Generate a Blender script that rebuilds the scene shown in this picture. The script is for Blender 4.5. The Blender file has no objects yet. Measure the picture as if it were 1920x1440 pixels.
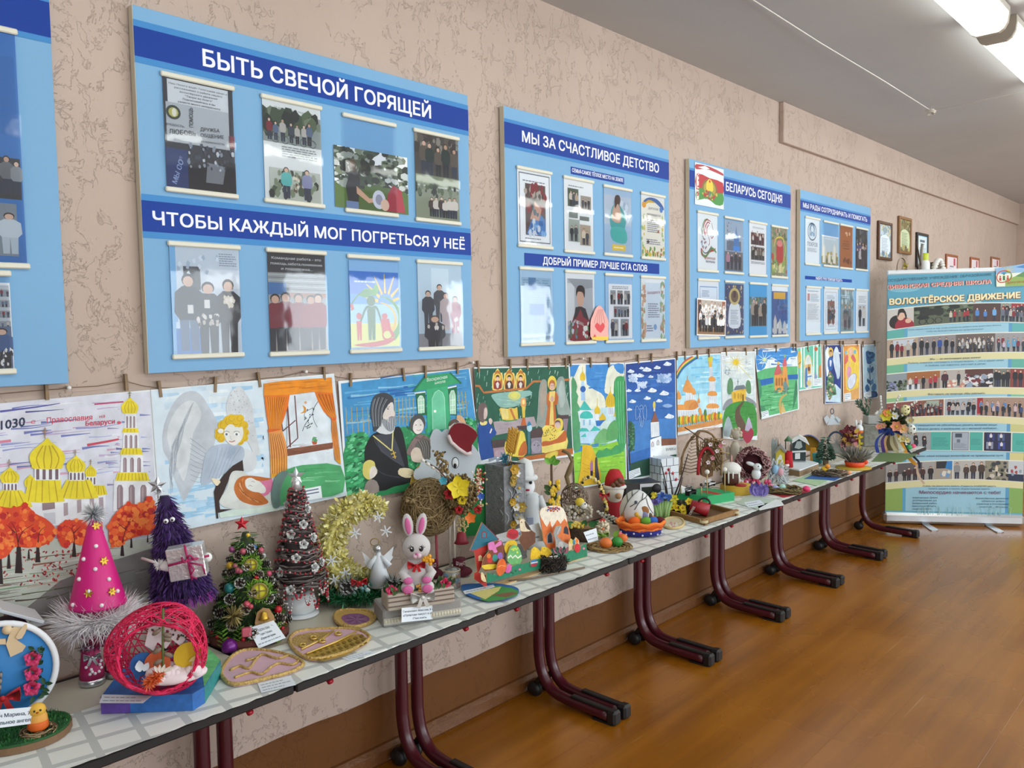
import bpy,math,random
from mathutils import Vector as V,Matrix as MX,noise
from mathutils.geometry import delaunay_2d_cdt
from math import sin,cos,pi,radians,atan2,hypot
SC = bpy.context.scene
COL = SC.collection
# ---------------------------------------------------------------- camera
FPX = 1592.7
CAM = V((0,-2.4355,1.6))
_y,_p,_r = radians(48.014),radians(-3.714),radians(-1.025)
FW = V((sin(_y)*cos(_p),cos(_y)*cos(_p),sin(_p)))
_a = V((cos(_y),-sin(_y),0));_b = _a.cross(FW)
RT = _a*cos(_r) + _b*sin(_r);UP = _b*cos(_r) - _a*sin(_r)
cd = bpy.data.cameras.new('camera');cam = bpy.data.objects.new('camera',cd);COL.objects.link(cam)
cd.sensor_width = 36;cd.lens = 36*FPX/1920;cd.clip_start = .02
cam.matrix_world = MX(((RT.x,UP.x,-FW.x,CAM.x),(RT.y,UP.y,-FW.y,CAM.y),(RT.z,UP.z,-FW.z,CAM.z),(0,0,0,1)))
SC.camera = cam
# ---------------------------------------------------------------- world, daylight, exposure
SC.view_settings.view_transform = 'Standard'
try: SC.view_settings.look = 'None'
except Exception: pass
SC.view_settings.gamma = 1
SC.view_settings.use_curve_mapping = False
SC.view_settings.exposure = EXPOSURE = -0.08
LAMP_W = 9.0      # emission of the tube lamps
DAY_W = 70        # daylight through each window
w = bpy.data.worlds.new('sky');SC.world = w;w.use_nodes = True
w.node_tree.nodes['Background'].inputs[0].default_value = (.75,.86,1,1)
w.node_tree.nodes['Background'].inputs[1].default_value = 1.0
for wx,wk in ((-1.5,.7),(1.2,.8),(3.9,1),(6.6,1.4),(9.3,1.6)):
    l = bpy.data.lights.new('window_daylight','AREA');l.shape = 'RECTANGLE';l.size = 1.9;l.size_y = 1.6
    l.energy = DAY_W*wk;l.color = (.86,.94,1)
    o = bpy.data.objects.new('window_daylight',l);COL.objects.link(o)
    o.location = (wx,-6.12,1.75);o.rotation_euler = (radians(90),0,0)
# ---------------------------------------------------------------- materials
_m = {}
def lin(h):
    c = [int(h[i:i+2],16)/255 for i in (0,2,4)]
    return tuple(x/12.92 if x <= .04045 else ((x+.055)/1.055)**2.4 for x in c) + (1,)
def mat(h,r=.6,me=0,v=0,sc=30,em=0,tr=0,sh=0,bump=0,bs=60):
    """principled material from an sRGB hex; v = painterly colour variation, sc its scale"""
    k = (h,r,me,v,sc,em,tr,sh,bump,bs)
    if k in _m: return _m[k]
    m = bpy.data.materials.new('paint_' + h);m.use_nodes = True
    t = m.node_tree;b = t.nodes['Principled BSDF'];c = lin(h)
    b.inputs['Base Color'].default_value = c;b.inputs['Roughness'].default_value = r;b.inputs['Metallic'].default_value = me
    m.diffuse_color = c
    if tr: b.inputs['Transmission Weight'].default_value = tr
    if sh: b.inputs['Sheen Weight'].default_value = sh
    if em: b.inputs['Emission Color'].default_value = c;b.inputs['Emission Strength'].default_value = em
    if v or bump:
        tc = t.nodes.new('ShaderNodeTexCoord')
    if v:
        n = t.nodes.new('ShaderNodeTexNoise');n.inputs['Scale'].default_value = sc;n.inputs['Detail'].default_value = 5
        n.inputs['Distortion'].default_value = .6
        mr = t.nodes.new('ShaderNodeMapRange');mr.inputs[1].default_value = .3;mr.inputs[2].default_value = .7
        mr.inputs[3].default_value = 1-v;mr.inputs[4].default_value = 1+v
        hs = t.nodes.new('ShaderNodeMix');hs.data_type = 'RGBA';hs.blend_type = 'MULTIPLY';hs.inputs[0].default_value = 1
        hs.inputs[6].default_value = c
        t.links.new(tc.outputs['Object'],n.inputs['Vector']);t.links.new(n.outputs[0],mr.inputs[0])
        t.links.new(mr.outputs[0],hs.inputs[7]);t.links.new(hs.outputs[2],b.inputs['Base Color'])
    if bump:
        n = t.nodes.new('ShaderNodeTexNoise');n.inputs['Scale'].default_value = bs;n.inputs['Detail'].default_value = 4
        bp = t.nodes.new('ShaderNodeBump');bp.inputs['Strength'].default_value = bump;bp.inputs['Distance'].default_value = .01
        t.links.new(tc.outputs['Object'],n.inputs['Vector']);t.links.new(n.outputs[0],bp.inputs['Height'])
        t.links.new(bp.outputs[0],b.inputs['Normal'])
    _m[k] = m
    return m
def nm(name):
    m = bpy.data.materials.new(name);m.use_nodes = True
    return m,m.node_tree,m.node_tree.nodes['Principled BSDF']
def N(t,typ,**kw):
    n = t.nodes.new('ShaderNode' + typ)
    for k,v in kw.items():
        if k[0] == 'i' and k[1:].isdigit(): n.inputs[int(k[1:])].default_value = v
        elif k.startswith('in_'): n.inputs[k[3:].replace('_',' ')].default_value = v
        else: setattr(n,k,v)
    return n
def ramp(t,*st):
    n = t.nodes.new('ShaderNodeValToRGB');e = n.color_ramp.elements
    while len(e) < len(st): e.new(.5)
    for x,(p,c) in zip(e,st):
        x.position = p;x.color = lin(c) if isinstance(c,str) else (c,c,c,1)
    return n
# ---------------------------------------------------------------- mesh builder
def I3(c=(0,0,0),rz=0,rx=0,ry=0,s=1):
    m = MX.Translation(c) @ MX.Rotation(rz,4,'Z') @ MX.Rotation(ry,4,'Y') @ MX.Rotation(rx,4,'X')
    return m @ MX.Diagonal((s,s,s,1)) if not hasattr(s,'__len__') else m @ MX.Diagonal((*s,1))
class MB:
    def __init__(s,*mats):
        s.v = [];s.f = [];s.mi = [];s.sm = [];s.mats = [mat(q) if isinstance(q,str) else q for q in mats];s.T = None
    def mi_(s,m):
        if m is None: m = s.mats[0]
        if isinstance(m,str): m = mat(m)
        if m not in s.mats: s.mats.append(m)
        return s.mats.index(m)
    def add(s,vs,fs,m=None,sm=False):
        k = len(s.v);i = s.mi_(m)
        if s.T is not None: vs = [s.T @ V(p) for p in vs]
        s.v += [tuple(p) for p in vs]
        for f in fs:
            s.f.append([k+q for q in f]);s.mi.append(i);s.sm.append(sm)
        return s
    def box(s,c,d,m=None,b=0,R=None):
        h = [x/2 for x in d];b = min(b,min(h)*.95)
        if b <= 0:
            vs = [(x*h[0],y*h[1],z*h[2]) for x in (-1,1) for y in (-1,1) for z in (-1,1)]
            fs = [(0,1,3,2),(4,6,7,5),(0,4,5,1),(2,3,7,6),(0,2,6,4),(1,5,7,3)]
        else:
            vs = [];ix = {}
            for x in (-1,1):
                for y in (-1,1):
                    for z in (-1,1):
                        for a in range(3):
                            p = [x*(h[0]-b),y*(h[1]-b),z*(h[2]-b)];p[a] = (x,y,z)[a]*h[a]
                            ix[x,y,z,a] = len(vs);vs.append(p)
            fs = []
            for a in range(3):
                p,q = (a+1) % 3,(a+2) % 3
                def g(sa,sp,sq,ax):
                    t = [0]*3;t[a] = sa;t[p] = sp;t[q] = sq
                    return ix[t[0],t[1],t[2],ax]
                for sa in (-1,1):
                    f = [g(sa,-1,-1,a),g(sa,1,-1,a),g(sa,1,1,a),g(sa,-1,1,a)]
                    fs.append(f if sa > 0 else f[::-1])
                for sp in (-1,1):
                    for sq in (-1,1):
                        f = [g(-1,sp,sq,p),g(1,sp,sq,p),g(1,sp,sq,q),g(-1,sp,sq,q)]
                        fs.append(f if sp*sq > 0 else f[::-1])
            for x in (-1,1):
                for y in (-1,1):
                    for z in (-1,1):
                        f = [ix[x,y,z,0],ix[x,y,z,1],ix[x,y,z,2]]
                        fs.append(f if x*y*z > 0 else f[::-1])
        M = (R if R is not None else MX.Identity(4))
        return s.add([(M @ V(p)) + V(c) for p in vs],fs,m)
    def tube(s,pts,r,m=None,n=8,closed=False,sm=True,flat=1):
        pts = [V(p) for p in pts];L = len(pts)
        rs = r if hasattr(r,'__len__') else [r]*L
        vs = [];fs = [];up = None
        for i,p in enumerate(pts):
            a = pts[(i-1) % L] if (closed or i) else p;c = pts[(i+1) % L] if (closed or i < L-1) else p
            d = (c-a);d = d.normalized() if d.length > 1e-9 else V((0,0,1))
            if up is None: up = V((0,0,1)) if abs(d.z) < .9 else V((1,0,0))
            x = up.cross(d);x = x.normalized() if x.length > 1e-6 else d.orthogonal().normalized()
            up = d.cross(x)
            for k in range(n):
                t = 2*pi*k/n;vs.append(p + x*cos(t)*rs[i] + up*sin(t)*rs[i]*flat)
        for i in range(L if closed else L-1):
            j = (i+1) % L
            for k in range(n):
                q = (k+1) % n;fs.append((i*n+k,i*n+q,j*n+q,j*n+k))
        if not closed: fs += [tuple(range(n))[::-1],tuple((L-1)*n+k for k in range(n))]
        return s.add(vs,fs,m,sm)
    def lathe(s,prof,m=None,n=24,c=(0,0,0),R=None,sm=True,sq=(1,1)):
        vs = [];fs = []
        for r,z in prof:
            for k in range(n): vs.append(V((r*cos(2*pi*k/n)*sq[0],r*sin(2*pi*k/n)*sq[1],z)))
        for i in range(len(prof)-1):
            for k in range(n):
                q = (k+1) % n;fs.append((i*n+k,i*n+q,(i+1)*n+q,(i+1)*n+k))
        if prof[0][0] > 1e-6: fs.append(tuple(range(n))[::-1])
        if prof[-1][0] > 1e-6: fs.append(tuple((len(prof)-1)*n+k for k in range(n)))
        M = MX.Translation(c) @ (R if R is not None else MX.Identity(4))
        return s.add([M @ p for p in vs],fs,m,sm)
    def sph(s,c,r,m=None,n=14,R=None,egg=0):
        r = r if hasattr(r,'__len__') else (r,r,r);k = max(4,n//2)
        vs = []
        for i in range(k+1):
            a = -pi/2 + pi*i/k;q = cos(a)*(1-egg*sin(a))
            vs += [V((r[0]*q*cos(2*pi*j/n),r[1]*q*sin(2*pi*j/n),r[2]*sin(a))) for j in range(n)]
        fs = [(i*n+j,i*n+(j+1) % n,(i+1)*n+(j+1) % n,(i+1)*n+j) for i in range(k) for j in range(n)]
        M = MX.Translation(c) @ (R if R is not None else MX.Identity(4))
        return s.add([M @ p for p in vs],fs,m,True)
    def cut(s,pts,t,m=None,y=0,M=None):
        """upright cut-out: outline in (x, z), front face at y, back at y+t"""
        n = len(pts)
        if area(pts) < 0: pts = pts[::-1]
        vs = [V((p[0],y,p[1])) for p in pts] + [V((p[0],y+t,p[1])) for p in pts]
        fs = [tuple(range(n)),tuple(range(2*n-1,n-1,-1))] + [(i+n,(i+1) % n+n,(i+1) % n,i) for i in range(n)]
        if M is not None: vs = [M @ p for p in vs]
        return s.add(vs,fs,m)
    def slab(s,pts,z0,z1,m=None,M=None):
        """outline in (x, y), extruded from z0 up to z1"""
        n = len(pts)
        if area(pts) < 0: pts = pts[::-1]
        vs = [V((p[0],p[1],z0)) for p in pts] + [V((p[0],p[1],z1)) for p in pts]
        fs = [tuple(range(n))[::-1],tuple(range(n,2*n))] + [(i,(i+1) % n,(i+1) % n+n,i+n) for i in range(n)]
        if M is not None: vs = [M @ p for p in vs]
        return s.add(vs,fs,m)
    def blade(s,p,d,L,w,m=None,side=None,bend=None):
        d = V(d).normalized();p = V(p);x = (d.cross(side if side is not None else V((.3,.8,.5)))).normalized()*w/2
        q = p + d*L*.6 + (bend*L*.25 if bend is not None else V())
        e = p + d*L + (bend*L if bend is not None else V())
        return s.add([p-x,p+x,q+x*.8,q-x*.8,e],[(0,1,2,3),(3,2,4)],m)
    def leaf(s,p,d,L,w,m=None,nrm=(0,-1,0),cup=.15):
        d = V(d).normalized();p = V(p);x = d.cross(V(nrm));x = (x if x.length > 1e-4 else d.orthogonal()).normalized();z = x.cross(d)
        pr = [(0,.12),(.25,.85),(.5,1),(.78,.62),(1,.03)]
        vs = []
        for a,b in pr:
            for k in (-1,0,1): vs.append(p + d*a*L + x*k*b*w/2 + z*(abs(k)*cup*w - .0*a))
        fs = []
        for i in range(4):
            for k in range(2): fs.append((i*3+k,i*3+k+1,i*3+k+4,i*3+k+3))
        return s.add(vs,fs,m,True)
    def ribbon(s,pts,w,m=None,side=(0,0,1),sm=True):
        vs = [];sd = V(side).normalized()
        for p in pts: vs += [V(p)-sd*w/2,V(p)+sd*w/2]
        return s.add(vs,[(2*i,2*i+1,2*i+3,2*i+2) for i in range(len(pts)-1)],m,sm)
    def out(s,name,parent=None,loc=None,rz=0):
        me = bpy.data.meshes.new(name)
        if loc is not None and parent is None:
            vs = [(a-loc[0],b-loc[1],c-loc[2]) for a,b,c in s.v] if rz == 0 else s.v
        else: vs = s.v
        me.from_pydata(vs,[],s.f)
        for m in s.mats: me.materials.append(m)
        me.polygons.foreach_set('material_index',s.mi);me.polygons.foreach_set('use_smooth',s.sm)
        me.update()
        o = bpy.data.objects.new(name,me);COL.objects.link(o)
        if parent is not None: o.parent = parent
        elif loc is not None: o.location = loc;o.rotation_euler.z = rz
        return o
def area(p): return sum(p[i-1][0]*p[i][1]-p[i][0]*p[i-1][1] for i in range(len(p)))
def tag(o,label,cat,group=None,kind=None):
    o['label'] = label;o['category'] = cat
    if group: o['group'] = group
    if kind: o['kind'] = kind
    return o
def struct(o): o['kind'] = 'structure';return o
def thing(name,label,cat,loc,rz=0,group=None,s=1):
    o = bpy.data.objects.new(name,None);COL.objects.link(o);o.empty_display_size = .05
    o.location = loc;o.rotation_euler.z = rz;o.scale = (s,s,s)
    return tag(o,label,cat,group)
def lab(o,l): o['label'] = l;return o
def kids(o): return [c for c in COL.objects if c.parent is o]
def dup(o,loc,rz=None,label=None):
    r = o.copy();COL.objects.link(r);r.location = loc
    if rz is not None: r.rotation_euler.z = rz
    if label: r['label'] = label
    for ch in kids(o):
        c = ch.copy();COL.objects.link(c);c.parent = r
        for g in kids(ch):
            d = g.copy();COL.objects.link(d);d.parent = c
    return r
def face(x,y,k=1): return -atan2(x-CAM.x,y-CAM.y)*k
def ray(x,y): return FW + RT*((x-960)/FPX) - UP*((y-720)/FPX)
def hit(x,y,P,n): d = ray(x,y);return CAM + d*((V(P)-CAM).dot(n)/d.dot(n))
def wall_at(x,y,Y=0): return hit(x,y,(0,Y,0),V((0,1,0)))
def top_at(x,y,z=.681): return hit(x,y,(0,0,z),V((0,0,1)))
# ---------------------------------------------------------------- flat artwork: thin layers of paint, print and lettering on a sheet
def sm(p,k=4,closed=True):
    n = len(p);o = []
    for i in range(n if closed else n-1):
        a,b,c,d = (p[(i+j) % n] if closed else p[min(max(i+j,0),n-1)] for j in (-1,0,1,2))
        for q in range(k):
            t = q/k
            o.append(tuple(.5*(2*b[e]+(c[e]-a[e])*t+(2*a[e]-5*b[e]+4*c[e]-d[e])*t*t+(3*b[e]-a[e]-3*c[e]+d[e])*t**3) for e in (0,1)))
    if not closed: o.append(tuple(p[-1]))
    return o
def xy(s):
    a = [float(q) for q in s.split()] if isinstance(s,str) else s
    return list(zip(a[::2],a[1::2])) if a and not hasattr(a[0],'__len__') else a
_gl = {}
def glyphs(s,off,sh=0):
    k = (s,off,sh)
    if k not in _gl:
        c = bpy.data.curves.new('lettering','FONT');c.body = s;c.resolution_u = 2;c.offset = off;c.shear = sh;c.fill_mode = 'NONE'
        o = bpy.data.objects.new('lettering',c);me = bpy.data.meshes.new_from_object(o)
        vs = me_ = [tuple(v.co[:2]) for v in me.vertices];nb = {}
        for e in me.edges:
            for i,j in (tuple(e.vertices),tuple(e.vertices)[::-1]): nb.setdefault(i,[]).append(j)
        bpy.data.objects.remove(o);bpy.data.curves.remove(c);bpy.data.meshes.remove(me)
        loops,seen = [],set()
        for i in nb:
            if i in seen: continue
            lp = [i];seen.add(i);j = min(nb[i])
            while j not in seen:
                lp.append(j);seen.add(j);q = [w_ for w_ in nb[j] if w_ not in seen];j = q[0] if q else i
            if len(lp) > 2: loops.append(lp)
        # fill by winding number, so that letters drawn with overlapping strokes keep their counters
        ed = [(l[i-1],l[i]) for l in loops for i in range(len(l))]
        r = delaunay_2d_cdt([V(v) for v in vs],ed,[],0,1e-5);vs = [tuple(v) for v in r[0]]
        orig = [[me_[i] for i in l] for l in loops];bb = [(min(p[0] for p in l),max(p[0] for p in l),l) for l in orig];fs = []
        for f in r[2]:
            x = sum(vs[i][0] for i in f)/3;y = sum(vs[i][1] for i in f)/3;wn = 0
            for lo,hi,l in bb:
                if lo <= x <= hi:
                    for i in range(len(l)):
                        (ax,ay),(bx_,by_) = l[i-1],l[i]
                        if (ay <= y) != (by_ <= y) and (ax+(bx_-ax)*(y-ay)/(by_-ay)) > x: wn += 1 if by_ > ay else -1
            if wn: fs.append(tuple(f))
        x0 = min(v[0] for v in vs);x1 = max(v[0] for v in vs)
        _gl[k] = ([((x-x0)/(x1-x0),y/.727) for x,y in vs],fs)
    return _gl[k]
class Art:
    """drawing on a flat sheet; f maps drawing coordinates to a point of the sheet, nrm points out of it"""
    def __init__(s,f,nrm,up=1,dl=.00012,lift=0,var=0,sc=25,r=.6):
        s.f = f;s.n = V(nrm);s.up = up;s.dl = dl;s.k = 0;s.lift = lift;s.m = MB();s.var = var;s.sc = sc;s.r = r;s.bx = None;s.cv = None
    def P(s,p,k=None): return s.f(p[0],p[1]) + s.n*(s.lift + (s.k if k is None else k)*s.dl)
    def face(s,p,m,k=None):
        if s.bx: p = clip(p,s.bx)
        if s.cv: p = clipc(p,s.cv)
        if len(p) > 2: s.m.add([s.P(q,k) for q in p],[tuple(range(len(p)))],m)
    def M(s,c,v=None): return c if not isinstance(c,str) else mat(c,s.r,0,s.var if v is None else v,s.sc)
    def g(s,pts,c,smooth=0,v=None):
        pts = xy(pts)
        if smooth: pts = sm(pts,smooth)
        s.face(pts,s.M(c,v));s.k += 1;return s
    def r_(s,a,b,c,d,col,v=None): return s.g([(a,b),(c,b),(c,d),(a,d)],col,0,v)
    def e(s,x,y,a,b,c,n=18,an=0,v=None):
        return s.g([(x+a*cos(t)*cos(an)-b*sin(t)*sin(an),y+a*cos(t)*sin(an)+b*sin(t)*cos(an)) for t in (2*pi*i/n for i in range(n))],c,0,v)
    def st(s,pts,w,c,smooth=0,closed=False,tap=0,nok=False):
        pts = xy(pts)
        if smooth: pts = sm(pts,smooth,closed)
        n = len(pts);vs = []
        for i,p in enumerate(pts):
            a = pts[i-1] if (i or closed) else p;b = pts[(i+1) % n] if (i < n-1 or closed) else p
            dx,dy = b[0]-a[0],b[1]-a[1];L = hypot(dx,dy) or 1;h = w/2*(1-tap*i/(n-1) if n > 1 else 1)
            vs += [(p[0]-dy/L*h,p[1]+dx/L*h),(p[0]+dy/L*h,p[1]-dx/L*h)]
        N_ = n if closed else n-1;fs = [(2*i,2*i+1,(2*i+3) % (2*n),(2*i+2) % (2*n)) for i in range(N_)]
        if s.cv or s.bx:
            for f in fs: s.face([vs[q] for q in f],s.M(c))
        else: s.m.add([s.P(q) for q in vs],fs,s.M(c))
        if not nok: s.k += 1
        return s
    def many(s,shapes,c):
        """several disjoint outlines in one layer"""
        for q in shapes: s.face(q,s.M(c))
        s.k += 1;return s
    def dots(s,n,box,size,cols,seed=1,asp=1,an=None,poly=None,sides=6):
        R = random.Random(seed)
        for i in range(n):
            x = R.uniform(box[0],box[2]);y = R.uniform(box[1],box[3])
            if poly and not inside((x,y),poly): continue
            a = R.uniform(*size) if hasattr(size,'__len__') else size;t0 = R.uniform(0,6) if an is None else an+R.uniform(-.2,.2)
            q = [(x+a*cos(t)*cos(t0)-a*asp*sin(t)*sin(t0),y+a*cos(t)*sin(t0)+a*asp*sin(t)*cos(t0)) for t in (2*pi*j/sides+R.uniform(-.3,.3) for j in range(sides))]
            s.face(q,s.M(R.choice(cols)),s.k+i*.08)
        s.k += n*.08+1;return s
    def t(s,txt,p0,p1,h,c,off=.0,sh=0,hv=None):
        vs,fs = glyphs(txt,0,sh);dx,dy = p1[0]-p0[0],p1[1]-p0[1]
        hx,hy = hv if hv else (0,s.up*h);m = s.M(c,0)
        L = hypot(dx,dy) or 1;H = hypot(hx,hy);ox = [(0,0)] if not off else [(i*off*1.1,j*off*.8) for i,j in ((-1,-1),(1,1),(-1,1),(1,-1),(0,0))]
        for i,j in ox:
            q = [(p0[0]+dx*(x+i*H/L)+hx*(y+j),p0[1]+dy*(x+i*H/L)+hy*(y+j)) for x,y in vs]
            for n_,f in enumerate(fs): s.m.add([s.P(q[e],s.k+n_*.0035) for e in f],[tuple(range(len(f)))],m)
            s.k += .7
        s.k += .3;return s
    def lines(s,a,b,c,d,n,col,fill=.45,seed=3):
        """rows of small unreadable print between (a,b) and (c,d)"""
        R = random.Random(seed);q = []
        for i in range(n):
            y = b+(d-b)*(i+.5)/n;h = abs(d-b)/n*fill;x = a;e = c-(c-a)*R.uniform(0,.3)
            while x < e:
                x2 = min(e,x+(c-a)*R.uniform(.05,.16));q.append([(x,y-h/2),(x2,y-h/2),(x2,y+h/2),(x,y+h/2)]);x = x2+(c-a)*.025
        return s.many(q,col)
    def man(s,x,y,h,top='2b2d33',leg='22252c',skin='d9b49c',hair='2a211d',w=1,sit=0):
        u = s.up;W = h*.14*w*abs(getattr(s,'asp',1));Y = lambda t: y+u*h*t
        if not sit: s.g([(x-W*.75,Y(0)),(x-W*.1,Y(0)),(x,Y(.42)),(x+W*.1,Y(0)),(x+W*.75,Y(0)),(x+W*.85,Y(.52)),(x-W*.85,Y(.52))],leg)
        s.g([(x-W*.8,Y(.4)),(x+W*.8,Y(.4)),(x+W*1.25,Y(.5)),(x+W*1.15,Y(.76)),(x+W*.5,Y(.84)),(x-W*.5,Y(.84)),(x-W*1.15,Y(.76)),(x-W*1.25,Y(.5))],top)
        s.e(x,Y(.92),W*.56,h*.085,hair,10);s.k -= 1;s.k += .5
        s.e(x,Y(.9),W*.45,h*.07,skin,10);s.k -= .5
        return s
    def crowd(s,n,a,b,y,h,seed=1,tops=('2b2d33','3d4353','7d2530','5a6b86','b8b4ae'),legs=('22252c','2d3648'),rows=1,jit=.12,w=1):
        R = random.Random(seed)
        for q in range(rows-1,-1,-1):
            for i in range(n):
                x = a+(b-a)*(i+.5+R.uniform(-.2,.2))/n;hh = h*(1+R.uniform(-jit,jit))
                s.man(x,y+s.up*h*.3*q,hh,R.choice(tops),R.choice(legs),R.choice(('d9b49c','caa188','e2c3ad')),R.choice(('2a211d','4a3423','1c1a1a')),w)
        return s
    def out(s,name,parent=None,loc=None): return s.m.out(name,parent,loc)
def clip(p,bx):
    for ax,lo,hi in ((0,bx[0],bx[2]),(1,bx[1],bx[3])):
        for lim,sg in ((lo,1),(hi,-1)):
            o = []
            for i in range(len(p)):
                a,b = p[i-1],p[i];da,db = (a[ax]-lim)*sg,(b[ax]-lim)*sg
                if (da < 0) != (db < 0):
                    t = da/(da-db);o.append((a[0]+(b[0]-a[0])*t,a[1]+(b[1]-a[1])*t))
                if db >= 0: o.append(b)
            p = o
            if len(p) < 3: return []
    return p
def clipc(p,cv):
    """clip an outline by a convex sheet outline (clockwise on a y-down drawing)"""
    for i in range(len(cv)):
        (ax,ay),(bx_,by_) = cv[i-1],cv[i];o = []
        sd = lambda q: (bx_-ax)*(q[1]-ay)-(by_-ay)*(q[0]-ax)
        for j in range(len(p)):
            a,b = p[j-1],p[j];da,db = sd(a),sd(b)
            if (da < 0) != (db < 0): t = da/(da-db);o.append((a[0]+(b[0]-a[0])*t,a[1]+(b[1]-a[1])*t))
            if db >= 0: o.append(b)
        p = o
        if len(p) < 3: return []
    return p
def inside(p,poly):
    c = False;j = len(poly)-1
    for i in range(len(poly)):
        (a,b),(d,e) = poly[i],poly[j]
        if (b > p[1]) != (e > p[1]) and p[0] < (d-a)*(p[1]-b)/(e-b)+a: c = not c
        j = i
    return c
def px_art(Y=-.012,**k):
    """artwork drawn on an upright sheet parallel to the long wall, at distance -Y from it"""
    return Art(lambda x,y: wall_at(x,y,Y),(0,-1,0),-1,**k)
def uv_art(x0,z0,x1,z1,Y,**k):
    a = Art(lambda u,v: V((x0+(x1-x0)*u,Y,z0+(z1-z0)*v)),(0,-1,0),1,**k);a.asp = (z1-z0)/(x1-x0);return a
# ================================================================ THE ROOM
XL,XR,YB,HC = -2.6,12.1,-6.2,3.03
def stucco():
    m,t,b = nm('knockdown_plaster');L = t.links.new
    b.inputs['Roughness'].default_value = .82
    tc = N(t,'TexCoord');sep = N(t,'SeparateXYZ');L(tc.outputs['Object'],sep.inputs[0])
    wv = N(t,'TexNoise',in_Scale=9,in_Detail=3);L(tc.outputs['Object'],wv.inputs['Vector'])
    # wavy painted edge of the brown dado
    ed = N(t,'TexNoise',in_Scale=3.5,in_Detail=2);L(tc.outputs['Object'],ed.inputs['Vector'])
    ma = N(t,'Math',operation='MULTIPLY_ADD',i1=.03,i2=-.015);L(ed.outputs[0],ma.inputs[0])
    ad = N(t,'Math',operation='ADD');L(sep.outputs[2],ad.inputs[0]);L(ma.outputs[0],ad.inputs[1])
    lt = N(t,'Math',operation='LESS_THAN',i1=.249);L(ad.outputs[0],lt.inputs[0])
    cn = N(t,'TexNoise',in_Scale=1.1,in_Detail=3);L(tc.outputs['Object'],cn.inputs['Vector'])
    cr = ramp(t,(.3,'b6a497'),(.7,'c0ada0'));L(cn.outputs[0],cr.inputs[0])
    mx = N(t,'Mix',data_type='RGBA');mx.inputs[7].default_value = lin('663a05');L(lt.outputs[0],mx.inputs[0]);L(cr.outputs[0],mx.inputs[6])
    L(mx.outputs[2],b.inputs['Base Color'])
    rg = N(t,'Math',operation='MULTIPLY_ADD',i1=-.25,i2=.82);L(lt.outputs[0],rg.inputs[0]);L(rg.outputs[0],b.inputs['Roughness'])
    # flattened flakes of plaster with torn edges, smoother in places
    mp = N(t,'Mapping');mp.inputs[3].default_value = (1,1,.75);L(tc.outputs['Object'],mp.inputs[0])
    n1 = N(t,'TexNoise',in_Scale=13,in_Detail=9,in_Roughness=.7,in_Distortion=.5);L(mp.outputs[0],n1.inputs['Vector'])
    n3 = N(t,'TexNoise',in_Scale=3.2,in_Detail=3);L(tc.outputs['Object'],n3.inputs['Vector'])
    ms = N(t,'MapRange');ms.inputs[1].default_value = .38;ms.inputs[2].default_value = .62;ms.inputs[3].default_value = -.09;ms.inputs[4].default_value = .09;L(n3.outputs[0],ms.inputs[0])
    sh = N(t,'Math',operation='ADD');L(n1.outputs[0],sh.inputs[0]);L(ms.outputs[0],sh.inputs[1])
    r1 = ramp(t,(.49,0),(.502,.85),(.75,1));L(sh.outputs[0],r1.inputs[0])
    n2 = N(t,'TexNoise',in_Scale=70,in_Detail=4);L(tc.outputs['Object'],n2.inputs['Vector'])
    sm_ = N(t,'Math',operation='MULTIPLY_ADD',i1=.12);L(n2.outputs[0],sm_.inputs[0]);L(r1.outputs[0],sm_.inputs[2])
    dm = N(t,'Math',operation='MULTIPLY_ADD',i1=-.75,i2=1);L(lt.outputs[0],dm.inputs[0])
    hh = N(t,'Math',operation='MULTIPLY');L(sm_.outputs[0],hh.inputs[0]);L(dm.outputs[0],hh.inputs[1])
    bp = N(t,'Bump',in_Strength=.68,in_Distance=.004);L(hh.outputs[0],bp.inputs['Height']);L(bp.outputs[0],b.inputs['Normal'])
    return m
PLASTER = stucco()
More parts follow.
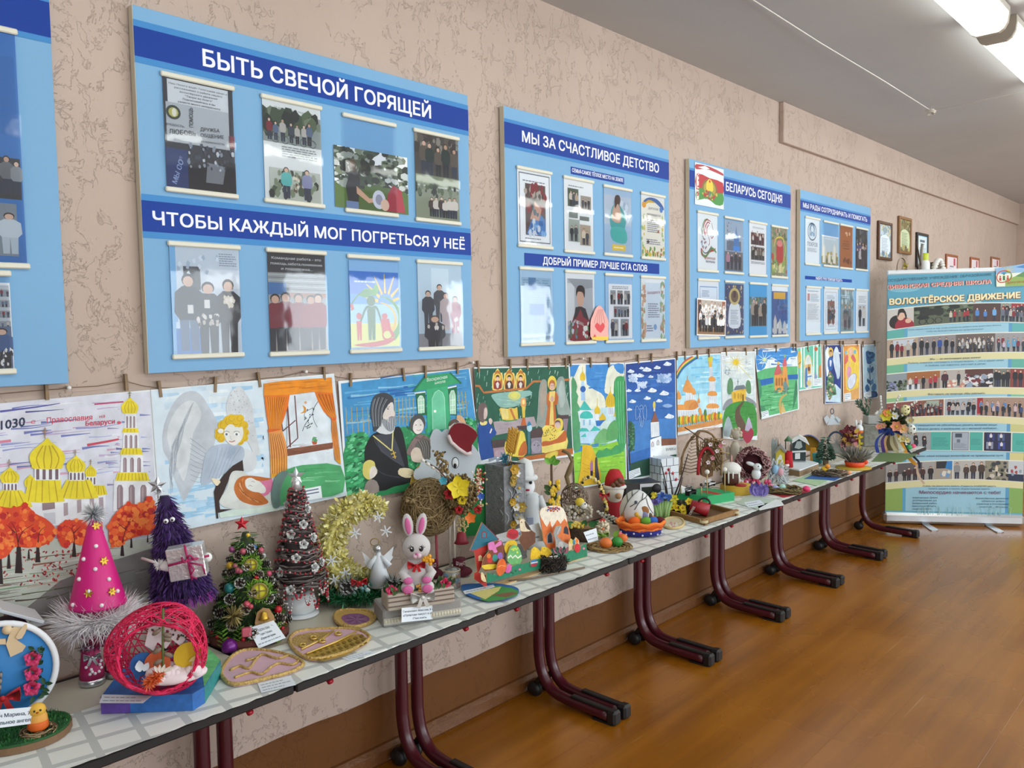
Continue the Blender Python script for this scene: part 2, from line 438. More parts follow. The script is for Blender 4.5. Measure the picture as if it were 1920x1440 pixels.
def boards_floor():
    m,t,b = nm('painted_floorboards');L = t.links.new
    tc = N(t,'TexCoord');mp = N(t,'Mapping');L(tc.outputs['Object'],mp.inputs[0]);mp.inputs[3].default_value = (.5,8,1)
    n1 = N(t,'TexNoise',in_Scale=1.6,in_Detail=6);L(mp.outputs[0],n1.inputs['Vector'])
    n0 = N(t,'TexNoise',in_Scale=1.3,in_Detail=4);L(tc.outputs['Object'],n0.inputs['Vector'])
    mxn = N(t,'Math',operation='MULTIPLY_ADD',i1=.5);L(n1.outputs[0],mxn.inputs[0]);hf = N(t,'Math',operation='MULTIPLY',i1=.5);L(n0.outputs[0],hf.inputs[0]);L(hf.outputs[0],mxn.inputs[2])
    cr = ramp(t,(.35,'834d08'),(.5,'955b0b'),(.66,'a66a16'));L(mxn.outputs[0],cr.inputs[0])
    # fine pale scratches along the boards
    m2 = N(t,'Mapping');m2.inputs[3].default_value = (1.1,42,1);m2.inputs[2].default_value = (0,0,.06);L(tc.outputs['Object'],m2.inputs[0])
    n2 = N(t,'TexNoise',in_Scale=1,in_Detail=2);L(m2.outputs[0],n2.inputs['Vector'])
    r2 = ramp(t,(.72,0),(.76,.55));L(n2.outputs[0],r2.inputs[0])
    mx = N(t,'Mix',data_type='RGBA');mx.inputs[7].default_value = lin('c09a70');L(r2.outputs[0],mx.inputs[0]);L(cr.outputs[0],mx.inputs[6])
    # joints between boards every 12 cm
    sp = N(t,'SeparateXYZ');L(tc.outputs['Object'],sp.inputs[0])
    fr = N(t,'Math',operation='MULTIPLY',i1=8.3);L(sp.outputs[1],fr.inputs[0])
    f2 = N(t,'Math',operation='FRACT');L(fr.outputs[0],f2.inputs[0])
    jt = ramp(t,(.0,.4),(.012,1),(.988,1),(1,.4));L(f2.outputs[0],jt.inputs[0])
    dk = N(t,'Mix',data_type='RGBA');dk.inputs[6].default_value = lin('744208');L(jt.outputs[0],dk.inputs[0]);L(mx.outputs[2],dk.inputs[7])
    L(dk.outputs[2],b.inputs['Base Color'])
    rr = N(t,'MapRange');rr.inputs[3].default_value = .18;rr.inputs[4].default_value = .36;L(n0.outputs[0],rr.inputs[0]);L(rr.outputs[0],b.inputs['Roughness'])
    b.inputs['Specular IOR Level'].default_value = 1
    hh = N(t,'Math',operation='MULTIPLY_ADD',i1=.5);L(n0.outputs[0],hh.inputs[0]);L(jt.outputs[0],hh.inputs[2])
    bp = N(t,'Bump',in_Strength=.16,in_Distance=.003);L(hh.outputs[0],bp.inputs['Height']);L(bp.outputs[0],b.inputs['Normal'])
    return m
FLOOR = boards_floor()
CEIL = mat('bdbfc0',.9,0,.03,2)
struct(MB(PLASTER).box(((XL+XR)/2,.1,HC/2),(XR-XL+.4,.2,HC+.2)).out('wall_left'))
struct(MB(PLASTER).box((XR+.1,YB/2,HC/2),(.2,-YB+.0,HC+.2)).out('wall_far'))
struct(MB(PLASTER).box((XL-.1,YB/2,HC/2),(.2,-YB+.0,HC+.2)).out('wall_near'))
struct(MB(FLOOR).box(((XL+XR)/2,YB/2+.0,-.05),(XR-XL+.4,-YB+.4,.1)).out('floor'))
struct(MB(CEIL).box(((XL+XR)/2,YB/2,HC+.05),(XR-XL+.4,-YB+.4,.1)).out('ceiling'))
# opposite wall with five windows (behind the photographer; daylight comes in here)
mb = MB(mat('cdbbae',.85));WX = (-1.5,1.2,3.9,6.6,9.3)
mb.box(((XL+XR)/2,YB-.1,.42),(XR-XL+.4,.2,.85));mb.box(((XL+XR)/2,YB-.1,2.84),(XR-XL+.4,.2,.48))
ed = [XL-.2] + [q for x in WX for q in (x-1,x+1)] + [XR+.2]
for i in range(0,len(ed),2): mb.box(((ed[i]+ed[i+1])/2,YB-.1,1.725),(ed[i+1]-ed[i],.2,1.76))
struct(mb.out('wall_right'))
for i,x in enumerate(WX):
    f = MB(mat('e8e6e0',.4))
    for dx in (-.97,0,.97): f.box((x+dx,YB-.12,1.725),(.06,.05,1.75))
    for z in (.88,2.2,2.57): f.box((x,YB-.12,z),(1.95,.05,.06))
    struct(f.out('window_%d' % (i+1)))
# shallow beam along the top of the far half of the wall
struct(MB(PLASTER).box(((5.335+XR)/2,-.016,(2.772+HC)/2),(XR-5.335,.034,HC-2.772),None,.004).out('trim_1'))
# brown skirting
sk = MB(mat('6a4220',.35,0,.12,20,bump=.2))
sk.slab([(0,0),(-.022,0),(-.03,.012),(-.026,.05),(-.012,.066),(0,.068)],XL,XR,None,MX(((0,0,1,0),(1,0,0,-.0005),(0,1,0,0),(0,0,0,1))))
struct(sk.out('baseboard_left'))
# ---------------------------------------------------------------- tube lamps on the ceiling
LAMPM = mat('fbfff8',.4,em=LAMP_W)
def lamp(x,y,label):
    t = thing('ceiling_lamp',label,'ceiling lamp',(x,y,HC),0,'tube lamps on the ceiling')
    pr = [(-.085,0),(-.085,-.035),(-.08,-.07),(-.066,-.095),(-.045,-.108),(.045,-.108),(.066,-.095),(.08,-.07),(.085,-.035),(.085,0)]
    R = MX(((0,0,1,0),(1,0,0,0),(0,1,0,0),(0,0,0,1)))
    MB(mat('b9b4a8',.5)).slab([(-.088,-.002),(-.088,-.03),(.088,-.03),(.088,-.002)],-.63,.63,None,R).out('housing',t)
    MB(LAMPM).slab([(a,min(b,-.031)) for a,b in pr],-.612,.612,None,R).out('diffuser',t)
    for s in (-1,1):
        c = MB(mat('b3aa9a',.5));q = [(a*1.03,b*1.03-.001) for a,b in pr]
        c.slab(q,min(s*.613,s*.64),max(s*.613,s*.64),None,R);c.tube([(s*.64,0,-.06),(s*.643,0,-.06)],.012,'9a9285',10);c.out('end_cap',t)
    return t
def lamp_l(i,r): return ('white glowing tube lamp on the ceiling, ' + ('the one ending before the next lamp' if i == 0 else 'with grey end cap, running off the right edge')) if r == 0 and i in (0,1) else 'white tube lamp on the ceiling outside the picture'
for r,y in enumerate((-1.40,-3.45)):
    for i,x in enumerate((3.862,5.27,6.68,8.09,2.45,1.05,-.35,9.5,10.9)):
        lamp(x,y,lamp_l(i,r))
# thin cord with a wire hook under the ceiling
c = MB(mat('e6e2da',.6));H = V((6.10,-.70,2.985))
c.tube([(3.2,-.69,3.022),(4.3,-.69,3.004),(5.2,-.70,2.995),H],.003,None,5)
c.tube([H,(6.05,-1.2,2.99),(6.05,-2.1,3.0),(6.05,-3.2,3.02)],.002,None,5)
tag(c.out('strung_line',None,(5,-.7,3)),'thin white line strung under the grey ceiling','line')
t = thing('wire_hook','small pale wire hook where the cords meet under the ceiling','hook',H)
c = MB(mat('d8d2c4',.4,.4))
for k in range(5): c.tube([(.035*cos(a)*(1-.1*k),.035*sin(a)*(1-.1*k),-.006*k) for a in [k*1.3+q*.5 for q in range(9)]],.003,None,5)
c.out('wire_loop',t);MB(mat('d8d2c4',.4,.4)).tube([(0,0,-.03),(0,0,.0449)],.002,None,5).out('shank',t)
# ---------------------------------------------------------------- row of eight school desks
TH,TL0,TS = .681,.453,.7736
MARO = mat('4a1420',.28,bump=.0)
BLK = mat('17181a',.45)
desk_lbl = ['nearest beige school desk, under the blue disc craft and pink egg, off the left edge','second beige school desk, under the pinecone tree, twig tree and toy rabbit',
 'third beige school desk, under the plywood Easter town','fourth beige school desk, under the wicker plate and orange basket',
 'fifth beige school desk, under the wooden tray and green park model','sixth beige school desk, under the pink nest and red card',
 'seventh beige school desk, under the snowy village and gold mat','last beige school desk in the row, under the ribbon bouquet']
def desk():
    t = thing('school_desk','','desk',(0,0,0),0,'school desks pushed together along the wall')
    w = TS-.006
    MB(mat('c9c4b4',.35,0,.03,8)).box((w/2,-.29,TH-.012),(w-.006,.494,.02),None,.003).out('tabletop',t)
    MB(BLK).box((w/2,-.5425,TH-.014),(w,.011,.026),None,.004).box((w/2,-.0375,TH-.014),(w,.011,.026)).box((.0015,-.29,TH-.014),(.003,.494,.022)).box((w-.0015,-.29,TH-.014),(.003,.494,.022)).out('edge_band',t)
    MB(MARO).box((w/2,-.12,TH-.05),(w-.06,.03,.05)).out('apron',t)
    for s in (0,1):
        x = .034 if s == 0 else w-.034
        pts = [(x,-.45,TH-.035),(x,-.17,TH-.035),(x,-.125,TH-.05),(x,-.105,TH-.1),(x,-.1,.25),(x,-.103,.18),(x,-.115,.125),(x,-.14,.08),(x,-.175,.052),(x,-.22,.04),(x,-.30,.033),(x,-.47,.027)]
        q = sm([(a[1],a[2]) for a in pts],4,False)
        l = MB(MARO).tube([(x,a,b) for a,b in q],.0235,None,12);l.out('leg',t)
        l = kids(t)[-1]
        MB(BLK).box((x,-.39,.054),(.03,.22,.012),None,.004,MX.Rotation(.036,4,'X')).out('foot_cover',l)
        MB(BLK).box((x,-.492,.03),(.05,.045,.058),None,.009).box((x,-.45,.004),(.044,.1,.008)).out('foot_cap',l)
        MB(BLK).sph((x,-.075,.034),(.026,.038,.034),None,14).tube([(x,-.07,.04),(x,-.125,.115)],.012,None,8).out('rear_foot',l)
    for x in (.12,w-.12):
        hk = MB(mat('a01528',.3));hk.tube([(x,-.52,TH-.028),(x,-.52,TH-.036),(x,-.526,TH-.041),(x,-.533,TH-.036)],.008,None,8)
        hk.out('bag_hook',t)
    return t
d0 = desk()
for i in range(8):
    o = d0 if i == 0 else dup(d0,(0,0,0))
    o.location = (TL0+TS*i+.003,0,0)
    o['label'] = desk_lbl[i]
# oilcloth runner with a grey check along the front of the desks
m,t,b = nm('checked_oilcloth');L = t.links.new
tc = N(t,'TexCoord');mp = N(t,'Mapping');L(tc.outputs['Object'],mp.inputs[0]);mp.inputs[2].default_value = (0,0,.2)
br = N(t,'TexBrick',offset=0,squash=1);L(mp.outputs[0],br.inputs['Vector'])
for k,v in (('Color1',lin('e9ece6')),('Color2',lin('e2e6e0')),('Mortar',lin('bec3c0')),('Scale',1),('Mortar Size',.0095),('Brick Width',.1),('Row Height',.08),('Mortar Smooth',.05)): br.inputs[k].default_value = v
L(br.outputs[0],b.inputs['Base Color']);b.inputs['Roughness'].default_value = .42
R = random.Random(5);mb = MB(m);n = 260;vs = []
for i in range(n+1):
    x = .47+(6.62-.47)*i/n;j = R.uniform(-.003,.003);dz = .0006+.0006*sin(x*9)
    vs += [(x,-.288+.012*sin(x*1.7),TH+.0004),(x,-.42,TH+.0009),(x,-.546+j,TH+dz+.0008),(x,-.5525+j+.002*sin(x*5),TH+.001+.0015*sin(x*3.1))]
mb.add(vs,[(4*i+k,4*i+k+1,4*i+k+5,4*i+k+4) for i in range(n) for k in range(3)],m)
tag(mb.out('table_runner',None,(3,-.42,TH)),'white oilcloth runner with grey check along the desk fronts','tablecloth')
# ================================================================ NOTICE BOARDS
BF = -.030                       # front face of the boards
def plastic():
    m,t,b = nm('clear_plastic');L = t.links.new
    o = t.nodes['Material Output'];t.nodes.remove(b)
    tr = N(t,'BsdfTransparent');tr.inputs[0].default_value = (.97,.98,1,1)
    gl = N(t,'BsdfGlossy');gl.inputs['Roughness'].default_value = .05
    fr = N(t,'Fresnel');fr.inputs[0].default_value = 1.5
    tc = N(t,'TexCoord');n1 = N(t,'TexNoise',in_Scale=9,in_Detail=2);L(tc.outputs['Object'],n1.inputs['Vector'])
    bp = N(t,'Bump',in_Strength=.25,in_Distance=.004);L(n1.outputs[0],bp.inputs['Height']);L(bp.outputs[0],gl.inputs['Normal'])
    ma = N(t,'Math',operation='MULTIPLY_ADD',i1=.95,i2=.015,use_clamp=True);L(fr.outputs[0],ma.inputs[0])
    mx = N(t,'MixShader');L(ma.outputs[0],mx.inputs[0]);L(tr.outputs[0],mx.inputs[1]);L(gl.outputs[0],mx.inputs[2]);L(mx.outputs[0],o.inputs[0])
    return m
PLAS = plastic()
SKY,BAND,BAND2,RAIL = mat('7aabd2',.5,0,.04,1.3),mat('0c3a96',.45),mat('4288c6',.45),mat('dad9c8',.45)
for _q in (SKY,BAND,BAND2): _q.node_tree.nodes['Principled BSDF'].inputs['Specular IOR Level'].default_value = .2
def wq(x,y,Y=BF): p = wall_at(x,y,Y);return p.x,p.z
def board(label,tl,br,bands,pockets,x0=None):
    if tl: X0,Z1 = wq(*tl)
    X1,Z0 = wq(*br)
    if x0 is not None: X0,Z1 = x0
    t = thing('notice_board',label,'notice board',((X0+X1)/2,0,Z0),0,'blue notice boards on the wall')
    ox = (X0+X1)/2;loc = lambda p: V((p[0]-ox,p[1],p[2]-Z0))
    p = MB(SKY);p.box((0,BF+.001+.0125-.001,(Z1-Z0)/2),(X1-X0,.024,Z1-Z0),None,.001)
    s = mat('cfc9b4',.5);e = .0012
    p.box((-(X1-X0)/2-e/2,BF+.0125,(Z1-Z0)/2),(e,.024,Z1-Z0),s)
    p.out('panel',t)
    MB(mat('8a6f4a',.7)).box((0,-.003,.12),(X1-X0-.2,.005,.04)).box((0,-.003,Z1-Z0-.12),(X1-X0-.2,.005,.04)).out('backing_batten',t)
    def flat(name,fn,lift=.0006):
        a = Art(lambda x,y: V((x-ox,BF,y-Z0)),(0,-1,0),1,lift=lift);fn(a);return a.out(name,t)
    for (ax,ay),(bx,by),pad,tx in bands:
        x0,z1 = wq(ax,ay);x1,z0 = wq(bx,by)
        if pad: x0,x1 = X0,X1
        def draw(a):
            if pad: a.r_(x0,z0-pad,x1,z1+pad,BAND2)
            a.r_(x0,z0,x1,z1,BAND)
            for s_,q0,q1,hp in tx:
                u0,v0 = wq(*q0);u1,v1 = wq(*q1);v = (v0+v1)/2;h = wq(q0[0],q0[1]-hp)[1]-v0
                a.t(s_,(u0,v),(u1,v),h,'eef2fa',.028)
        flat('title_strip' if pad else 'caption_strip',draw)
    for a,b in pockets: pocket(t,ox,Z0,a,b)
    return t
def pocket(t,ox,Z0,a,b):
    x0,z1 = wq(*a);x1,z0 = wq(*b);cx = (x0+x1)/2-ox;w = x1-x0;h = z1-z0;c = (z0+z1)/2-Z0;Y = BF-.0048
    R = random.Random(int(a[0]*7+a[1]));k = R.uniform(-.004,.004);m = MB(PLAS);n = 8;vs = []
    for i in range(n+1):
        z = -h/2+h*i/n;d = .0035*sin(pi*i/n)
        for s in (-1,0,1): vs.append((cx+s*(w/2-.004),Y-d-k*s*.2-.0006,c+z))
    m.add(vs,[(3*i+q,3*i+q+1,3*i+q+4,3*i+q+3) for i in range(n) for q in (0,1)],PLAS,True)
    p = m.out('pocket',t)
    for s in (-1,1): MB(RAIL).box((cx,BF-.005,c+s*(h/2-.006)),(w,.0098,.015),None,.003).out('rail',p)
SH = []
def sheet(label,a,b,ops,dy=.0022,inset=(.006,.013),bg='e6eaec',name='photo_sheet',cat='photo sheet',rot=0,thin=.0008,parent=None):
    """printed sheet held in a pocket: a, b are the pocket corners"""
    x0,z1 = wq(*a);x1,z0 = wq(*b);x0 += inset[0];x1 -= inset[0];z0 += inset[1];z1 -= inset[1]
    Y = BF-dy;cx = (x0+x1)/2;cz = (z0+z1)/2;c,s = cos(rot),sin(rot)
    def f(u,v):
        x = (x1-x0)*(u-.5);z = (z1-z0)*(v-.5)
        return V((x*c-z*s,0,x*s+z*c))
    A = Art(f,(0,-1,0),1,dl=.00004,lift=.00005);A.asp = (z1-z0)/(x1-x0);A.r = .5;A.bx = (0,0,1,1)
    A.m.add([f(0,0),f(1,0),f(1,1),f(0,1)] + [f(u,v)+V((0,thin,0)) for u,v in ((0,0),(1,0),(1,1),(0,1))],[(0,1,2,3),(7,6,5,4),(0,4,5,1),(1,5,6,2),(2,6,7,3),(3,7,4,0)],mat(bg,.55));A.k = 1
    if ops: ops(A)
    o = A.out(name,None);o.location = (cx,Y,cz)
    tag(o,label,cat,'printed sheets in the board pockets');return o
FOL = ('2e3a2c','40513a','566549','73806a','1f2822')
def forest(a,b=(0,0,1,1),cols=FOL,n=60,s=(.04,.11),seed=1): a.dots(n,b,s,cols,seed)
T_ = lambda z,x0,y0,s: (lambda x,y: (x0+x/s,y0+y/s))
# ---- board 2, the large one
q = T_(0,240,60,2.25)
P2 = [(q(133,165),q(463,705)),(q(555,260),q(828,745)),(q(900,340),q(1138,783)),(q(1200,405),q(1402,817)),(q(162,882),q(488,1368)),(q(577,910),q(847,1358)),(q(920,937),q(1153,1347)),(q(1213,960),q(1415,1337))]
board('large blue notice board with two white-lettered dark blue bands',(248,8),(887,669),[((252,48),(880,246.5),.018,[('БЫТЬ СВЕЧОЙ ГОРЯЩЕЙ',(381,123),(807.5,222),31)]),((266,375),(884,479),.018,[('ЧТОБЫ КАЖДЫЙ МОГ ПОГРЕТЬСЯ У НЕЁ',(287,419),(871,469),25)])],P2)
def s1(a):
    a.r_(0,0,1,1,'2c2f38');a.r_(.06,.78,.93,.99,'d3d8dc');a.r_(.03,.42,.93,.78,'b3b9bf')
    for i,s in enumerate(('Наш Никита ведёт Телеграмм канал и','рассказывает о работе нашего','волонтёрского движения','"Твори во благо"','Подписывайтесь и вы','узнаете много интересного')):
        w = len(s)*.0122;a.t(s,(.5-w,.945-.031*i),(.5+w,.945-.031*i),.017,'33363c',.006)
    a.e(.13,.69,.1,.065,'2f3a30');a.e(.13,.69,.07,.045,'b7b45c',10);a.e(.14,.69,.035,.04,'e6e4d8',7)
    a.t('радость',(.03,.565),(.27,.565),.025,'50545a');a.t('ЛЮБОВЬ',(.06,.49),(.43,.505),.042,'2a2d33',.02);a.t('ДРУЖБА',(.5,.56),(.78,.575),.034,'33363c',.01)
    a.t('ОБЩЕНИЕ',(.5,.505),(.84,.52),.034,'33363c',.01);a.t('искренность',(.5,.455),(.85,.46),.022,'55585e');a.t('ПОМОЩЬ',(.4,.58),(.4,.76),0,'33363c',.01,0,(-.055,0));a.t('МНЕ СОБЫТИЕ',(.14,.02),(.24,.3),0,'8fa3cc',0,0,(-.05,.01))
    a.r_(0,0,.3,.36,'23386f');a.t('МЫ СО',(.13,.03),(.24,.25),0,'9db4de',.01,0,(-.06,.02));a.g('.3 .0 1 .0 1 .3 .6 .33 .3 .2','1f1f24');a.g('.55 .08 .8 .08 .85 .25 .58 .27','7d8188');a.r_(.92,.44,1,.56,'7c3540');a.dots(40,(.3,.2,1,.42),(.012,.03),('c9d1d8','3b4252','8a94a2'),4)
sheet('printed sheet of dark words headed by six lines about a channel',*P2[0],s1)
def s2(a):
    a.t('17 адресов и 30 педагогов',(.2,.93),(.86,.925),.02,'3b4a3b');a.r_(.0,.58,1,.9,'8d9794');forest(a,(0,.7,1,.88),n=50)
    a.crowd(7,.06,.85,.6,.22,3);[a.st([(x+.06*cos(t),.62+.04*sin(t)) for t in (k*.6 for k in range(11))],.008,'4b4f52') for x in (.2,.36,.52,.68,.84)]
    a.lines(.3,.44,.96,.56,5,'8b9095');a.r_(.08,0,.96,.32,'b9bfb4');forest(a,(.1,.03,.96,.3),('4e5b46','7d8a70','2f352c','9aa08e'),40,(.03,.06),5)
    a.man(.36,.02,.32,'5fb8b4','3b4252',hair='3a2c22',w=1.2);a.man(.72,.02,.32,'8f93b4','3b4252',w=1.2);a.dots(14,(.48,.1,.62,.26),.02,('e2dcc8','6e5a48'),8)
sheet('printed sheet with a cycling group photo above two children',*P2[1],s2,bg='dfe3e2')
def s3(a):
    forest(a,n=120,s=(.03,.09));a.r_(0,.0,1,.42,'4e6a2c');forest(a,(0,.38,1,1),('2a352a','394a37','8b9690','20261f','c3cbc8'),120,(.02,.07),7)
    a.g('.17 .1 .14 .35 .2 .62 .28 .64 .33 .5 .3 .1','23252b');a.e(.23,.72,.05,.1,'5a4434');a.g('.28 .38 .45 .2 .6 .24 .6 .18 .44 .12 .28 .26','cfa78c');a.r_(.14,0,.3,.12,'6f88b0')
    a.g('.68 .02 .95 .02 .9 .4 .78 .48 .7 .3','a3293c');a.e(.58,.2,.09,.16,'cfd3df');a.e(.58,.2,.05,.09,'9296a8');a.e(.66,.12,.06,.1,'d9bba6')
sheet('wide landscape photo of a person outdoors sticking out of its pocket',q(865,475),q(1182,772),s3,inset=(0,0))
def s4(a):
    a.r_(0,.5,1,1,'4a4540');forest(a,(0,.8,1,.98),('3b342e','5d564d','8a8578'),30,(.03,.08));a.crowd(5,.1,.95,.52,.38,6,('35aba0','3b3a40','23342e','5e5348'),w=1.1);a.r_(.0,.4,1,.52,'7d8a6c')
    a.r_(0,0,1,.38,'8d957f');forest(a,(0,.28,1,.4),n=30,s=(.02,.05));a.crowd(6,.3,.95,.03,.24,9,('d5d0c6','4a3f3a','8a6f5e','2e2d33'),w=1.4)
sheet('tall sheet with two stacked outdoor group photos, one turquoise coat',*P2[3],s4,bg='c9cec8')
def s5(a):
    a.r_(0,0,.08,1,'7ab6e0');a.r_(.08,0,1,1,'c9d5df');a.r_(.18,.6,.42,.82,'4a4f55');a.lines(.7,.83,.98,.96,6,'8795a5');a.r_(.5,.62,1,.8,'dbe3ea');a.dots(16,(.1,.7,.7,.92),.03,('d9e4ee','a9bccd'),3,sides=4)
    a.r_(.05,0,.4,.28,'3f7dc0');a.r_(.05,.24,.4,.3,'cfe3f2');a.man(.24,.03,.72,'26303a','55718f',hair='201c1c',w=1.15);a.man(.52,.0,.68,'2c2f37','2c2f37',w=1.25);a.man(.82,.0,.71,'25272d','24262c',hair='3a2a20',w=1.1)
    for x,z in ((.26,.42),(.5,.47)): a.r_(x-.04,z-.04,x+.04,z+.04,'e6e6e0')
    a.dots(30,(.36,.26,.66,.36),.025,('e9e5dc','c7beb0','3a3a3e'),5);a.dots(26,(.76,.45,.9,.54),.024,('f0e9da','d9cfb8'),6)
sheet('photo of three girls in dark clothes at a blue table',*P2[4],s5,bg='b9cfe2')
def s6(a):
    a.r_(0,0,1,1,'9aa0a0');a.r_(0,.8,1,1,'303236')
    for s,v in (('Командная работа - это',.935),('помощь,забота,понимание',.88),('и поддержка...',.83)): w = len(s)*.0195;a.t(s,(.5-w,v),(.5+w,v),.026,'dfe2e4',.004)
    for k in range(7): a.st([(0,.78-k*.028),(1,.78-k*.03)],.006,'5d666b' if k % 2 else 'c3cbce')
    a.r_(0,.58,.3,.7,'3f74ad');a.r_(.3,.55,1,.6,'a5775f');a.r_(0,0,1,.12,'a49a90');a.crowd(5,.03,.97,.01,.6,4,('8b2433','7e2230','96303c'),('24262c','2c3038'),w=1.25,jit=.05)
sheet('photo of five people in dark red shirts under white printed words',*P2[5],s6,bg='c9d3da')
def s7(a):
    a.r_(0,0,1,.88,'4d9bdc');a.r_(0,0,1,.5,'9fcfe6');a.r_(0,0,1,.28,'d6d96a');a.r_(0,.62,1,.88,'2f79cf');a.lines(.1,.74,.6,.78,1,'dfe9f2')
    for k in range(7):
        an = radians(20+k*24);a.st([(.72+.16*cos(an),.5+.13*sin(an)),(.72+.5*cos(an),.5+.36*sin(an))],.045,'f0c93a',tap=.7)
    a.st([(.6+.42*cos(t),.32+.27*sin(t)) for t in (-.9+k*.2 for k in range(13))],.11,'4f9a35',tap=.9);a.st([(.58+.34*cos(t),.32+.2*sin(t)) for t in (-.7+k*.2 for k in range(12))],.06,'e6b62c',tap=.8)
    a.g('.2 .6 .3 .68 .46 .66 .36 .58','4a9a3a',3);a.g('.42 .62 .52 .74 .58 .66 .5 .6','55a743',3);a.st('.03 .5 .16 .6 .3 .64 .42 .62',.02,'3c8a30',3)
    def fig(x,y,h,c): a.e(x,y+h*.88,h*.12*a.asp,h*.12,c);a.g([(x-h*.16,y+h*.7),(x+h*.16,y+h*.7),(x+h*.13,y),(x+.01,y),(x,y+h*.3),(x-.01,y),(x-h*.13,y)],c)
    fig(.42,.08,.52,'2f6b30');a.st('.2 .3 .32 .46 .42 .45 .53 .46 .62 .3',.035,'2f6b30',3);fig(.17,.08,.32,'c9302c');a.e(.69,.36,.06,.035,'c9302c');a.g('.64 .14 .6 .33 .78 .33 .82 .2 .9 .14 .85 .1 .74 .22','c9302c');a.st([(.74+.1*cos(t),.14+.06*sin(t)) for t in (k*.5 for k in range(13))],.025,'c9302c');a.g('.05 .03 .5 .06 .9 .1 .75 .03 .4 .0','c23028',3)
    a.g('.02 .42 -.0 .5 .06 .5 .08 .44','c9302c')
sheet('poster with green and red figures, a wheelchair and yellow sun',*P2[6],s7,bg='8fbfe6',name='poster',cat='poster',inset=(.008,.02))
def s8(a):
    a.r_(0,0,1,1,'b5c9d6');a.r_(.0,.55,1,1,'c3d8e4');a.r_(.3,.5,.7,.95,'d6e6ee');a.r_(0,0,1,.16,'8f8f93')
    for x,y,c in ((.22,.22,'3a3f4a'),(.48,.3,'4a4f55'),(.84,.16,'a85a68'),(.62,.2,'c3b5b5')): a.man(x,y,.46,c,c,hair='3a2c22',w=1.3)
    a.man(.36,-.12,.5,'2c2f38','22252c',hair='5a4434',w=2);a.dots(10,(.2,.2,.9,.34),.03,('e9e4dc','cfc5ba'),2)
sheet('photo of five children sitting indoors with small white gifts',*P2[7],s8)
# ---- board 3
q = T_(0,920,180,2.879)
P3 = [(q(135,375),q(333,830)),(q(388,428),q(557,857)),(q(604,476),q(762,873)),(q(806,515),q(940,890)),(q(150,920),q(340,1343)),(q(396,938),q(565,1335)),(q(612,955),q(766,1328)),(q(806,968),q(942,1323))]
B3 = board('second blue notice board, with one wide band above two caption strips',(944.5,198),(1256,653),[((947,228),(1255,338),.014,[('МЫ ЗА СЧАСТЛИВОЕ ДЕТСТВО',(979,263),(1235,326),20)]),((1070,312),(1170,346),0,[('СЕМЬЯ-САМОЕ ТЁПЛОЕ МЕСТО НА ЗЕМЛЕ',(1072.5,320.5),(1168,343),7)]),((983,474),(1236,514),0,[('ДОБРЫЙ ПРИМЕР ЛУЧШЕ СТА СЛОВ',(1018,495.3),(1213,508.4),13.5)])],P3)
def s1(a):
    for k,c in ((.03,'6a7078'),(.045,'eceff0')): a.r_(k*1.4,k,1-k*1.4,1-k,c)
    a.lines(.15,.85,.85,.88,1,'6a7078');a.lines(.2,.07,.7,.1,1,'6a7078');a.r_(.22,.13,.82,.83,'5c4a44');a.dots(30,(.22,.5,.8,.8),(.04,.09),('8a3034','3a2f2e','b5aa9e','5a5552'),3);a.g('.24 .14 .82 .14 .8 .36 .6 .46 .4 .34','4f86c0');a.g('.35 .35 .5 .6 .7 .5 .62 .34','c99a84');a.dots(16,(.3,.15,.8,.34),(.03,.06),('7fb0dc','356aa8','cfd9e2'),6);a.dots(6,(.4,.42,.7,.5),(.04,.07),('c99a84','58757f'),8)
sheet('sheet with thin black frame around one photo with blue cloth',*P3[0],s1,bg='eceff0')
def s2(a):
    a.lines(.15,.9,.7,.93,1,'7a8086')
    for i,(x,y,h,c) in enumerate(((.12,.62,.26,'4e5a48'),(.56,.6,.2,'a59a8c'),(.14,.12,.32,'9aa59a'),(.53,.08,.3,'b0a08c'))):
        a.r_(x,y,x+.37,y+h,c);a.crowd(3 if i < 2 else 2,x+.04,x+.35,y+.01,h*.75,i+2,w=1.2,tops=('d5c9b4','b8a58c','4a4f55','2c2f38'))
    a.r_(.52,.44,.85,.5,'6a6f68');a.r_(.15,.46,.45,.54,'6f7a72')
sheet('white sheet with six small photos of children',*P3[1],s2,bg='e9ecec')
def s3(a):
    a.r_(0,0,1,1,'a5bfd6');a.r_(0,.45,1,.9,'b9c5d2');a.dots(14,(.1,.55,.9,.8),(.03,.07),('cfd9e2','e2e9ee','9fb3c6'),2)
    a.g('.2 .5 .3 .72 .45 .76 .65 .72 .8 .5 .6 .3 .34 .32','3aa0a0',3);a.g('.28 .52 .36 .74 .56 .74 .6 .5','c9a48c',3);a.e(.5,.82,.1,.06,'dcbca6');a.g('.4 .7 .38 .84 .44 .91 .56 .91 .6 .84 .56 .76 .62 .68 .5 .78','4a3026',3);a.g('.3 .2 .26 .4 .76 .4 .8 .18','4fb3ac',3);a.r_(.28,.05,.78,.14,'e6c64a');a.lines(.34,.07,.72,.12,1,'f6edc0')
sheet('portrait of a woman in turquoise above a yellow caption',*P3[2],s3,bg='9fbcd6')
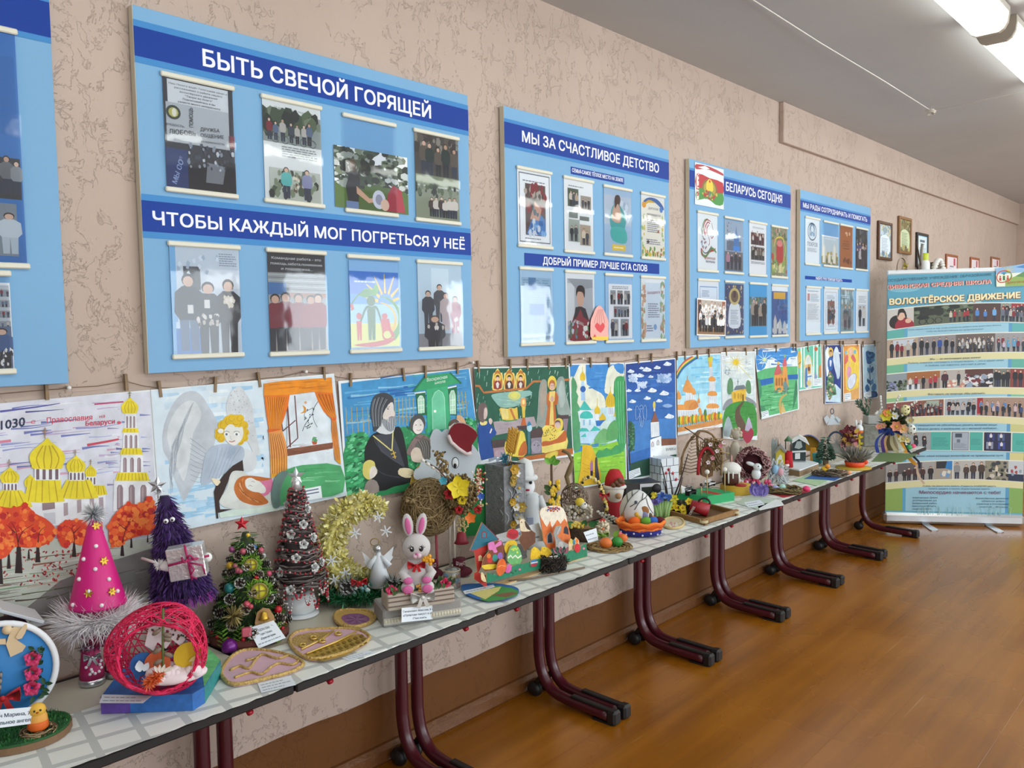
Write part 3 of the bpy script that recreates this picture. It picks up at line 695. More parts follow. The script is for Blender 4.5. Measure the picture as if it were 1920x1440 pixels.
def s4(a):
    a.r_(.02,.02,.98,.95,'e9e6d8');a.g('.1 .9 .35 .97 .7 .96 .95 .86 .95 .8 .6 .9 .3 .9 .08 .8','3f6aa8',3);a.g('.05 .8 .3 .93 .6 .9 .3 .88','d9b03a',3);a.e(.12,.84,.09,.05,'e0a43a');a.e(.86,.8,.07,.05,'4a86c8');a.dots(50,(.02,.02,.98,.14),(.02,.05),('6a9a4a','d9c04a','e9ede0','c97a3a'),3);a.dots(14,(.02,.12,.14,.7),(.02,.04),('d9c04a','9fc07a'),4);a.dots(14,(.88,.12,.98,.7),(.02,.04),('d9c04a','9fc07a'),5)
    a.t('ДИПЛОМ',(.3,.78),(.72,.78),.035,'5a5a78');a.t('НАГРАЖДАЕТСЯ',(.24,.68),(.82,.68),.03,'5a5a78',.01);a.lines(.25,.4,.82,.62,7,'7d8296');a.lines(.2,.2,.85,.3,3,'7d8296');a.g('.66 .4 .72 .46 .78 .4 .72 .42','b5502c');a.g('.22 .24 .28 .28 .34 .24 .28 .22','4a3a2c')
sheet('certificate with rainbow top and green floral bottom border',*P3[3],s4,name='certificate',cat='certificate')
def s5(a):
    a.r_(0,0,1,1,'a9c9e0');a.r_(.04,.1,.96,.9,'93b6ce')
    for i in range(3): a.lines(.08+.3*i,.14,.34+.3*i,.88,22,'6c8ea8',.4,i)
    a.r_(.25,.72,.48,.9,'4d7da8');a.r_(.27,.38,.72,.54,'3f7fb8');a.r_(.04,.0,1,.12,'b9d3e4');a.t('Верните моду на детей',(.06,.03),(.98,.05),.05,'3d5f7c',.02)
sheet('pale blue newspaper page in the lower left pocket',*P3[4],s5)
def s6(a):
    a.r_(.06,.02,.94,.92,'b3b8bd');a.r_(.06,.3,.3,.85,'d3d8da');a.g('.06 .92 .94 .92 .94 .8 .4 .75','9aa0a6');a.g('.12 .02 .3 .42 .5 .5 .72 .42 .9 .02','8f2f3c',2);a.g('.25 .3 .33 .5 .5 .52 .68 .48 .78 .3 .6 .36 .5 .48 .38 .36','2a2a30');a.e(.5,.64,.12,.13,'d3ac94');a.g('.36 .66 .36 .76 .44 .82 .58 .82 .66 .76 .64 .64 .58 .72 .42 .73','1f1b1b',3);a.t('MARSHALL',(.3,.28),(.62,.22),.05,'c9c9c0',.02);a.dots(22,(.1,.05,.4,.3),(.02,.05),('7a8fb0','5a6f5a','c9d3dc'),3);a.dots(16,(.6,.05,.85,.28),(.02,.05),('5f9a6a','e2e6e0'),4)
sheet('portrait of a dark-haired boy in a red and black top',*P3[5],s6)
def s7(a):
    a.r_(.12,.02,1,.88,'e9ecee');a.lines(.25,.8,.9,.85,2,'6a7078')
    for x,y,w_,h in ((.18,.56,.2,.22),(.44,.56,.2,.22),(.7,.56,.22,.22),(.3,.36,.58,.17),(.2,.06,.26,.27),(.56,.06,.3,.27)): a.r_(x,y,x+w_,y+h,'8d949a');a.crowd(2 if w_ < .4 else 5,x,x+w_,y,h*.9,int(x*40),w=1.1)
sheet('white sheet with seven small group photos in three rows',*P3[6],s7,bg='9ec3e2')
def s8(a):
    a.r_(.02,.02,.98,.93,'cfdce6');a.dots(60,(.02,.02,.16,.93),(.03,.06),('8fae8a','c9a48c','dfe6de','b08a6a'),2);a.dots(60,(.82,.02,.98,.93),(.03,.06),('8fae8a','c9a48c','dfe6de','b08a6a'),3);a.t('Благодарность',(.25,.74),(.8,.76),.05,'a04a5a',0,.3);a.lines(.28,.35,.8,.6,7,'7d8296');a.lines(.22,.12,.5,.24,3,'7d8296');a.e(.58,.2,.07,.05,'7fa5c8')
sheet('thank-you certificate with floral side borders',*P3[7],s8,name='certificate',cat='certificate')
# paper hands pinned on board 3 between the two portraits
hx,hz = wq(1124,607)
a = Art(lambda x,y: wall_at(x,y,BF-.011)-V((hx,BF-.011,hz)),(0,-1,0),-1,dl=.00008)
hp = '1110 636 1107 616 1108 600 1112 590 1117 578 1124 573 1130 578 1136 590 1141 604 1140 620 1139 637'
a.g(hp,'e2a29a',3);a.g(hp,'e8aca4',3)
for k in range(5): a.st([(1114+k*5,612-abs(k-2)*3),(1118+k*3,592-k),(1122+k*2,580)],1,'c77f7a')
a.g('1115 612 1120 605 1125 610 1130 605 1134 612 1126 624','d9484e',2);a.g('1110 637 1140 638 1140 631 1110 630','e6c84a');a.g('1112 632 1115 626 1118 632','d9484e')
o = a.out('paper_hands',None);o.location = (hx,BF-.011,hz);tag(o,'pink paper cut-out of cupped hands holding a red heart','paper cut-out')
# ---- board 4
q = T_(0,1270,270,3.6)
P4 = [(q(130,447),q(272,870)),(q(313,485),q(443,883)),(q(480,515),q(600,898)),(q(630,545),q(740,910)),(q(135,907),q(280,1315)),(q(317,920),q(448,1307)),(q(483,933),q(604,1303)),(q(634,945),q(744,1298))]
B4 = board('third blue notice board, with the red and green flag sheet on its band',(1292.5,297),(1481.5,642),[((1296,319),(1480,390.5),.012,[('БЕЛАРУСЬ СЕГОДНЯ',(1361,357),(1466,381),16)])],P4)
def s1(a):
    a.r_(0,0,1,1,'dde6ea');a.g('.04 .96 .5 .98 .96 .9 .96 .84 .5 .9 .04 .84','b3333f',2);a.g('.1 .9 .35 .88 .5 .93 .35 .97','f0efea');a.g('.05 .34 .05 .74 .5 .7 .97 .66 .97 .36 .7 .3 .4 .36','b8262f',2);a.g('.05 .1 .05 .36 .3 .42 .6 .34 .97 .4 .97 .12 .7 .08 .4 .2','3f8f3a',2);a.g('.05 .1 .13 .14 .13 .8 .05 .84','e6dcd6');a.dots(14,(.06,.14,.12,.8),.025,('b3333f',),2,sides=4)
    a.e(.5,.42,.27,.25,'7a6a2c');a.e(.5,.43,.21,.2,'a8963c');a.g('.38 .42 .4 .6 .5 .68 .6 .6 .62 .42 .5 .36','e2c93a',2);a.e(.5,.32,.1,.07,'4f7fb0',12);a.g('.46 .62 .5 .66 .54 .62 .5 .58','c9302c');a.dots(40,(.24,.18,.76,.36),(.02,.05),('c9b44a','a8302c','4f8a3a'),4)
    a.g('.02 .74 .5 .82 .98 .66 .98 .74 .5 .9 .02 .82','eef3f5',2)
sheet('sheet with a red and green flag and a gold coat of arms',q(115,122),q(310,443),s1,inset=(0,0),dy=.003,name='flag_sheet')
def s1(a):
    R_,G_ = 'b5333c','5a8f50'
    a.e(.56,.78,.26,.14,'e9efee');[a.st(p,.04,c,4,tap=.6) for p,c in (('.36 .62 .3 .78 .45 .9 .66 .88',R_),('.25 .64 .24 .76 .34 .88 .5 .92',G_),('.42 .64 .38 .76 .5 .86 .62 .84',R_),('.3 .55 .2 .66 .2 .74','8f949a'),('.5 .62 .46 .74 .56 .82',R_))]
    a.st('.7 .86 .76 .76 .82 .7 .76 .68 .78 .62 .7 .58 .66 .62',.018,'9a4a50',3);a.st('.55 .6 .6 .5 .54 .44',.02,'9a4a50',3)
    a.st('.18 .38 .2 .28 .4 .24 .6 .34 .9 .38',.05,R_,4);a.st('.2 .32 .3 .24 .5 .28 .7 .4 .94 .33',.04,G_,4);a.st('.2 .36 .34 .3 .5 .32 .7 .44',.02,'4a4f55',4);a.dots(16,(.15,.36,.45,.56),.022,('7a8fb0','8f3a44'),3)
    a.t('БЕЛАРУСКІЯ',(.34,.19),(.88,.19),.04,'a8484e',.02);a.t('ЖАНЧЫНЫ',(.4,.13),(.86,.13),.04,'6f7a82',.02)
sheet('white sheet with a flowing red and green haired profile',*P4[0],s1,bg='e6ebec')
def s2(a):
    a.r_(0,0,1,1,'9fb0c2');a.r_(.12,.4,.9,.6,'6a7686');a.dots(26,(0,.5,.4,.95),(.02,.05),('6f675f','8f8a86'),3,asp=.3);a.g('.5 .42 .48 .68 .58 .72 .62 .92 .68 .72 .78 .68 .78 .42','4f7fb5');a.r_(.46,.4,.82,.5,'3f8fd8');a.r_(0,0,1,.38,'6d7078');a.crowd(4,.1,.95,.02,.36,3,('4a4f5a','8f8078','b5869a','3a3a44'),w=1.3)
sheet('photo of a blue church above a standing group',*P4[1],s2,inset=(.006,.02))
def s3(a):
    a.lines(.2,.9,.9,.94,2,'8a9096');a.r_(.1,.58,.88,.82,'6a4a44');a.crowd(5,.12,.86,.59,.2,3,('23252b','5a3034','d5d0c8'),rows=2,w=1.2);a.r_(.1,.28,.88,.54,'4f4f50');a.crowd(5,.12,.86,.29,.2,5,('23252b','7a6f64','b9b4aa'),rows=2,w=1.2);a.lines(.1,.2,.95,.25,2,'8a9096')
sheet('white sheet with two dark group photos one above the other',*P4[2],s3,bg='e6e9ea')
def s4(a):
    a.r_(0,0,1,1,'8f9a78');a.dots(70,(0,.72,1,.98),(.03,.06),('b5877a','7a8f68','c9b4a0','5a6f4a'),3);a.dots(70,(0,.04,1,.4),(.04,.09),('c9b95a','8fa85a','d9d0a0','5a8f5a','b5503c'),4);a.g('.3 .5 .35 .72 .5 .76 .7 .7 .75 .52 .7 .3 .4 .3','b83c3c',3);a.e(.52,.68,.18,.07,'d98a84');a.st('.15 .6 .3 .78 .7 .8 .88 .6 .8 .35',.03,'e6d24a',4);a.st('.25 .3 .2 .5',.02,'e6d24a');a.r_(.04,.02,.96,.07,'8a8f6a')
sheet('colourful sheet with a red jug among yellow flowers',*P4[3],s4)
def s5(a): a.r_(.06,.02,.94,.93,'dfe9f2');a.st('.08 .04 .08 .9 .92 .9 .92 .04',.02,'5f86b8');a.lines(.18,.72,.56,.84,5,'7d8fa8')
sheet('white sheet with blue frame, mostly hidden by a group photo',*P4[4],s5)
def s5b(a):
    a.r_(.02,.03,.98,.96,'b5aca2');a.r_(.02,.03,.98,.2,'8a6a4c');a.g('.02 .96 .14 .96 .1 .2 .02 .2','7a4a3c');a.g('.86 .96 .98 .96 .98 .2 .9 .2','9a5a44');a.crowd(9,.06,.96,.1,.42,3,('e2e4e6','cfd3d8','23252b','f0efea'),('1f2024','23252b'),rows=4,w=1.0)
sheet('loose crooked photo of a large choir in white shirts',q(120,1045),q(315,1290),s5b,inset=(0,0),dy=.011,rot=-.03,bg='eeeeea')
def s6(a):
    a.r_(0,0,1,1,'3d4a72');a.dots(90,(0,.03,1,.97),(.015,.035),('c9b468','8f9ac0','2c3558','e0d8b0'),3);a.g('.2 .16 .2 .5 .3 .62 .5 .66 .7 .62 .8 .5 .8 .16','dfe6ea',3);a.e(.5,.76,.3,.17,'c9b878');a.e(.5,.76,.2,.12,'6a5a48');a.e(.5,.8,.08,.07,'4a2f3a');a.lines(.28,.2,.74,.5,9,'8a94a8')
sheet('ornate blue and gold icon-style certificate',*P4[5],s6,name='certificate',cat='certificate',inset=(.006,.02))
def s7(a):
    a.r_(0,.76,1,1,'3fa5d8');a.r_(0,0,1,.18,'3fa5d8');a.r_(0,.18,1,.76,'5a7a86');a.dots(20,(0,.55,1,.74),(.04,.08),('6f8a5a','8fb0c0','3f5a4a'),3);a.crowd(4,.1,.95,.19,.5,6,('2b2d33','4a3f3a','23252b','a59a8c'),('23252b',),w=1.3)
sheet('turquoise sheet with a photo of four people in dark clothes',*P4[6],s7,bg='3fa5d8')
def s8(a):
    a.r_(.0,.0,1,.9,'3a5f9a');a.r_(.1,.74,.85,.88,'d9a93a');a.dots(12,(.1,.4,.9,.7),(.05,.1),('4a74b0','345388'),3);a.dots(30,(.05,.03,.98,.26),(.03,.07),('c9cfd8','8f9aa8','5a5f6a','e0e2e2'),4,sides=5)
    for x,h in ((.2,.42),(.5,.34),(.8,.3)): a.g([(x-.1,.02),(x-.1,h*.7),(x,h),(x+.1,h*.7),(x+.1,.02)],'c3c3c0')
sheet('dark blue sheet with white church towers and orange plate',*P4[7],s8)
# ---- board 5
P5 = [(q(860,485),q(958,825)),(q(983,515),q(1083,837)),(q(1095,537),q(1180,850)),(q(1202,558),q(1281,860)),(q(866,958),q(965,1287)),(q(987,963),q(1082,1280)),(q(1100,970),q(1187,1275)),(q(1204,978),q(1283,1272))]
B5 = board('last and smallest blue notice board, nearest the roll-up banner',(1500.6,355),(1630,632.5),[((1501,375),(1629,420.5),.012,[('МЫ РАДЫ СОТРУДНИЧАТЬ И ПОМОГАТЬ',(1505.5,388.8),(1625.5,415.8),9)]),((1509.4,517),(1597,530),0,[('УМЕЙТЕ РУКУ ПОМОЩИ ПОДАТЬ',(1529,524),(1579,528),5)])],P5)
def s1(a):
    a.st([(.48+.3*cos(t),.72+.19*sin(t)) for t in (k*.33 for k in range(20))],.03,'3f5a72');a.e(.48,.78,.14,.1,'8fb0c8');a.e(.48,.78,.09,.07,'e6ebec');a.e(.4,.66,.07,.05,'8fb0c8');a.e(.57,.66,.07,.05,'8fb0c8');a.st('.3 .62 .3 .75 .42 .88 .56 .88 .66 .75 .66 .62',.025,'3f5a72',3);a.t('ПОКРОВ',(.14,.39),(.86,.39),.09,'55677a',.01);a.lines(.14,.26,.86,.35,4,'7d8a96')
sheet('white sheet with a round blue line emblem and large letters',*P5[0],s1,bg='e4ebee')
def s2(a):
    a.r_(0,0,1,.96,'b9c6cc');a.lines(.2,.87,.9,.92,2,'e6e9ea');a.r_(0,0,1,.3,'8a8a74');a.dots(30,(0,.02,1,.4),(.04,.09),('b5a05c','6a7a58','d5cfa8','9a9a86'),3)
    for x,h in ((.15,.7),(.45,.4),(.75,.75)): a.g([(x-.08,.05),(x-.07,h*.8),(x,h),(x+.07,h*.8),(x+.08,.05)],'dcd9cc')
sheet('photo of pale church towers hanging low out of its pocket',q(972,612),q(1085,820),s2,inset=(0,0))
def s3(a): a.r_(0,0,1,1,'a5663a');a.dots(3,(.2,.8,.8,.84),.05,('d9b48c',),2);a.t('АКЦИЯ',(.25,.62),(.7,.62),.04,'7a3f20',.01);a.lines(.2,.5,.8,.6,2,'7a4526');a.r_(.25,.45,.75,.465,'3a2418');a.dots(12,(.1,.1,.9,.2),(.04,.08),('8a4f2a','6a3a20'),3);a.e(.5,.84,.1,.03,'d9b48c')
sheet('plain orange-brown poster on the last blue board',*P5[2],s3,name='poster',cat='poster')
def s4(a): a.r_(0,0,1,1,'3f4348');a.dots(30,(0,.55,1,.97),(.04,.09),('4a5a50','2a2f33','6a7478'),3);a.crowd(4,.05,.95,.05,.5,4,('b5b4b8','4a4f7a','2c2f38'),rows=2,w=1.3)
sheet('dark group photo at the upper right of the last board',*P5[3],s4)
def s5(a): a.lines(.1,.92,.9,.95,1,'5a626a');a.r_(.08,.72,.24,.88,'c98a84');a.lines(.3,.7,.92,.88,6,'98a0a8');a.lines(.08,.3,.92,.66,14,'a8b0b6')
sheet('letter with a small red stamp on the last board',*P5[4],s5,name='letter_sheet')
def s6(a): a.r_(.1,.06,.9,.93,'9aa8b4');a.r_(.12,.07,.88,.92,'e3e8ec');a.r_(.24,.2,.76,.72,'6f5a54');a.dots(30,(.24,.22,.76,.7),(.04,.08),('8a4a44','4a5a72','b5aaa0','3a2f2e'),3);a.lines(.2,.76,.8,.86,3,'98a0a8');a.lines(.3,.12,.8,.16,1,'98a0a8')
sheet('framed white sheet around one reddish photo',*P5[5],s6)
def s7(a): a.r_(0,0,1,1,'8a9a9c');a.dots(30,(0,.6,1,.95),(.05,.1),('a5b5b8','6f8284','c3cfd0'),3);a.lines(.1,.8,.7,.88,2,'e6ebec');a.man(.36,.04,.6,'5a6268','4a5056',w=1.3);a.man(.66,.04,.6,'626a70','4f565c',w=1.3)
sheet('grey photo of two people standing in mist',*P5[6],s7)
def s8(a): a.lines(.2,.7,.9,.88,5,'9aa2aa');a.r_(.14,.12,.86,.66,'c9cfd3');a.man(.34,.12,.5,'3a3f4a','23252b',w=1.2);a.man(.66,.12,.5,'d5d0c8','23252b',w=1.2)
sheet('white sheet with a photo of two people standing',*P5[7],s8)
# ---- board 1, cut by the left edge of the picture
xr,zb = wq(129,718.5);zt = 2.52
B1 = board('nearest blue notice board, cut off by the left edge of the picture',None,(129,718.5),[],[((-90,30),(55.5,504)),((-90,505),(30,700))],(xr-1.33,zt))
a = Art(lambda x,y: V((x-B1.location.x,BF,y-B1.location.z)),(0,-1,0),1,lift=.0006);a.r_(xr-1.33,zt-.155,xr,zt-.035,BAND2);a.r_(xr-1.33,zt-.14,xr,zt-.05,BAND);a.out('title_strip',B1)
def s1(a): a.r_(0,0,1,.94,'2a72b8');a.r_(.62,.56,.96,.9,'1f6ab0');a.r_(.0,.28,.97,.46,'2f3236');a.crowd(4,.4,.95,.3,.16,3,('8a8f94','3a3f44','6a6f74'));a.r_(.5,.03,.86,.26,'7d8a94');a.man(.72,.04,.18,'c3cfd6','b5c3cc',w=1.6)
sheet('bright blue sheet with photos at the left edge',(-90,30),(55.5,504),s1,bg='2a72b8')
def s2(a):
    a.r_(.0,.0,.98,.97,'b9c3ca')
    for k in range(4): a.r_(.7,.72-.12*k+.12,.98,.8-.12*k+.12,'8d98a2');a.crowd(3,.7,.98,.72-.12*k+.12,.08,k)
    a.r_(.55,.0,.98,.5,'5a6f8a');a.man(.8,.02,.46,'3d5f8f','2a2d33',w=1.6);a.dots(30,(.7,.05,.98,.24),.025,('e9e9e6','23252b'),3,sides=4)
sheet('sheet with a column of small photos at the left edge',(-90,520),(30,700),s2,inset=(.004,.01))
# ================================================================ FRAMED CERTIFICATES
def framed(label,a,b,wood,draw,depth=.022):
    x0,z1 = wq(*a,-depth);x1,z0 = wq(*b,-depth);w,h = x1-x0,z1-z0;fw = .024
    t = thing('framed_certificate',label,'framed certificate',((x0+x1)/2,-.001,z0),0,'framed certificates at the far end of the wall')
    m = MB(mat(wood,.45,0,.1,40))
    for s in (-1,1):
        m.box((s*(w/2-fw/2),-depth/2,h/2),(fw,depth-.002,h),None,.004);m.box((0,-depth/2,h/2+s*(h/2-fw/2)),(w-fw*1.9,depth-.002,fw),None,.004)
    m.out('frame',t)
    A = Art(lambda u,v: V((-(w/2-fw)+(w-2*fw)*u,-depth*.55,fw+(h-2*fw)*v)),(0,-1,0),1,dl=.00006);A.asp = h/w;A.bx = (0,0,1,1)
    draw(A);A.out('certificate_print',t)
    MB(mat('5a4630',.8)).box((0,-.003,h/2),(w-.02,.004,h-.02)).out('backing',t)
Q = T_(0,1640,380,6.857)
def c1(bg,pan,ink,top):
    def d(a):
        a.r_(0,0,1,1,bg);a.dots(40,(0,.6,1,1),(.04,.08),top,2);a.g('.1 .12 .1 .55 .25 .66 .5 .7 .75 .66 .9 .55 .9 .12',pan,2);a.e(.5,.84,.2,.1,top[0]);a.lines(.2,.18,.8,.6,9,ink);a.dots(14,(0,0,1,.12),(.06,.1),top,4)
    return d
framed('dark brown framed blue certificate, lowest left of the tall frames',Q(62,226),Q(230,750),'5a3a24',c1('b9cdd8','dbe6ee','9aa8b8',('8fa2a8','6f8598','c9c3a0')))
framed('carved light brown frame with green certificate, highest on the wall',Q(325,165),Q(478,672),'8a5f34',c1('8f8a60','c9d3ac','7d8a6a',('7a6a40','b5a870','5f5a40')))
def c3(a):
    a.r_(0,0,1,1,'8fc0d8');a.r_(.06,.02,.96,.97,'d5e4ea');a.r_(.25,.78,.75,.86,'5a6a74');a.lines(.3,.7,.75,.75,1,'5a6a74');a.lines(.15,.12,.9,.6,12,'9aa8ae')
framed('black framed certificate with white sheet behind the white bottle',Q(556,376),(1741,503),'2a2320',c3)
def c4(a): a.r_(0,0,1,1,'e3dadf');a.r_(.3,.45,.7,.52,'7a8494');a.r_(.68,.55,.86,.95,'c0485a');a.lines(.1,.2,.9,.4,4,'a8a8b5')
for l,a,b,w_ in (('orange-brown framed certificate with a red stamp, left of three low frames',Q(930,655),(1796,522),'9a5a34'),('reddish small framed certificate, middle of three low frames',Q(1244,696),(1836.5,522),'a5603c'),('smallest brown framed certificate, right of three low frames',Q(1508,690),(1875,518),'9a6440')): framed(l,a,b,w_,c4,.018)
# ================================================================ ROLL-UP BANNER
BA,BB = V((6.925,-.165,0)),V((7.43,-1.0,0))
bx = (BB-BA).normalized();BWID = 1.0;bn = V((bx.y,-bx.x,0))
if bn.dot(CAM-BA) < 0: bn = -bn
T = thing('rollup_banner','tall blue roll-up banner about the volunteer movement behind the desks','roll-up banner',BA,atan2(bx.y,bx.x))
TI = MX.Rotation(-atan2(bx.y,bx.x),4,'Z') @ MX.Translation(-BA)
def bpt(x,y): return TI @ hit(x,y,BA,bn)
def H_(x,z): return V((x,0,z))
ALU = mat('c9cdd0',.3,.7)
MB(ALU).box((BWID/2,.03,.052),(BWID+.02,.1,.085),None,.02).out('base_cassette',T)
for x in (.3,.76): MB(ALU).slab([(x-.024,.02),(x+.024,.02),(x+.024+.02,-.19),(x+.018,-.215),(x-.012,-.215),(x-.02,-.2)],.001,.008).out('stabiliser_foot',T)
MB(mat('e4eaec',.35)).box((BWID/2,.012,1.985),(BWID+.006,.03,.035),None,.008).out('top_rail',T)
MB(ALU).tube([(BWID/2,.045,.06),(BWID/2,.045,1.97)],.01).out('support_pole',T)
MB(mat('7fb6c6',.5)).box((BWID/2,.004,1.03),(BWID,.001,1.89)).out('print_backing',T)
A = Art(bpt,(0,-1,0),-1,dl=.00005,lift=.0005);A.r = .5
q1 = T_(0,1640,490,5.332);q2 = T_(0,1640,740,5.332)
SC_ = lambda s,k=q1: [k(*p) for p in xy(s)]
xs = lambda z: None
L0,R0 = .002,.998
def rc(x0,z0,x1,z1,c): A.m.add([A_P(x0,z0),A_P(x1,z0),A_P(x1,z1),A_P(x0,z1)],[(0,1,2,3)],mat(c,.5));A.k += 1
def A_P(x,z): return V((x,-(A.lift+A.k*A.dl),z))
def zx(x,y): p = bpt(x,y);return p.x,p.z
rc(L0,.09,R0,1.965,'6fb2c8')
rc(L0,1.62,R0,1.965,'58a2bd')
for c_,x,z,a,b in (('8cc4d4',.5,1.73,.1,.03),('8cc4d4',.6,1.71,.14,.025),('7ebccf',.25,1.68,.1,.025),('9fd0dc',.63,1.74,.05,.025),('7ebccf',.12,1.86,.12,.03)):
    A.m.add([A_P(x+a*cos(t),z+b*sin(t)) for t in (k*.35 for k in range(18))],[tuple(range(18))],mat(c_,.5));A.k += 1
# rows: list of (top-left px, bottom-left px, top-right px, bottom-right px) -> z at left and right, arched between
def arch(zl,zm,zr,n=16): return [(L0+(R0-L0)*i/n,zl*(1-t)*(1-2*t)+4*zm*t*(1-t)+zr*t*(2*t-1)) for i,t in ((i,i/n) for i in range(n+1))]
def strip(top,bot,c):
    a = arch(*top);b = arch(*bot);vs = [A_P(*p) for p in a]+[A_P(*p) for p in b];n = len(a)
    A.m.add(vs,[(i,i+1,n+i+1,n+i) for i in range(n-1)],mat(c,.5));A.k += 1
def zz(l,m,r,k): return [bpt(*k(x,y)).z for x,y in (l,m,r)]
rows = [((50,492),(700,432),(1480,424),(60,690),(700,615),(1480,612),q1),((58,790),(700,735),(1480,715),(68,975),(700,920),(1480,905),q1),
        ((72,1135),(700,1085),(1480,1075),(80,1305),(700,1262),(1480,1262),q1),((84,90),(700,40),(1480,30),(84,240),(700,205),(1480,232),q2),
        ((95,380),(700,372),(1480,385),(95,555),(700,553),(1480,572),q2),((105,700),(700,660),(1480,668),(115,880),(700,842),(1480,870),q2)]
RZ = []
for r_ in rows:
    k = r_[6];t_ = zz(*r_[:3],k);b_ = zz(*r_[3:6],k);RZ.append((t_,b_))
cream = 'ddd9a8'
for i,(t_,b_) in enumerate(RZ):
    nx = RZ[i+1][0] if i < 5 else [.1,.1,.1]
    bb = [z-.005 for z in b_]
    if i in (1,2,3,5): strip(bb,[z-.055 for z in b_],cream)
    d = .055 if i in (1,2,3,5) else .01
    tp = [z-d for z in b_]
    strip(tp,[z+.008 for z in nx],'9ccbdd')
    # darker columns at both sides of the text bands
    for x0,x1,c_ in ((L0,.115,('5fb0a8','72b894','8fbf8a','9cc48a','5fb0a8','8fb05a')[i]),(.115,.15,'5fa8c8'),(.865,.905,'5b9cc8'),(.905,R0,('5fb0b0','62b0a0','7fbfa0','c9c98a','d5cf90','86b060')[i])):
        ta = arch(*tp,40);tb = arch(*[z+.008 for z in nx],40);ta = [p for p in ta if x0-.013 <= p[0] <= x1+.013];tb = [p for p in tb if x0-.013 <= p[0] <= x1+.013]
        A.m.add([A_P(*p) for p in ta+tb],[(j,j+1,len(ta)+j+1,len(ta)+j) for j in range(len(ta)-1)],mat(c_,.5))
    A.k += 1
    strip([z+.008 for z in t_],[z-.006 for z in b_],'e6e8dc')
def ph(i,x0,x1,bg,fn=None,seed=1):
    """one photograph of row i, between x0 and x1 (fractions of the width)"""
    t_,b_ = RZ[i];n = 6
    ev = lambda q,x: q[0]*(1-x)*(1-2*x)+4*q[1]*x*(1-x)+q[2]*x*(2*x-1)
    def f(u,v): x = x0+(x1-x0)*u;return V((x*BWID,0,ev(b_,x)*(1-v)+ev(t_,x)*v))
    k0 = A.k;P = Art(f,(0,-1,0),1,dl=.00005,lift=A.lift);P.k = k0;P.asp = .1/(x1-x0);P.bx = (0,0,1,1);P.r = .5;P.m = A.m
    for j in range(n): P.r_(j/n,0,(j+1)/n,1,bg);P.k = k0
    P.k = k0+1
    if fn: fn(P)
    A.k = max(k0+1,k0)
    return P
dk = ('23252b','2f333d','3d4353','6a7080','b8b4ae','7d2530')
def cw(n,rows=1,tops=dk,y=.02,h=.7,w=1.1,seed=1,ex=None):
    def d(P):
        if ex: ex(P)
        P.crowd(n,.03,.97,y,h,seed,tops,rows=rows,w=w)
    return d
fo = lambda cols=FOL,b=(0,.4,1,1),n=40: (lambda P: P.dots(n,b,(.05,.12),cols,3))
def hug(P): P.e(.34,.35,.26,.34,'26211f');P.g('.3 0 .45 .5 .8 .48 1 .2 1 0','9c2636',2);P.e(.52,.62,.14,.22,'e0b8a0');P.g('.4 .55 .42 .95 .62 .98 .74 .6 .7 .4 .64 .75 .48 .78','241c1b',2);P.e(.8,.34,.12,.13,'dcb09a')
ph(0,0,.195,'c9c6c0',hug)
ph(0,.195,.62,'5a6350',lambda P: (fo(n=70)(P),P.r_(.1,.5,.5,.85,'2a2d2a'),P.crowd(5,.6,.95,.05,.7,4,('3a5f8f','7a6a60','a02f3a','c9bfae')),[P.st([(x+.06*cos(t),.2+.16*sin(t)) for t in (k*.6 for k in range(11))],.015,'23252b') for x in (.15,.28,.42,.9)]))
ph(0,.62,.815,'4f3a36',cw(3,1,('5f9fd8','4f86c8','6fa8dc'),h=.75,seed=3));ph(0,.815,1,'8a9490',cw(7,2,seed=5,ex=lambda P: P.r_(.4,.55,1,1,'a02f3a')))
ph(1,0,.23,'b5a08c',cw(5,1,seed=2,h=.8,ex=lambda P: P.r_(.2,.6,.9,.95,'c3cdd6')));ph(1,.23,.5,'8f8a8c',cw(6,1,('1f2128','23252b','2b4f9a','23252b'),h=.85,seed=8));ph(1,.5,.78,'6a5f5a',cw(9,3,('c9c9c4','4a4f5a','3a3f44','8a8f94'),h=.5,seed=9));ph(1,.78,1,'9a9a9c',cw(6,2,('5fa0c8','c3b5c9','3a3f4a','7d2f44'),h=.6,seed=11))
ph(2,0,.15,'8f9aa2',lambda P: (fo(b=(0,0,1,.6))(P),P.dots(20,(.05,.1,.6,.5),(.04,.08),('8f96b8','6f78a0'),5)));ph(2,.15,.39,'9a8a80',cw(5,1,('c9a8a0','23252b','b03a44','d8d4cc'),h=.8,seed=4,ex=lambda P: (P.r_(0,.6,1,1,'a5683a'),P.r_(0,0,.4,.3,'d5dae0'))));ph(2,.39,.57,'b5b0aa',lambda P: (P.dots(30,(.3,0,1,.4),(.05,.1),('d8c9b0','c98a7a','e6e0d6'),3),P.man(.2,0,.95,'4a2a33',w=1.6),P.man(.75,.1,.8,'2f333d')));ph(2,.57,.77,'5a3a34',lambda P: P.dots(50,(0,0,1,.7),(.06,.14),('c9cdd3','7a2f38','2a2d33','dfe0e0','8fa0b5'),3));ph(2,.77,.89,'7a8078',cw(4,1,('3a4a3a','23252b'),h=.9,seed=6));ph(2,.89,1,'8a4038',cw(2,1,('1f2128',),h=.9,seed=6))
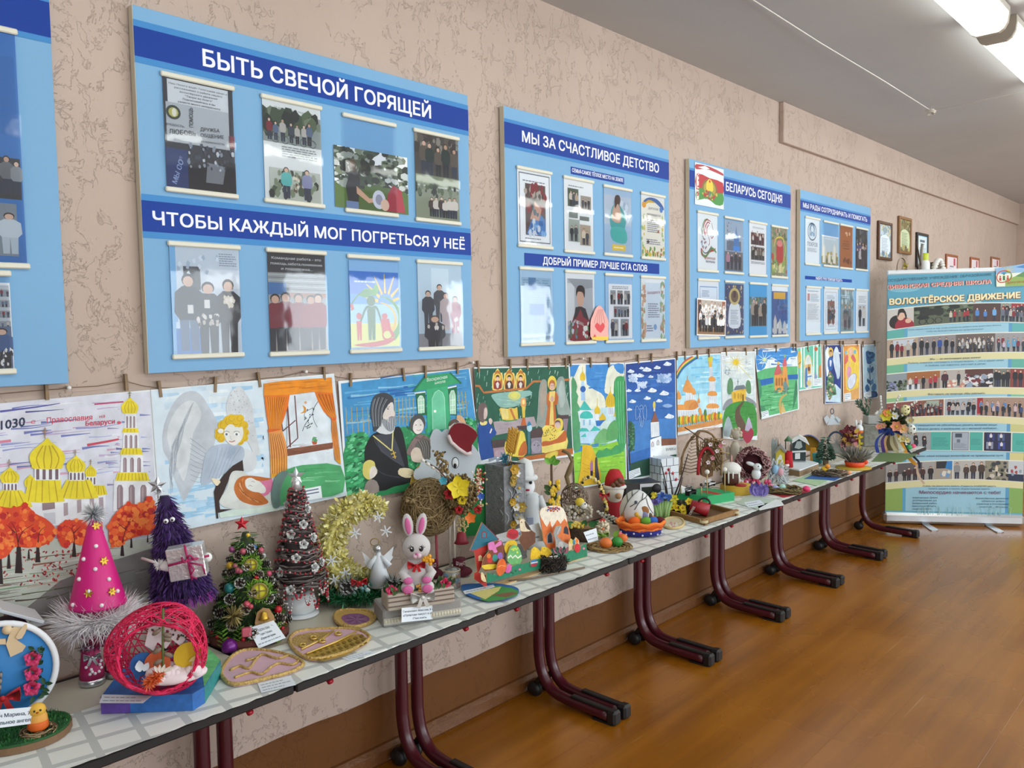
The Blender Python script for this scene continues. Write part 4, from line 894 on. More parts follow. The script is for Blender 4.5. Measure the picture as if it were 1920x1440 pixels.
ph(3,0,.42,'8a4f4a',cw(14,3,h=.5,seed=21,ex=lambda P: (P.r_(.6,.5,1,1,'8a5a4a'),P.r_(.7,.6,.92,.95,'9fb0a0'))));ph(3,.43,.66,'a9b2ba',cw(6,2,('1f2128','23252b','b5aca8','6a2f3a'),h=.66,seed=23,w=1.3));ph(3,.66,1,'a58a78',cw(8,2,('5f86b8','3a4f7a','c9b0b5','23252b'),h=.6,seed=25,ex=lambda P: P.r_(0,.1,.12,1,'a0242f')))
ph(4,0,.33,'9aa0a2',cw(5,2,('23252b','2f2a2e'),h=.7,seed=31,w=1.4));ph(4,.33,.475,'4fb0a4',lambda P: P.lines(.1,.2,.95,.7,7,'3a8f8a'));ph(4,.482,.605,'5f6a7a',lambda P: (P.r_(.06,.03,.97,.97,'a5b0bd'),P.r_(.2,.7,.6,.92,'3f4a5a'),P.r_(.3,.42,.5,.6,'6a7484'),P.lines(.15,.1,.95,.4,6,'7a8594')));ph(4,.612,.705,'4fb0a4',lambda P: P.lines(.1,.3,.9,.65,5,'3a8f8a'));ph(4,.715,.905,'232848',lambda P: [(P.r_(x,y,x+.26,y+.38,c),P.man(x+.13,y,.42,'d8d8dc',w=1.4)) for x,y,c in ((.08,.1,'8a90a8'),(.12,.55,'2f3a78'),(.52,.1,'3a4a9a'),(.5,.55,'4a5a8a'))]);ph(4,.915,1,'4fb0a4',lambda P: P.lines(.3,.35,1,.6,4,'3a8f8a'))
ph(5,0,.36,'a5a29e',cw(7,1,('2a2426','3a3030','4a2f2e'),h=.7,seed=41,w=1.7,ex=lambda P: P.r_(.25,.4,.75,1,'5f5a5c')));ph(5,.36,.49,'a59a8c',lambda P: (P.g('.1 .6 .1 1 .8 1 .7 .6','2a2d33'),P.g('.7 1 1 1 1 .5 .6 .6','2f7fc0'),P.dots(8,(.3,.1,.9,.4),(.1,.16),('d8d4c8','6f9ac0'),3)));ph(5,.5,.725,'b8b6b0',cw(4,1,('3a2f33','8f8f90','1f2a28','4a3a33'),h=.85,seed=43,w=1.6));ph(5,.725,.89,'8f8a78',lambda P: (P.dots(30,(0,0,1,.9),(.07,.14),('3a3f44','c9c3b5','6a705a','23252b'),3),P.man(.5,.2,.6,'d8c9b0')));ph(5,.89,1,'c3c9cc',lambda P: (P.r_(0,0,1,.35,'23304a'),P.dots(6,(.1,.3,.9,.7),.1,('8fa0b0','a04a50'),4)))
A.k += 60
def tx(s,a,b,h,c,off=0,sh=0,k=q1): A.t(s,k(*a),k(*b),h/5.332,c,off,sh)
tx('ГОСУДАРСТВЕННОЕ УЧРЕЖДЕНИЕ ОБРАЗОВАНИЯ',(107,206),(1160,143),26,'3a5a70')
tx('ДИВИНСКАЯ СРЕДНЯЯ ШКОЛА',(112,280),(1164,222),36,'f0d8c8',.09);tx('ДИВИНСКАЯ СРЕДНЯЯ ШКОЛА',(107,277),(1158,219),36,'c0605a',.05)
tx('ВОЛОНТЁРСКОЕ ДВИЖЕНИЕ',(152,440),(1456,370),58,'8a5a30',.06);tx('ВОЛОНТЁРСКОЕ ДВИЖЕНИЕ',(147,434),(1451,364),58,'f2e6b8',.06)
tx('Наша задача состоит в том, чтобы количество добра в этом мире стало больше,',(335,690),(1265,642),13,'3f6478');tx('чтобы мы были достойными его продолжателями!',(515,707),(1085,682),13,'3f6478')
tx('Мы — за милосердие ради жизни!',(553,985),(1055,968),16,'2f5266',.02);tx('Любить, помогать, сострадать и сочувствовать — это в наших силах',(325,1025),(1290,995),16,'2f5266',0,.25);tx('А любовь, как известно, восстаёт в делах.',(500,1050),(1110,1030),16,'2f5266',0,.25)
tx('Фестиваль на природе «Мы равные!»',(530,1337),(1100,1325),18,'2f4f66',.01)
tx('Совершенно не обязательно делать великие вещи.',(405,312),(1222,308),18,'2a4a66',.01,.25,q2);tx('Можно делать и маленькие, но с великой любовью...',(428,350),(1232,342),18,'2a4a66',.01,.25,q2)
tx('Убеждены: наша команда волонтёров на правильном пути.',(330,620),(1285,614),18,'2a4a66',.01,.25,q2)
tx('А ведь так важно всех любить. И радость КАЖДОМУ дарить.',(478,916),(1212,918),13,'2a4a66',.01,.25,q2);tx('Суметь увидеть и понять. И руку помощи подать...',(535,944),(1160,946),13,'2a4a66',.01,.25,q2)
tx('Милосердие начинается с тебя!',(446,988),(1254,992),32,'7a3f66',.012,0,q2)
for i,s_ in enumerate(('агрогородок Дивин','ул.Спортивная, д.6','Кобринский район','Брестская область','индекс 225876')): tx(s_,(376,1034+28*i),(376+(250,240,240,235,190)[i],1034+28*i),15,'2f4f5f',.015,0,q2)
for i,(s_,a_,b_) in enumerate((('Волонтёрское движение',1008,1335),('«Дорогою добра»',1065,1298),('страница в Инстаграмм',1015,1335),('socproekt _ divinscool',1040,1328))): tx(s_,(a_,1040+28*i),(b_,1042+28*i),15,'2f4f5f',.015,0,q2)
# round emblem with people, sky and meadow in the top right corner
A.g(SC_('1205 70 1493 25 1493 245 1212 255'),'8fb8dc');A.g(SC_('1207 130 1493 110 1493 245 1212 255'),'e4ecd8');A.g(SC_('1300 190 1400 150 1493 160 1493 245 1300 250'),'8fae5a');A.g(SC_('1400 150 1493 100 1493 160'),'5f8f5a');A.g(SC_('1400 60 1493 35 1493 70'),'4f86c8')
A.st(SC_('1350 110 1300 95 1240 110 1215 160 1235 205 1280 210 1340 190 1365 150 1350 110'),2,'c04a3a',3);A.st(SC_('1300 105 1350 115 1360 150 1340 185'),1.6,'4f9a3a',3);A.st(SC_('1265 125 1290 112 1305 125'),3,'3f8fc0',2)
for x,y,h,c_ in ((1287,190,60,'2f6b30'),(1250,195,42,'c04038'),(1325,188,38,'c04038')): A.e(*q1(x,y-h),1.6,1.6,c_,10);A.g(SC_('%f %f %f %f %f %f %f %f' % (x-12,y,x-10,y-h*.75,x+10,y-h*.75,x+12,y)),c_)
for k in range(6): A.st([q1(1325,95),q1(1325+70*cos(k*.5-.2),95-50*sin(k*.5-.2))],.8,'e0c85a')
tx('ДОРОГОЮ ДОБРА',(1320,226),(1560,205),17,'b5502c',.02)
# pale grass drawing along the foot of the banner
R = random.Random(4)
for k in range(46):
    x = R.uniform(420,1380);A.st([q2(x,R.uniform(1190,1210)),q2(x+R.uniform(-20,20),1150-R.uniform(0,30)),q2(x+R.uniform(-50,50),1130-R.uniform(0,60))],1,R.choice(('8fb8b8','a9cccc','7aa8a8','b8d5d5')),0,False,.8)
A.m.v = [(min(max(v[0],.001),.999),v[1],v[2]) for v in A.m.v]
A.out('printed_sheet',T)
# ---------------------------------------------------------------- low cupboard behind the banner, with three crafts on it
CZ = 1.93
t = thing('cupboard','tall pale cupboard hidden behind the roll-up banner','cupboard',(8.25,-.012,0))
MB(mat('b8a68c',.5)).box((0,-.26,CZ/2),(1.3,.42,CZ),None,.004).out('carcass',t)
for s in (-1,1):
    MB(mat('c4b298',.5)).box((s*.323,-.479,.98),(.635,.016,1.84),None,.003).out('door',t);d = kids(t)[-1]
    MB(ALU).tube([(s*.06,-.487,.95),(s*.06,-.505,.96),(s*.06,-.505,1.1),(s*.06,-.487,1.11)],.005).out('handle',d)
def top_of(px,d=.16): p = wall_at(px,500,-d);return (p.x,p.y,CZ)
t = thing('craft_bottle','white bottle craft with yellow-green cap above the banner','craft',top_of(1733));R = random.Random(3)
MB(mat('e6e9ea',.4)).lathe([(.001,0),(.045,0),(.045,.17),(.03,.2),(.028,.21),(0,.21)],None,16).out('bottle',t);MB(mat('c9d84a',.5)).lathe([(.03,.19),(.036,.2),(.034,.255),(0,.26)],None,12).out('cap',t)
MB(mat('4a3a2c',.8)).tube([(-.1,0,.0),(-.1,0,.15),(-.19,.01,.34)],.007,None,6).tube([(-.1,0,.1),(-.08,0,.28),(-.06,.0,.33)],.012,mat('8f8a84',.7),6).out('twig',t)
t = thing('craft_shelter','grey and white twig shelter craft peeking over the banner','craft',top_of(1757))
MB(mat('5f5448',.8,0,.2,60)).cut([(-.15,0),(.19,0),(.16,.12),(.08,.2),(.0,.2),(-.08,.14)],.12).out('shelter',t)
m = MB(mat('e4e4e0',.7))
for k in range(12): a = k/11;m.sph((-.14+.3*a,-.01,.12+.1*sin(a*pi)),(.035,.03,.016),None,8)
m.out('snow_edge',t)
t = thing('wire_wreath','thin twig wreath peeking over the top left of the banner','wreath',top_of(1694))
m = MB(mat('b5a088',.8))
for k in range(7): m.tube([((.12+.01*sin(k*2))*cos(a)+.01*k-.03,.004*k,.09+.1*sin(a)) for a in (q*.35 for q in range(19))],.0022,None,4)
m.out('ring',t);m = MB(mat('b8a83a',.7));R = random.Random(8)
for k in range(24): m.leaf((R.uniform(-.06,.06),-.01,R.uniform(.1,.13)),(R.uniform(-1,1),-.3,R.uniform(-.2,1)),.04,.012)
m.out('yellow_leaves',t)
# ================================================================ CHILDREN'S PAINTINGS ON A STRING
WHITE = 'dfe7ea'
def painting(label,tf,outline,Y,draw,name='painting'):
    x0,y0,s = tf;f0 = lambda x,y: wall_at(x0+x/s,y0+y/s,Y)
    pts = xy(outline);P3d = [f0(*p) for p in pts]
    c = V((sum(p.x for p in P3d)/len(pts),Y,min(p.z for p in P3d)))
    A = Art(lambda x,y: f0(x,y)-c,(0,-1,0),-1,dl=.00002,lift=.00004,var=.13,sc=18,r=.7);A.cv = pts if area(pts) > 0 else pts[::-1]
    n = len(pts);m = mat(WHITE,.7)
    A.m.add([p-c for p in P3d]+[p-c+V((0,.0009,0)) for p in P3d],[tuple(range(n)),tuple(range(2*n-1,n-1,-1))]+[(i+n,(i+1) % n+n,(i+1) % n,i) for i in range(n)],m)
    draw(A);o = A.out(name,None);o.location = c
    return tag(o,label,'painting',"children's paintings along the string")
def washes(a,n,box,L,w,cols,seed,slope=0,taper=.8):
    R = random.Random(seed)
    for i in range(n):
        x = R.uniform(box[0],box[2]);y = R.uniform(box[1],box[3]);l = R.uniform(.4,1)*L;x2 = min(x+l,box[2])
        a.st([(x,y),((x+x2)/2,y+slope*(x2-x)/2+R.uniform(-.03,.03)*l),(x2,y+slope*(x2-x))],R.uniform(.4,1)*w,R.choice(cols),3,False,taper,True);a.k += .25
    a.k += 1
def dome(a,x,y,w,h,c,c2,out=None):
    """onion dome, base centre at x, y"""
    pr = [(.0,1),(.1,.88),(.28,.72),(.46,.52),(.5,.32),(.44,.12),(.36,0)]
    a.g([(x-w*p,y-h*q) for p,q in pr[::-1]]+[(x+w*p,y-h*q) for p,q in pr[1:]],c,2)
    if c2:
        for t in (-.6,-.2,.25,.65): a.st([(x+w*.36*t,y-h*.02),(x+w*.5*t,y-h*.35),(x+w*.2*t,y-h*.75)],w*.035,c2,3)
def cross(a,x,y,h,c,w): a.st([(x,y),(x,y-h)],w,c);a.st([(x-h*.22,y-h*.62),(x+h*.22,y-h*.66)],w,c);a.st([(x-h*.12,y-h*.82),(x+h*.12,y-h*.84)],w*.8,c);a.st([(x-h*.12,y-h*.3),(x+h*.12,y-h*.36)],w*.8,c)
def slip(a,pts,n=3,ink='8a94a4'):
    p = xy(pts);a.g(p,'e3ebf0',0,0);d = [V((q[0],q[1])) for q in p]
    for i in range(n):
        t = (i+.8)/(n+.8);u,v = d[0].lerp(d[3],t),d[1].lerp(d[2],t);a.st([tuple(u.lerp(v,.08)),tuple(u.lerp(v,.9 if i < n-1 else .5))],(d[3]-d[0]).length/n*.28,ink)
# ---- 1: white church with golden domes and red autumn trees
def p1(a):
    a.g('-280 200 826 130 862 760 870 1240 -250 1500','cfd3de');washes(a,60,(-200,190,660,620),260,16,('8f94c4','a5b0d6','b9a9c9','6f78b0','dcdfe8','c9a0b8'),3,-.1);washes(a,26,(560,200,830,740),70,13,('7a86b8','a5b0d6','8f86b0','6a6a9a'),5)
    a.st('0 240 200 215 330 195',12,'55549a',4,False,.7);a.st('140 243 350 228',9,'4a4a86',3,False,.8);a.st('520 200 680 186',8,'b0456a',3);a.st('480 425 590 405 655 392',14,'c0485a',3,False,.3);a.st('-100 420 60 400',14,'c97a90',3)
    a.t('1030',(5,340),(137,318),50,'2c3550',.03);a.t('–е',(143,312),(195,306),26,'c0566a');a.t('Православия',(258,303),(508,285),30,'c04a60',.02);a.t('на',(548,276),(578,272),18,'c04a60',.01);a.t('Беларуси',(472,318),(632,306),26,'b83a56',.03);a.e(656,301,12,9,'c8546a',10)
    wh,wh2,Yl,Yd,gr = 'dfe2e6','c5c9d2','e0cf2a','b89c1c','8d7a80'
    # bell tower
    for x0,y0,x1,y1,b0,b1 in ((690,250,748,335,0,0),(680,352,762,450,0,0),(668,475,785,580,0,0),(628,612,822,790,0,0)):
        a.g([(x0,y0),(x1,y0),(x1+6,y1),(x0-6,y1)],wh);w = (x1-x0)/3
        for k in range(3):
            xx = x0+w*(k+.5);ww = w*.26;hh = (y1-y0);yt = y0+hh*.18
            a.g([(xx-ww,y1-hh*.06),(xx-ww,yt+ww),(xx-ww*.5,yt),(xx+ww*.5,yt),(xx+ww,yt+ww),(xx+ww,y1-hh*.06)],gr);a.g([(xx-ww*.6,y1-hh*.1),(xx-ww*.6,yt+ww),(xx,yt+ww*.3),(xx+ww*.1,y1-hh*.1)],'a6969a')
    dome(a,714,250,94,90,Yl,Yd);cross(a,714,166,44,'7d7448',4)
    for x0,x1,y0,y1,e in ((684,752,332,356,14),(678,768,442,478,20),(655,802,576,622,22)): a.g([(x0-e*.3,y0),(x1+e*.3,y0),(x1+e,y1),(x0-e,y1)],Yl);[a.st([(x,y0+3),(x+(x-(x0+x1)/2)*.12,y1-3)],4,Yd) for x in range(int(x0),int(x1),18)]
    # church body
    a.g('-60 720 160 720 580 690 580 800 560 860 -60 880',wh);a.g('230 745 300 740 302 775 232 785',gr);a.g('238 800 302 795 306 860 250 860',wh2)
    for x,y in ((348,745),(422,728),(492,718),(543,715)): a.g([(x,y),(x+24,y-4),(x+26,y+64),(x+2,y+72)],'a89aa0')
    def drum(x,y,w,h,n): a.g([(x-w/2,y-h),(x+w/2,y-h),(x+w/2,y),(x-w/2,y)],wh);[a.g([(x-w/2+w*(k+.25)/n,y-4),(x-w/2+w*(k+.25)/n,y-h*.75),(x-w/2+w*(k+.5)/n,y-h*.88),(x-w/2+w*(k+.75)/n,y-h*.75),(x-w/2+w*(k+.75)/n,y-4)],'6f5c66') for k in range(n)]
    def cap(x,y,w0,w1,h): a.g([(x-w0/2,y-h),(x+w0/2,y-h),(x+w1*.42,y-h*.5),(x+w1/2,y),(x,y+8),(x-w1/2,y),(x-w1*.42,y-h*.5)],Yl);[a.st([(x+w0*.45*t,y-h+3),(x+w1*.47*t,y)],6,c) for t,c in ((-.8,Yd),(-.45,'c9b524'),(-.1,Yd),(.3,'c9b524'),(.7,Yd))]
    dome(a,165,655,66,70,Yl,Yd);cap(545,696,60,90,50);drum(500,645,56,50,3);dome(a,498,598,64,66,Yl,Yd);cross(a,497,535,32,'8f7a5a',3)
    drum(55,680,80,50,4);cap(62,765,110,230,92);dome(a,52,632,108,86,Yl,Yd);cross(a,48,550,48,'8f7a6a',4)
    cap(240,735,180,230,130);drum(258,618,140,78,4);dome(a,258,556,196,172,Yl,Yd);cross(a,245,388,62,'9a7a5a',5)
    cap(430,715,130,220,100);drum(420,620,86,52,4);dome(a,416,572,106,92,Yl,Yd);cross(a,412,486,38,'8f7a5a',4)
    # hill and road
    a.g('-250 1010 300 940 620 960 870 930 870 1240 -250 1500','b9c0b4');washes(a,46,(-200,1000,860,1380),340,14,('7d9a78','a8b09a','6a705a','b5a898','8a5a4a','cfd3c9'),7,-.13)
    a.g('130 1330 330 1170 560 1080 870 980 870 1230 400 1330 160 1400','7d7a78');washes(a,16,(250,1080,860,1330),300,12,('55524f','969290','6a6764'),9,-.3);washes(a,14,(-200,1180,500,1300),300,11,('4a3f30','6a4a3a','5f6a48'),11,-.14)
    a.dots(110,(20,1000,470,1200),(5,12),('a82a30','c0443c','8a2430'),12,.5)
    fire = ('d8401e','e8602a','c22a1e','f0823a','b01e1e','ea7030')
    def crown(pts,n,seed): p = sm(xy(pts),3);a.g(p,'d84a22');xs = [q[0] for q in p];ys = [q[1] for q in p];a.dots(n,(min(xs),min(ys),max(xs),max(ys)),(8,22),fire,seed,1,None,p)
    for x,y0,y1,w in ((100,930,1130,26),(205,960,1070,18),(45,1020,1105,14),(0,1040,1190,18),(405,960,1040,16),(495,960,1020,10),(670,960,1035,14),(720,930,990,9),(455,960,1010,8),(155,1000,1050,9),(810,920,960,6)): a.g([(x-w*.3,y0),(x+w*.3,y0),(x+w*.8,y1),(x-w*.8,y1)],'2a1a1a')
    crown('-240 900 -150 800 -40 760 60 770 140 755 190 800 250 830 300 880 295 930 240 975 150 990 80 985 30 1040 -60 1060 -240 1060',330,13);crown('310 880 350 845 430 835 520 840 560 850 545 960 480 975 400 960 340 985 315 930',120,14);crown('600 850 650 780 700 745 760 750 820 720 850 780 845 900 780 920 700 945 640 985 600 960',190,15)
    for p in ('100 1000 85 900 60 850','95 960 120 900 180 860','80 905 30 860','205 960 215 900 250 870','405 960 400 900 370 870','400 910 440 870','670 960 690 880 720 820','690 890 640 850'): a.st(p,5,'3a1a18',3,False,.7)
painting('painting of a white church with golden domes above red autumn trees',(0,690,2.94),'-286 220 830 120 946 1242 -205 1530',-.011,p1)
# ---- 2: angel over a sleeping child by a window with orange curtains
def p2_(a):
    for b in ((330,160,1000,560),(120,800,620,1300),(960,400,1240,900),(560,200,760,420)): washes(a,18,b,300,60,('b9d6ea','a8cde6','c9dfec'),int(b[0]),-.1)
    a.g('62 200 1650 60 1760 1110 430 1390 150 1300','cfe0ea',0,.06)
    washes(a,60,(100,180,1040,1240),300,70,('b5d4ea','d9e6ec','c5dcea','a3cbe6'),4,-.1,.4);washes(a,18,(150,1000,640,1300),300,60,('9cc8e4','b5d8ee'),5,-.15)
    W1,W2,W3 = 'b9c2ca','cbd2d6','a3adb6'
    a.g('160 600 190 450 260 300 340 220 430 200 500 240 560 330 640 480 620 620 600 700 520 860 440 1000 390 1080 345 1160 300 1060 260 960 210 800 170 720',W1,3);a.g('200 560 270 380 370 290 450 300 500 420 430 560 400 760 350 980 300 900 230 720',W2,3)
    for k in range(22): a.st([(430-k*9,300+k*18),(360-k*7+20*sin(k),420+k*26),(300-k*3+10*cos(k),560+k*26)],4,W3 if k % 2 else '8f9aa6',3,False,.5)
    for k in range(9): a.st([(400,610+k*45),(470,660+k*42),(545,720+k*32)],4,'98a3ae',3)
    a.g('720 400 740 240 790 175 840 165 890 230 940 330 960 480 1000 700 1010 760 950 740 900 640',W2,3);a.g('860 700 960 740 980 800 960 880 880 900 850 800',W2,3);a.dots(130,(730,190,950,620),(5,10),(W1,W3,'dde2e4','98a3ae'),6,.5,None,xy('720 400 740 240 790 175 840 165 890 230 940 330 960 480 980 640 900 640'))
    a.g('600 680 720 660 860 690 860 800 760 860 640 960 500 1020 510 860 540 740','aab8c8',3);[a.st([(640+k*40,690),(620+k*30,800),(560+k*30,960)],5,'93a3b5',3) for k in range(6)];a.g('740 680 790 670 790 740 720 790','9fb0c4',2)
    a.g('700 520 730 480 790 470 850 500 870 560 850 620 800 670 760 672 710 630 690 570','d8ddd8',3)
    Yh = 'd8b41e'
    for x,y,r in ((690,500,50),(740,465,55),(800,460,58),(860,500,45),(650,590,38),(670,615,34),(690,560,30),(875,560,38),(870,610,34),(835,640,32),(640,550,26),(760,440,40),(830,440,38)): a.e(x,y,r,r*.95,Yh,14);a.st([(x+r*.6*cos(t),y+r*.6*sin(t)) for t in (k*.6 for k in range(8))],5,'b8921a')
    a.g('700 530 740 490 780 500 800 530 850 510 862 570 845 625 800 668 760 670 715 632 695 580','dde0da',3);a.e(665,548,26,22,'e9eae2',9)
    for x in (715,803): a.e(x,576,24,14,'f0f2f0',12);a.e(x,577,13,12,'8fa3a8',10);a.e(x,577,6,6,'3a4044',8);a.st([(x-26,560),(x,548),(x+26,560)],4,'6a6a60',3)
    a.st('752 590 748 615 766 620',3,'a3a098',3);a.st('735 638 762 645 790 632',7,'c08a8a',3);a.st('742 634 765 638 785 630',3,'a06a70',3)
    # bed
    a.g('855 800 865 900 770 905 740 960 700 1060 650 1160 660 1230 770 1228 640 1262 645 1310 628 1312 605 1080 625 1020 690 930 770 850','33241f',0);a.g('655 1150 720 1040 740 950 770 900 830 895 880 910 960 1010 1100 1100 1120 1180 960 1225 780 1228 680 1200','cfd4cf',3);a.g('650 1262 780 1232 960 1222 1120 1190 1180 1180 1180 1240 660 1305','cfe2d6')
    a.g('580 960 640 970 662 990 650 1010 625 1025','e0d6b8',2)
    a.g('1010 980 1110 960 1110 1060 1040 1120 1000 1060','d87aa0',2);a.g('880 960 940 950 1000 985 1055 1045 1040 1090 960 1075 890 1040','dcdfd9',3);a.g('780 1060 800 980 860 940 960 940 1060 955 1110 965 1000 985 930 955 880 975 885 1040 940 1075 1000 1085 1040 1120 1080 1170 1010 1195 930 1190 830 1150','b8682a',3)
    [a.st([(860-k*8,960+k*10),(830+k*10,1060+k*8),(930+k*16,1150+k*4)],7,c,3) for k,c in ((0,'d8904a'),(2,'8a4a1e'),(4,'e0b080'),(6,'9a561e'))];a.st('930 990 945 985 960 995',3,'5a4a44');a.st('905 1030 920 1020 940 1030',3,'5a4a44')
    # window and curtains
    a.g('1240 240 1520 205 1650 640 1640 840 1245 880','d3dfe6');br = '6a3a38'
    for p,w in (('1245 330 1270 690',14),('1308 240 1335 610',10),('1205 550 1315 455',9),('1195 470 1205 550',8),('1240 695 1335 610',9),('1250 430 1262 560',8)): a.st(p,w,br)
    a.g('1235 705 1640 648 1640 700 1240 768','7a4a34');washes(a,14,(1250,670,1620,740),200,5,('5a3426','96604a'),4,-.14)
    a.g('1375 325 1405 345 1400 385 1355 395 1385 375 1385 345','c98a20',3);a.e(1402,300,12,12,'d8a070',7)
    a.st('1515 285 1480 340 1460 400 1400 490 1375 550',5,'2a3440',3);a.st('1470 345 1400 385 1392 425',4,'2a3440',3);a.st('1462 400 1480 470 1505 515',4,'2a3440',3);a.dots(22,(1385,350,1500,530),(7,13),('2f4a44','26363a'),5,.45,2.2)
    a.g('1455 640 1505 632 1498 664 1468 668','b5502c');a.dots(12,(1458,600,1502,640),9,('5aa06a','3f8a54'),3)
    O1,O2,O3 = 'e08a14','d8701a','f0a02c'
    a.g('1040 135 1200 112 1630 82 1640 215 1480 205 1260 235 1040 250',O1,0);a.g('1042 240 1265 232 1250 330 1215 440 1180 530 1085 550 1060 400',O2);a.g('1080 555 1195 535 1230 640 1245 760 1240 890 1100 960 1095 760','e0954a');a.g('1095 800 1240 770 1240 890 1105 960','e0a01e')
    a.g('1480 205 1640 215 1670 440 1625 440 1560 380 1510 290',O2,0);a.g('1630 450 1668 450 1690 640 1710 840 1660 800 1630 600','e08a3a');a.g('1650 720 1698 690 1710 842 1670 810','d89a1e')
    a.st('1075 548 1190 525',26,'d8601a',3);a.e(1648,446,22,16,'d8601a',10)
    R = random.Random(4)
    for k in range(26): x = 1060+k*7;a.st([(x,250),(1080+k*4.6,400),(1090+k*4,530)],4,(O3,'b8600e','c9741a')[k % 3],3)
    for k in range(20): a.st([(1085+k*5,570),(1098+k*7,740),(1105+k*6.5,920)],4,('f0c080','b8641e','d88a2a')[k % 3],3)
    for k in range(14): a.st([(1500+k*10,225),(1560+k*7,340),(1628+k*3,430)],4,(O3,'b8600e','c96a1a')[k % 3],3)
    for k in range(8): a.st([(1632+k*5,460),(1645+k*6,640),(1665+k*5,800)],3,('f0b060','b8641e')[k % 2],3)
    washes(a,26,(1050,100,1620,210),240,7,('c9740e',O3,'e8941e'),6,-.08)
    a.g('1110 1080 1140 960 1190 910 1300 860 1450 838 1705 850 1728 1080 1500 1130 1300 1170 1180 1200','4aa066',2);a.g('1120 1215 1100 1100 1130 960 1190 900 1250 905 1200 1000 1175 1110 1180 1200','64807a',3);washes(a,20,(1260,880,1700,1080),220,22,('62b47c','3a9058','7cc492'),8,-.06)
    slip(a,'1310 1068 1532 1024 1545 1130 1330 1168',3,'4a5a74')
painting('painting of an angel over a sleeping child beside orange curtains',(270,690,4.646),'58 190 1655 48 1768 1112 430 1394 150 1452',-.0135,p2_)
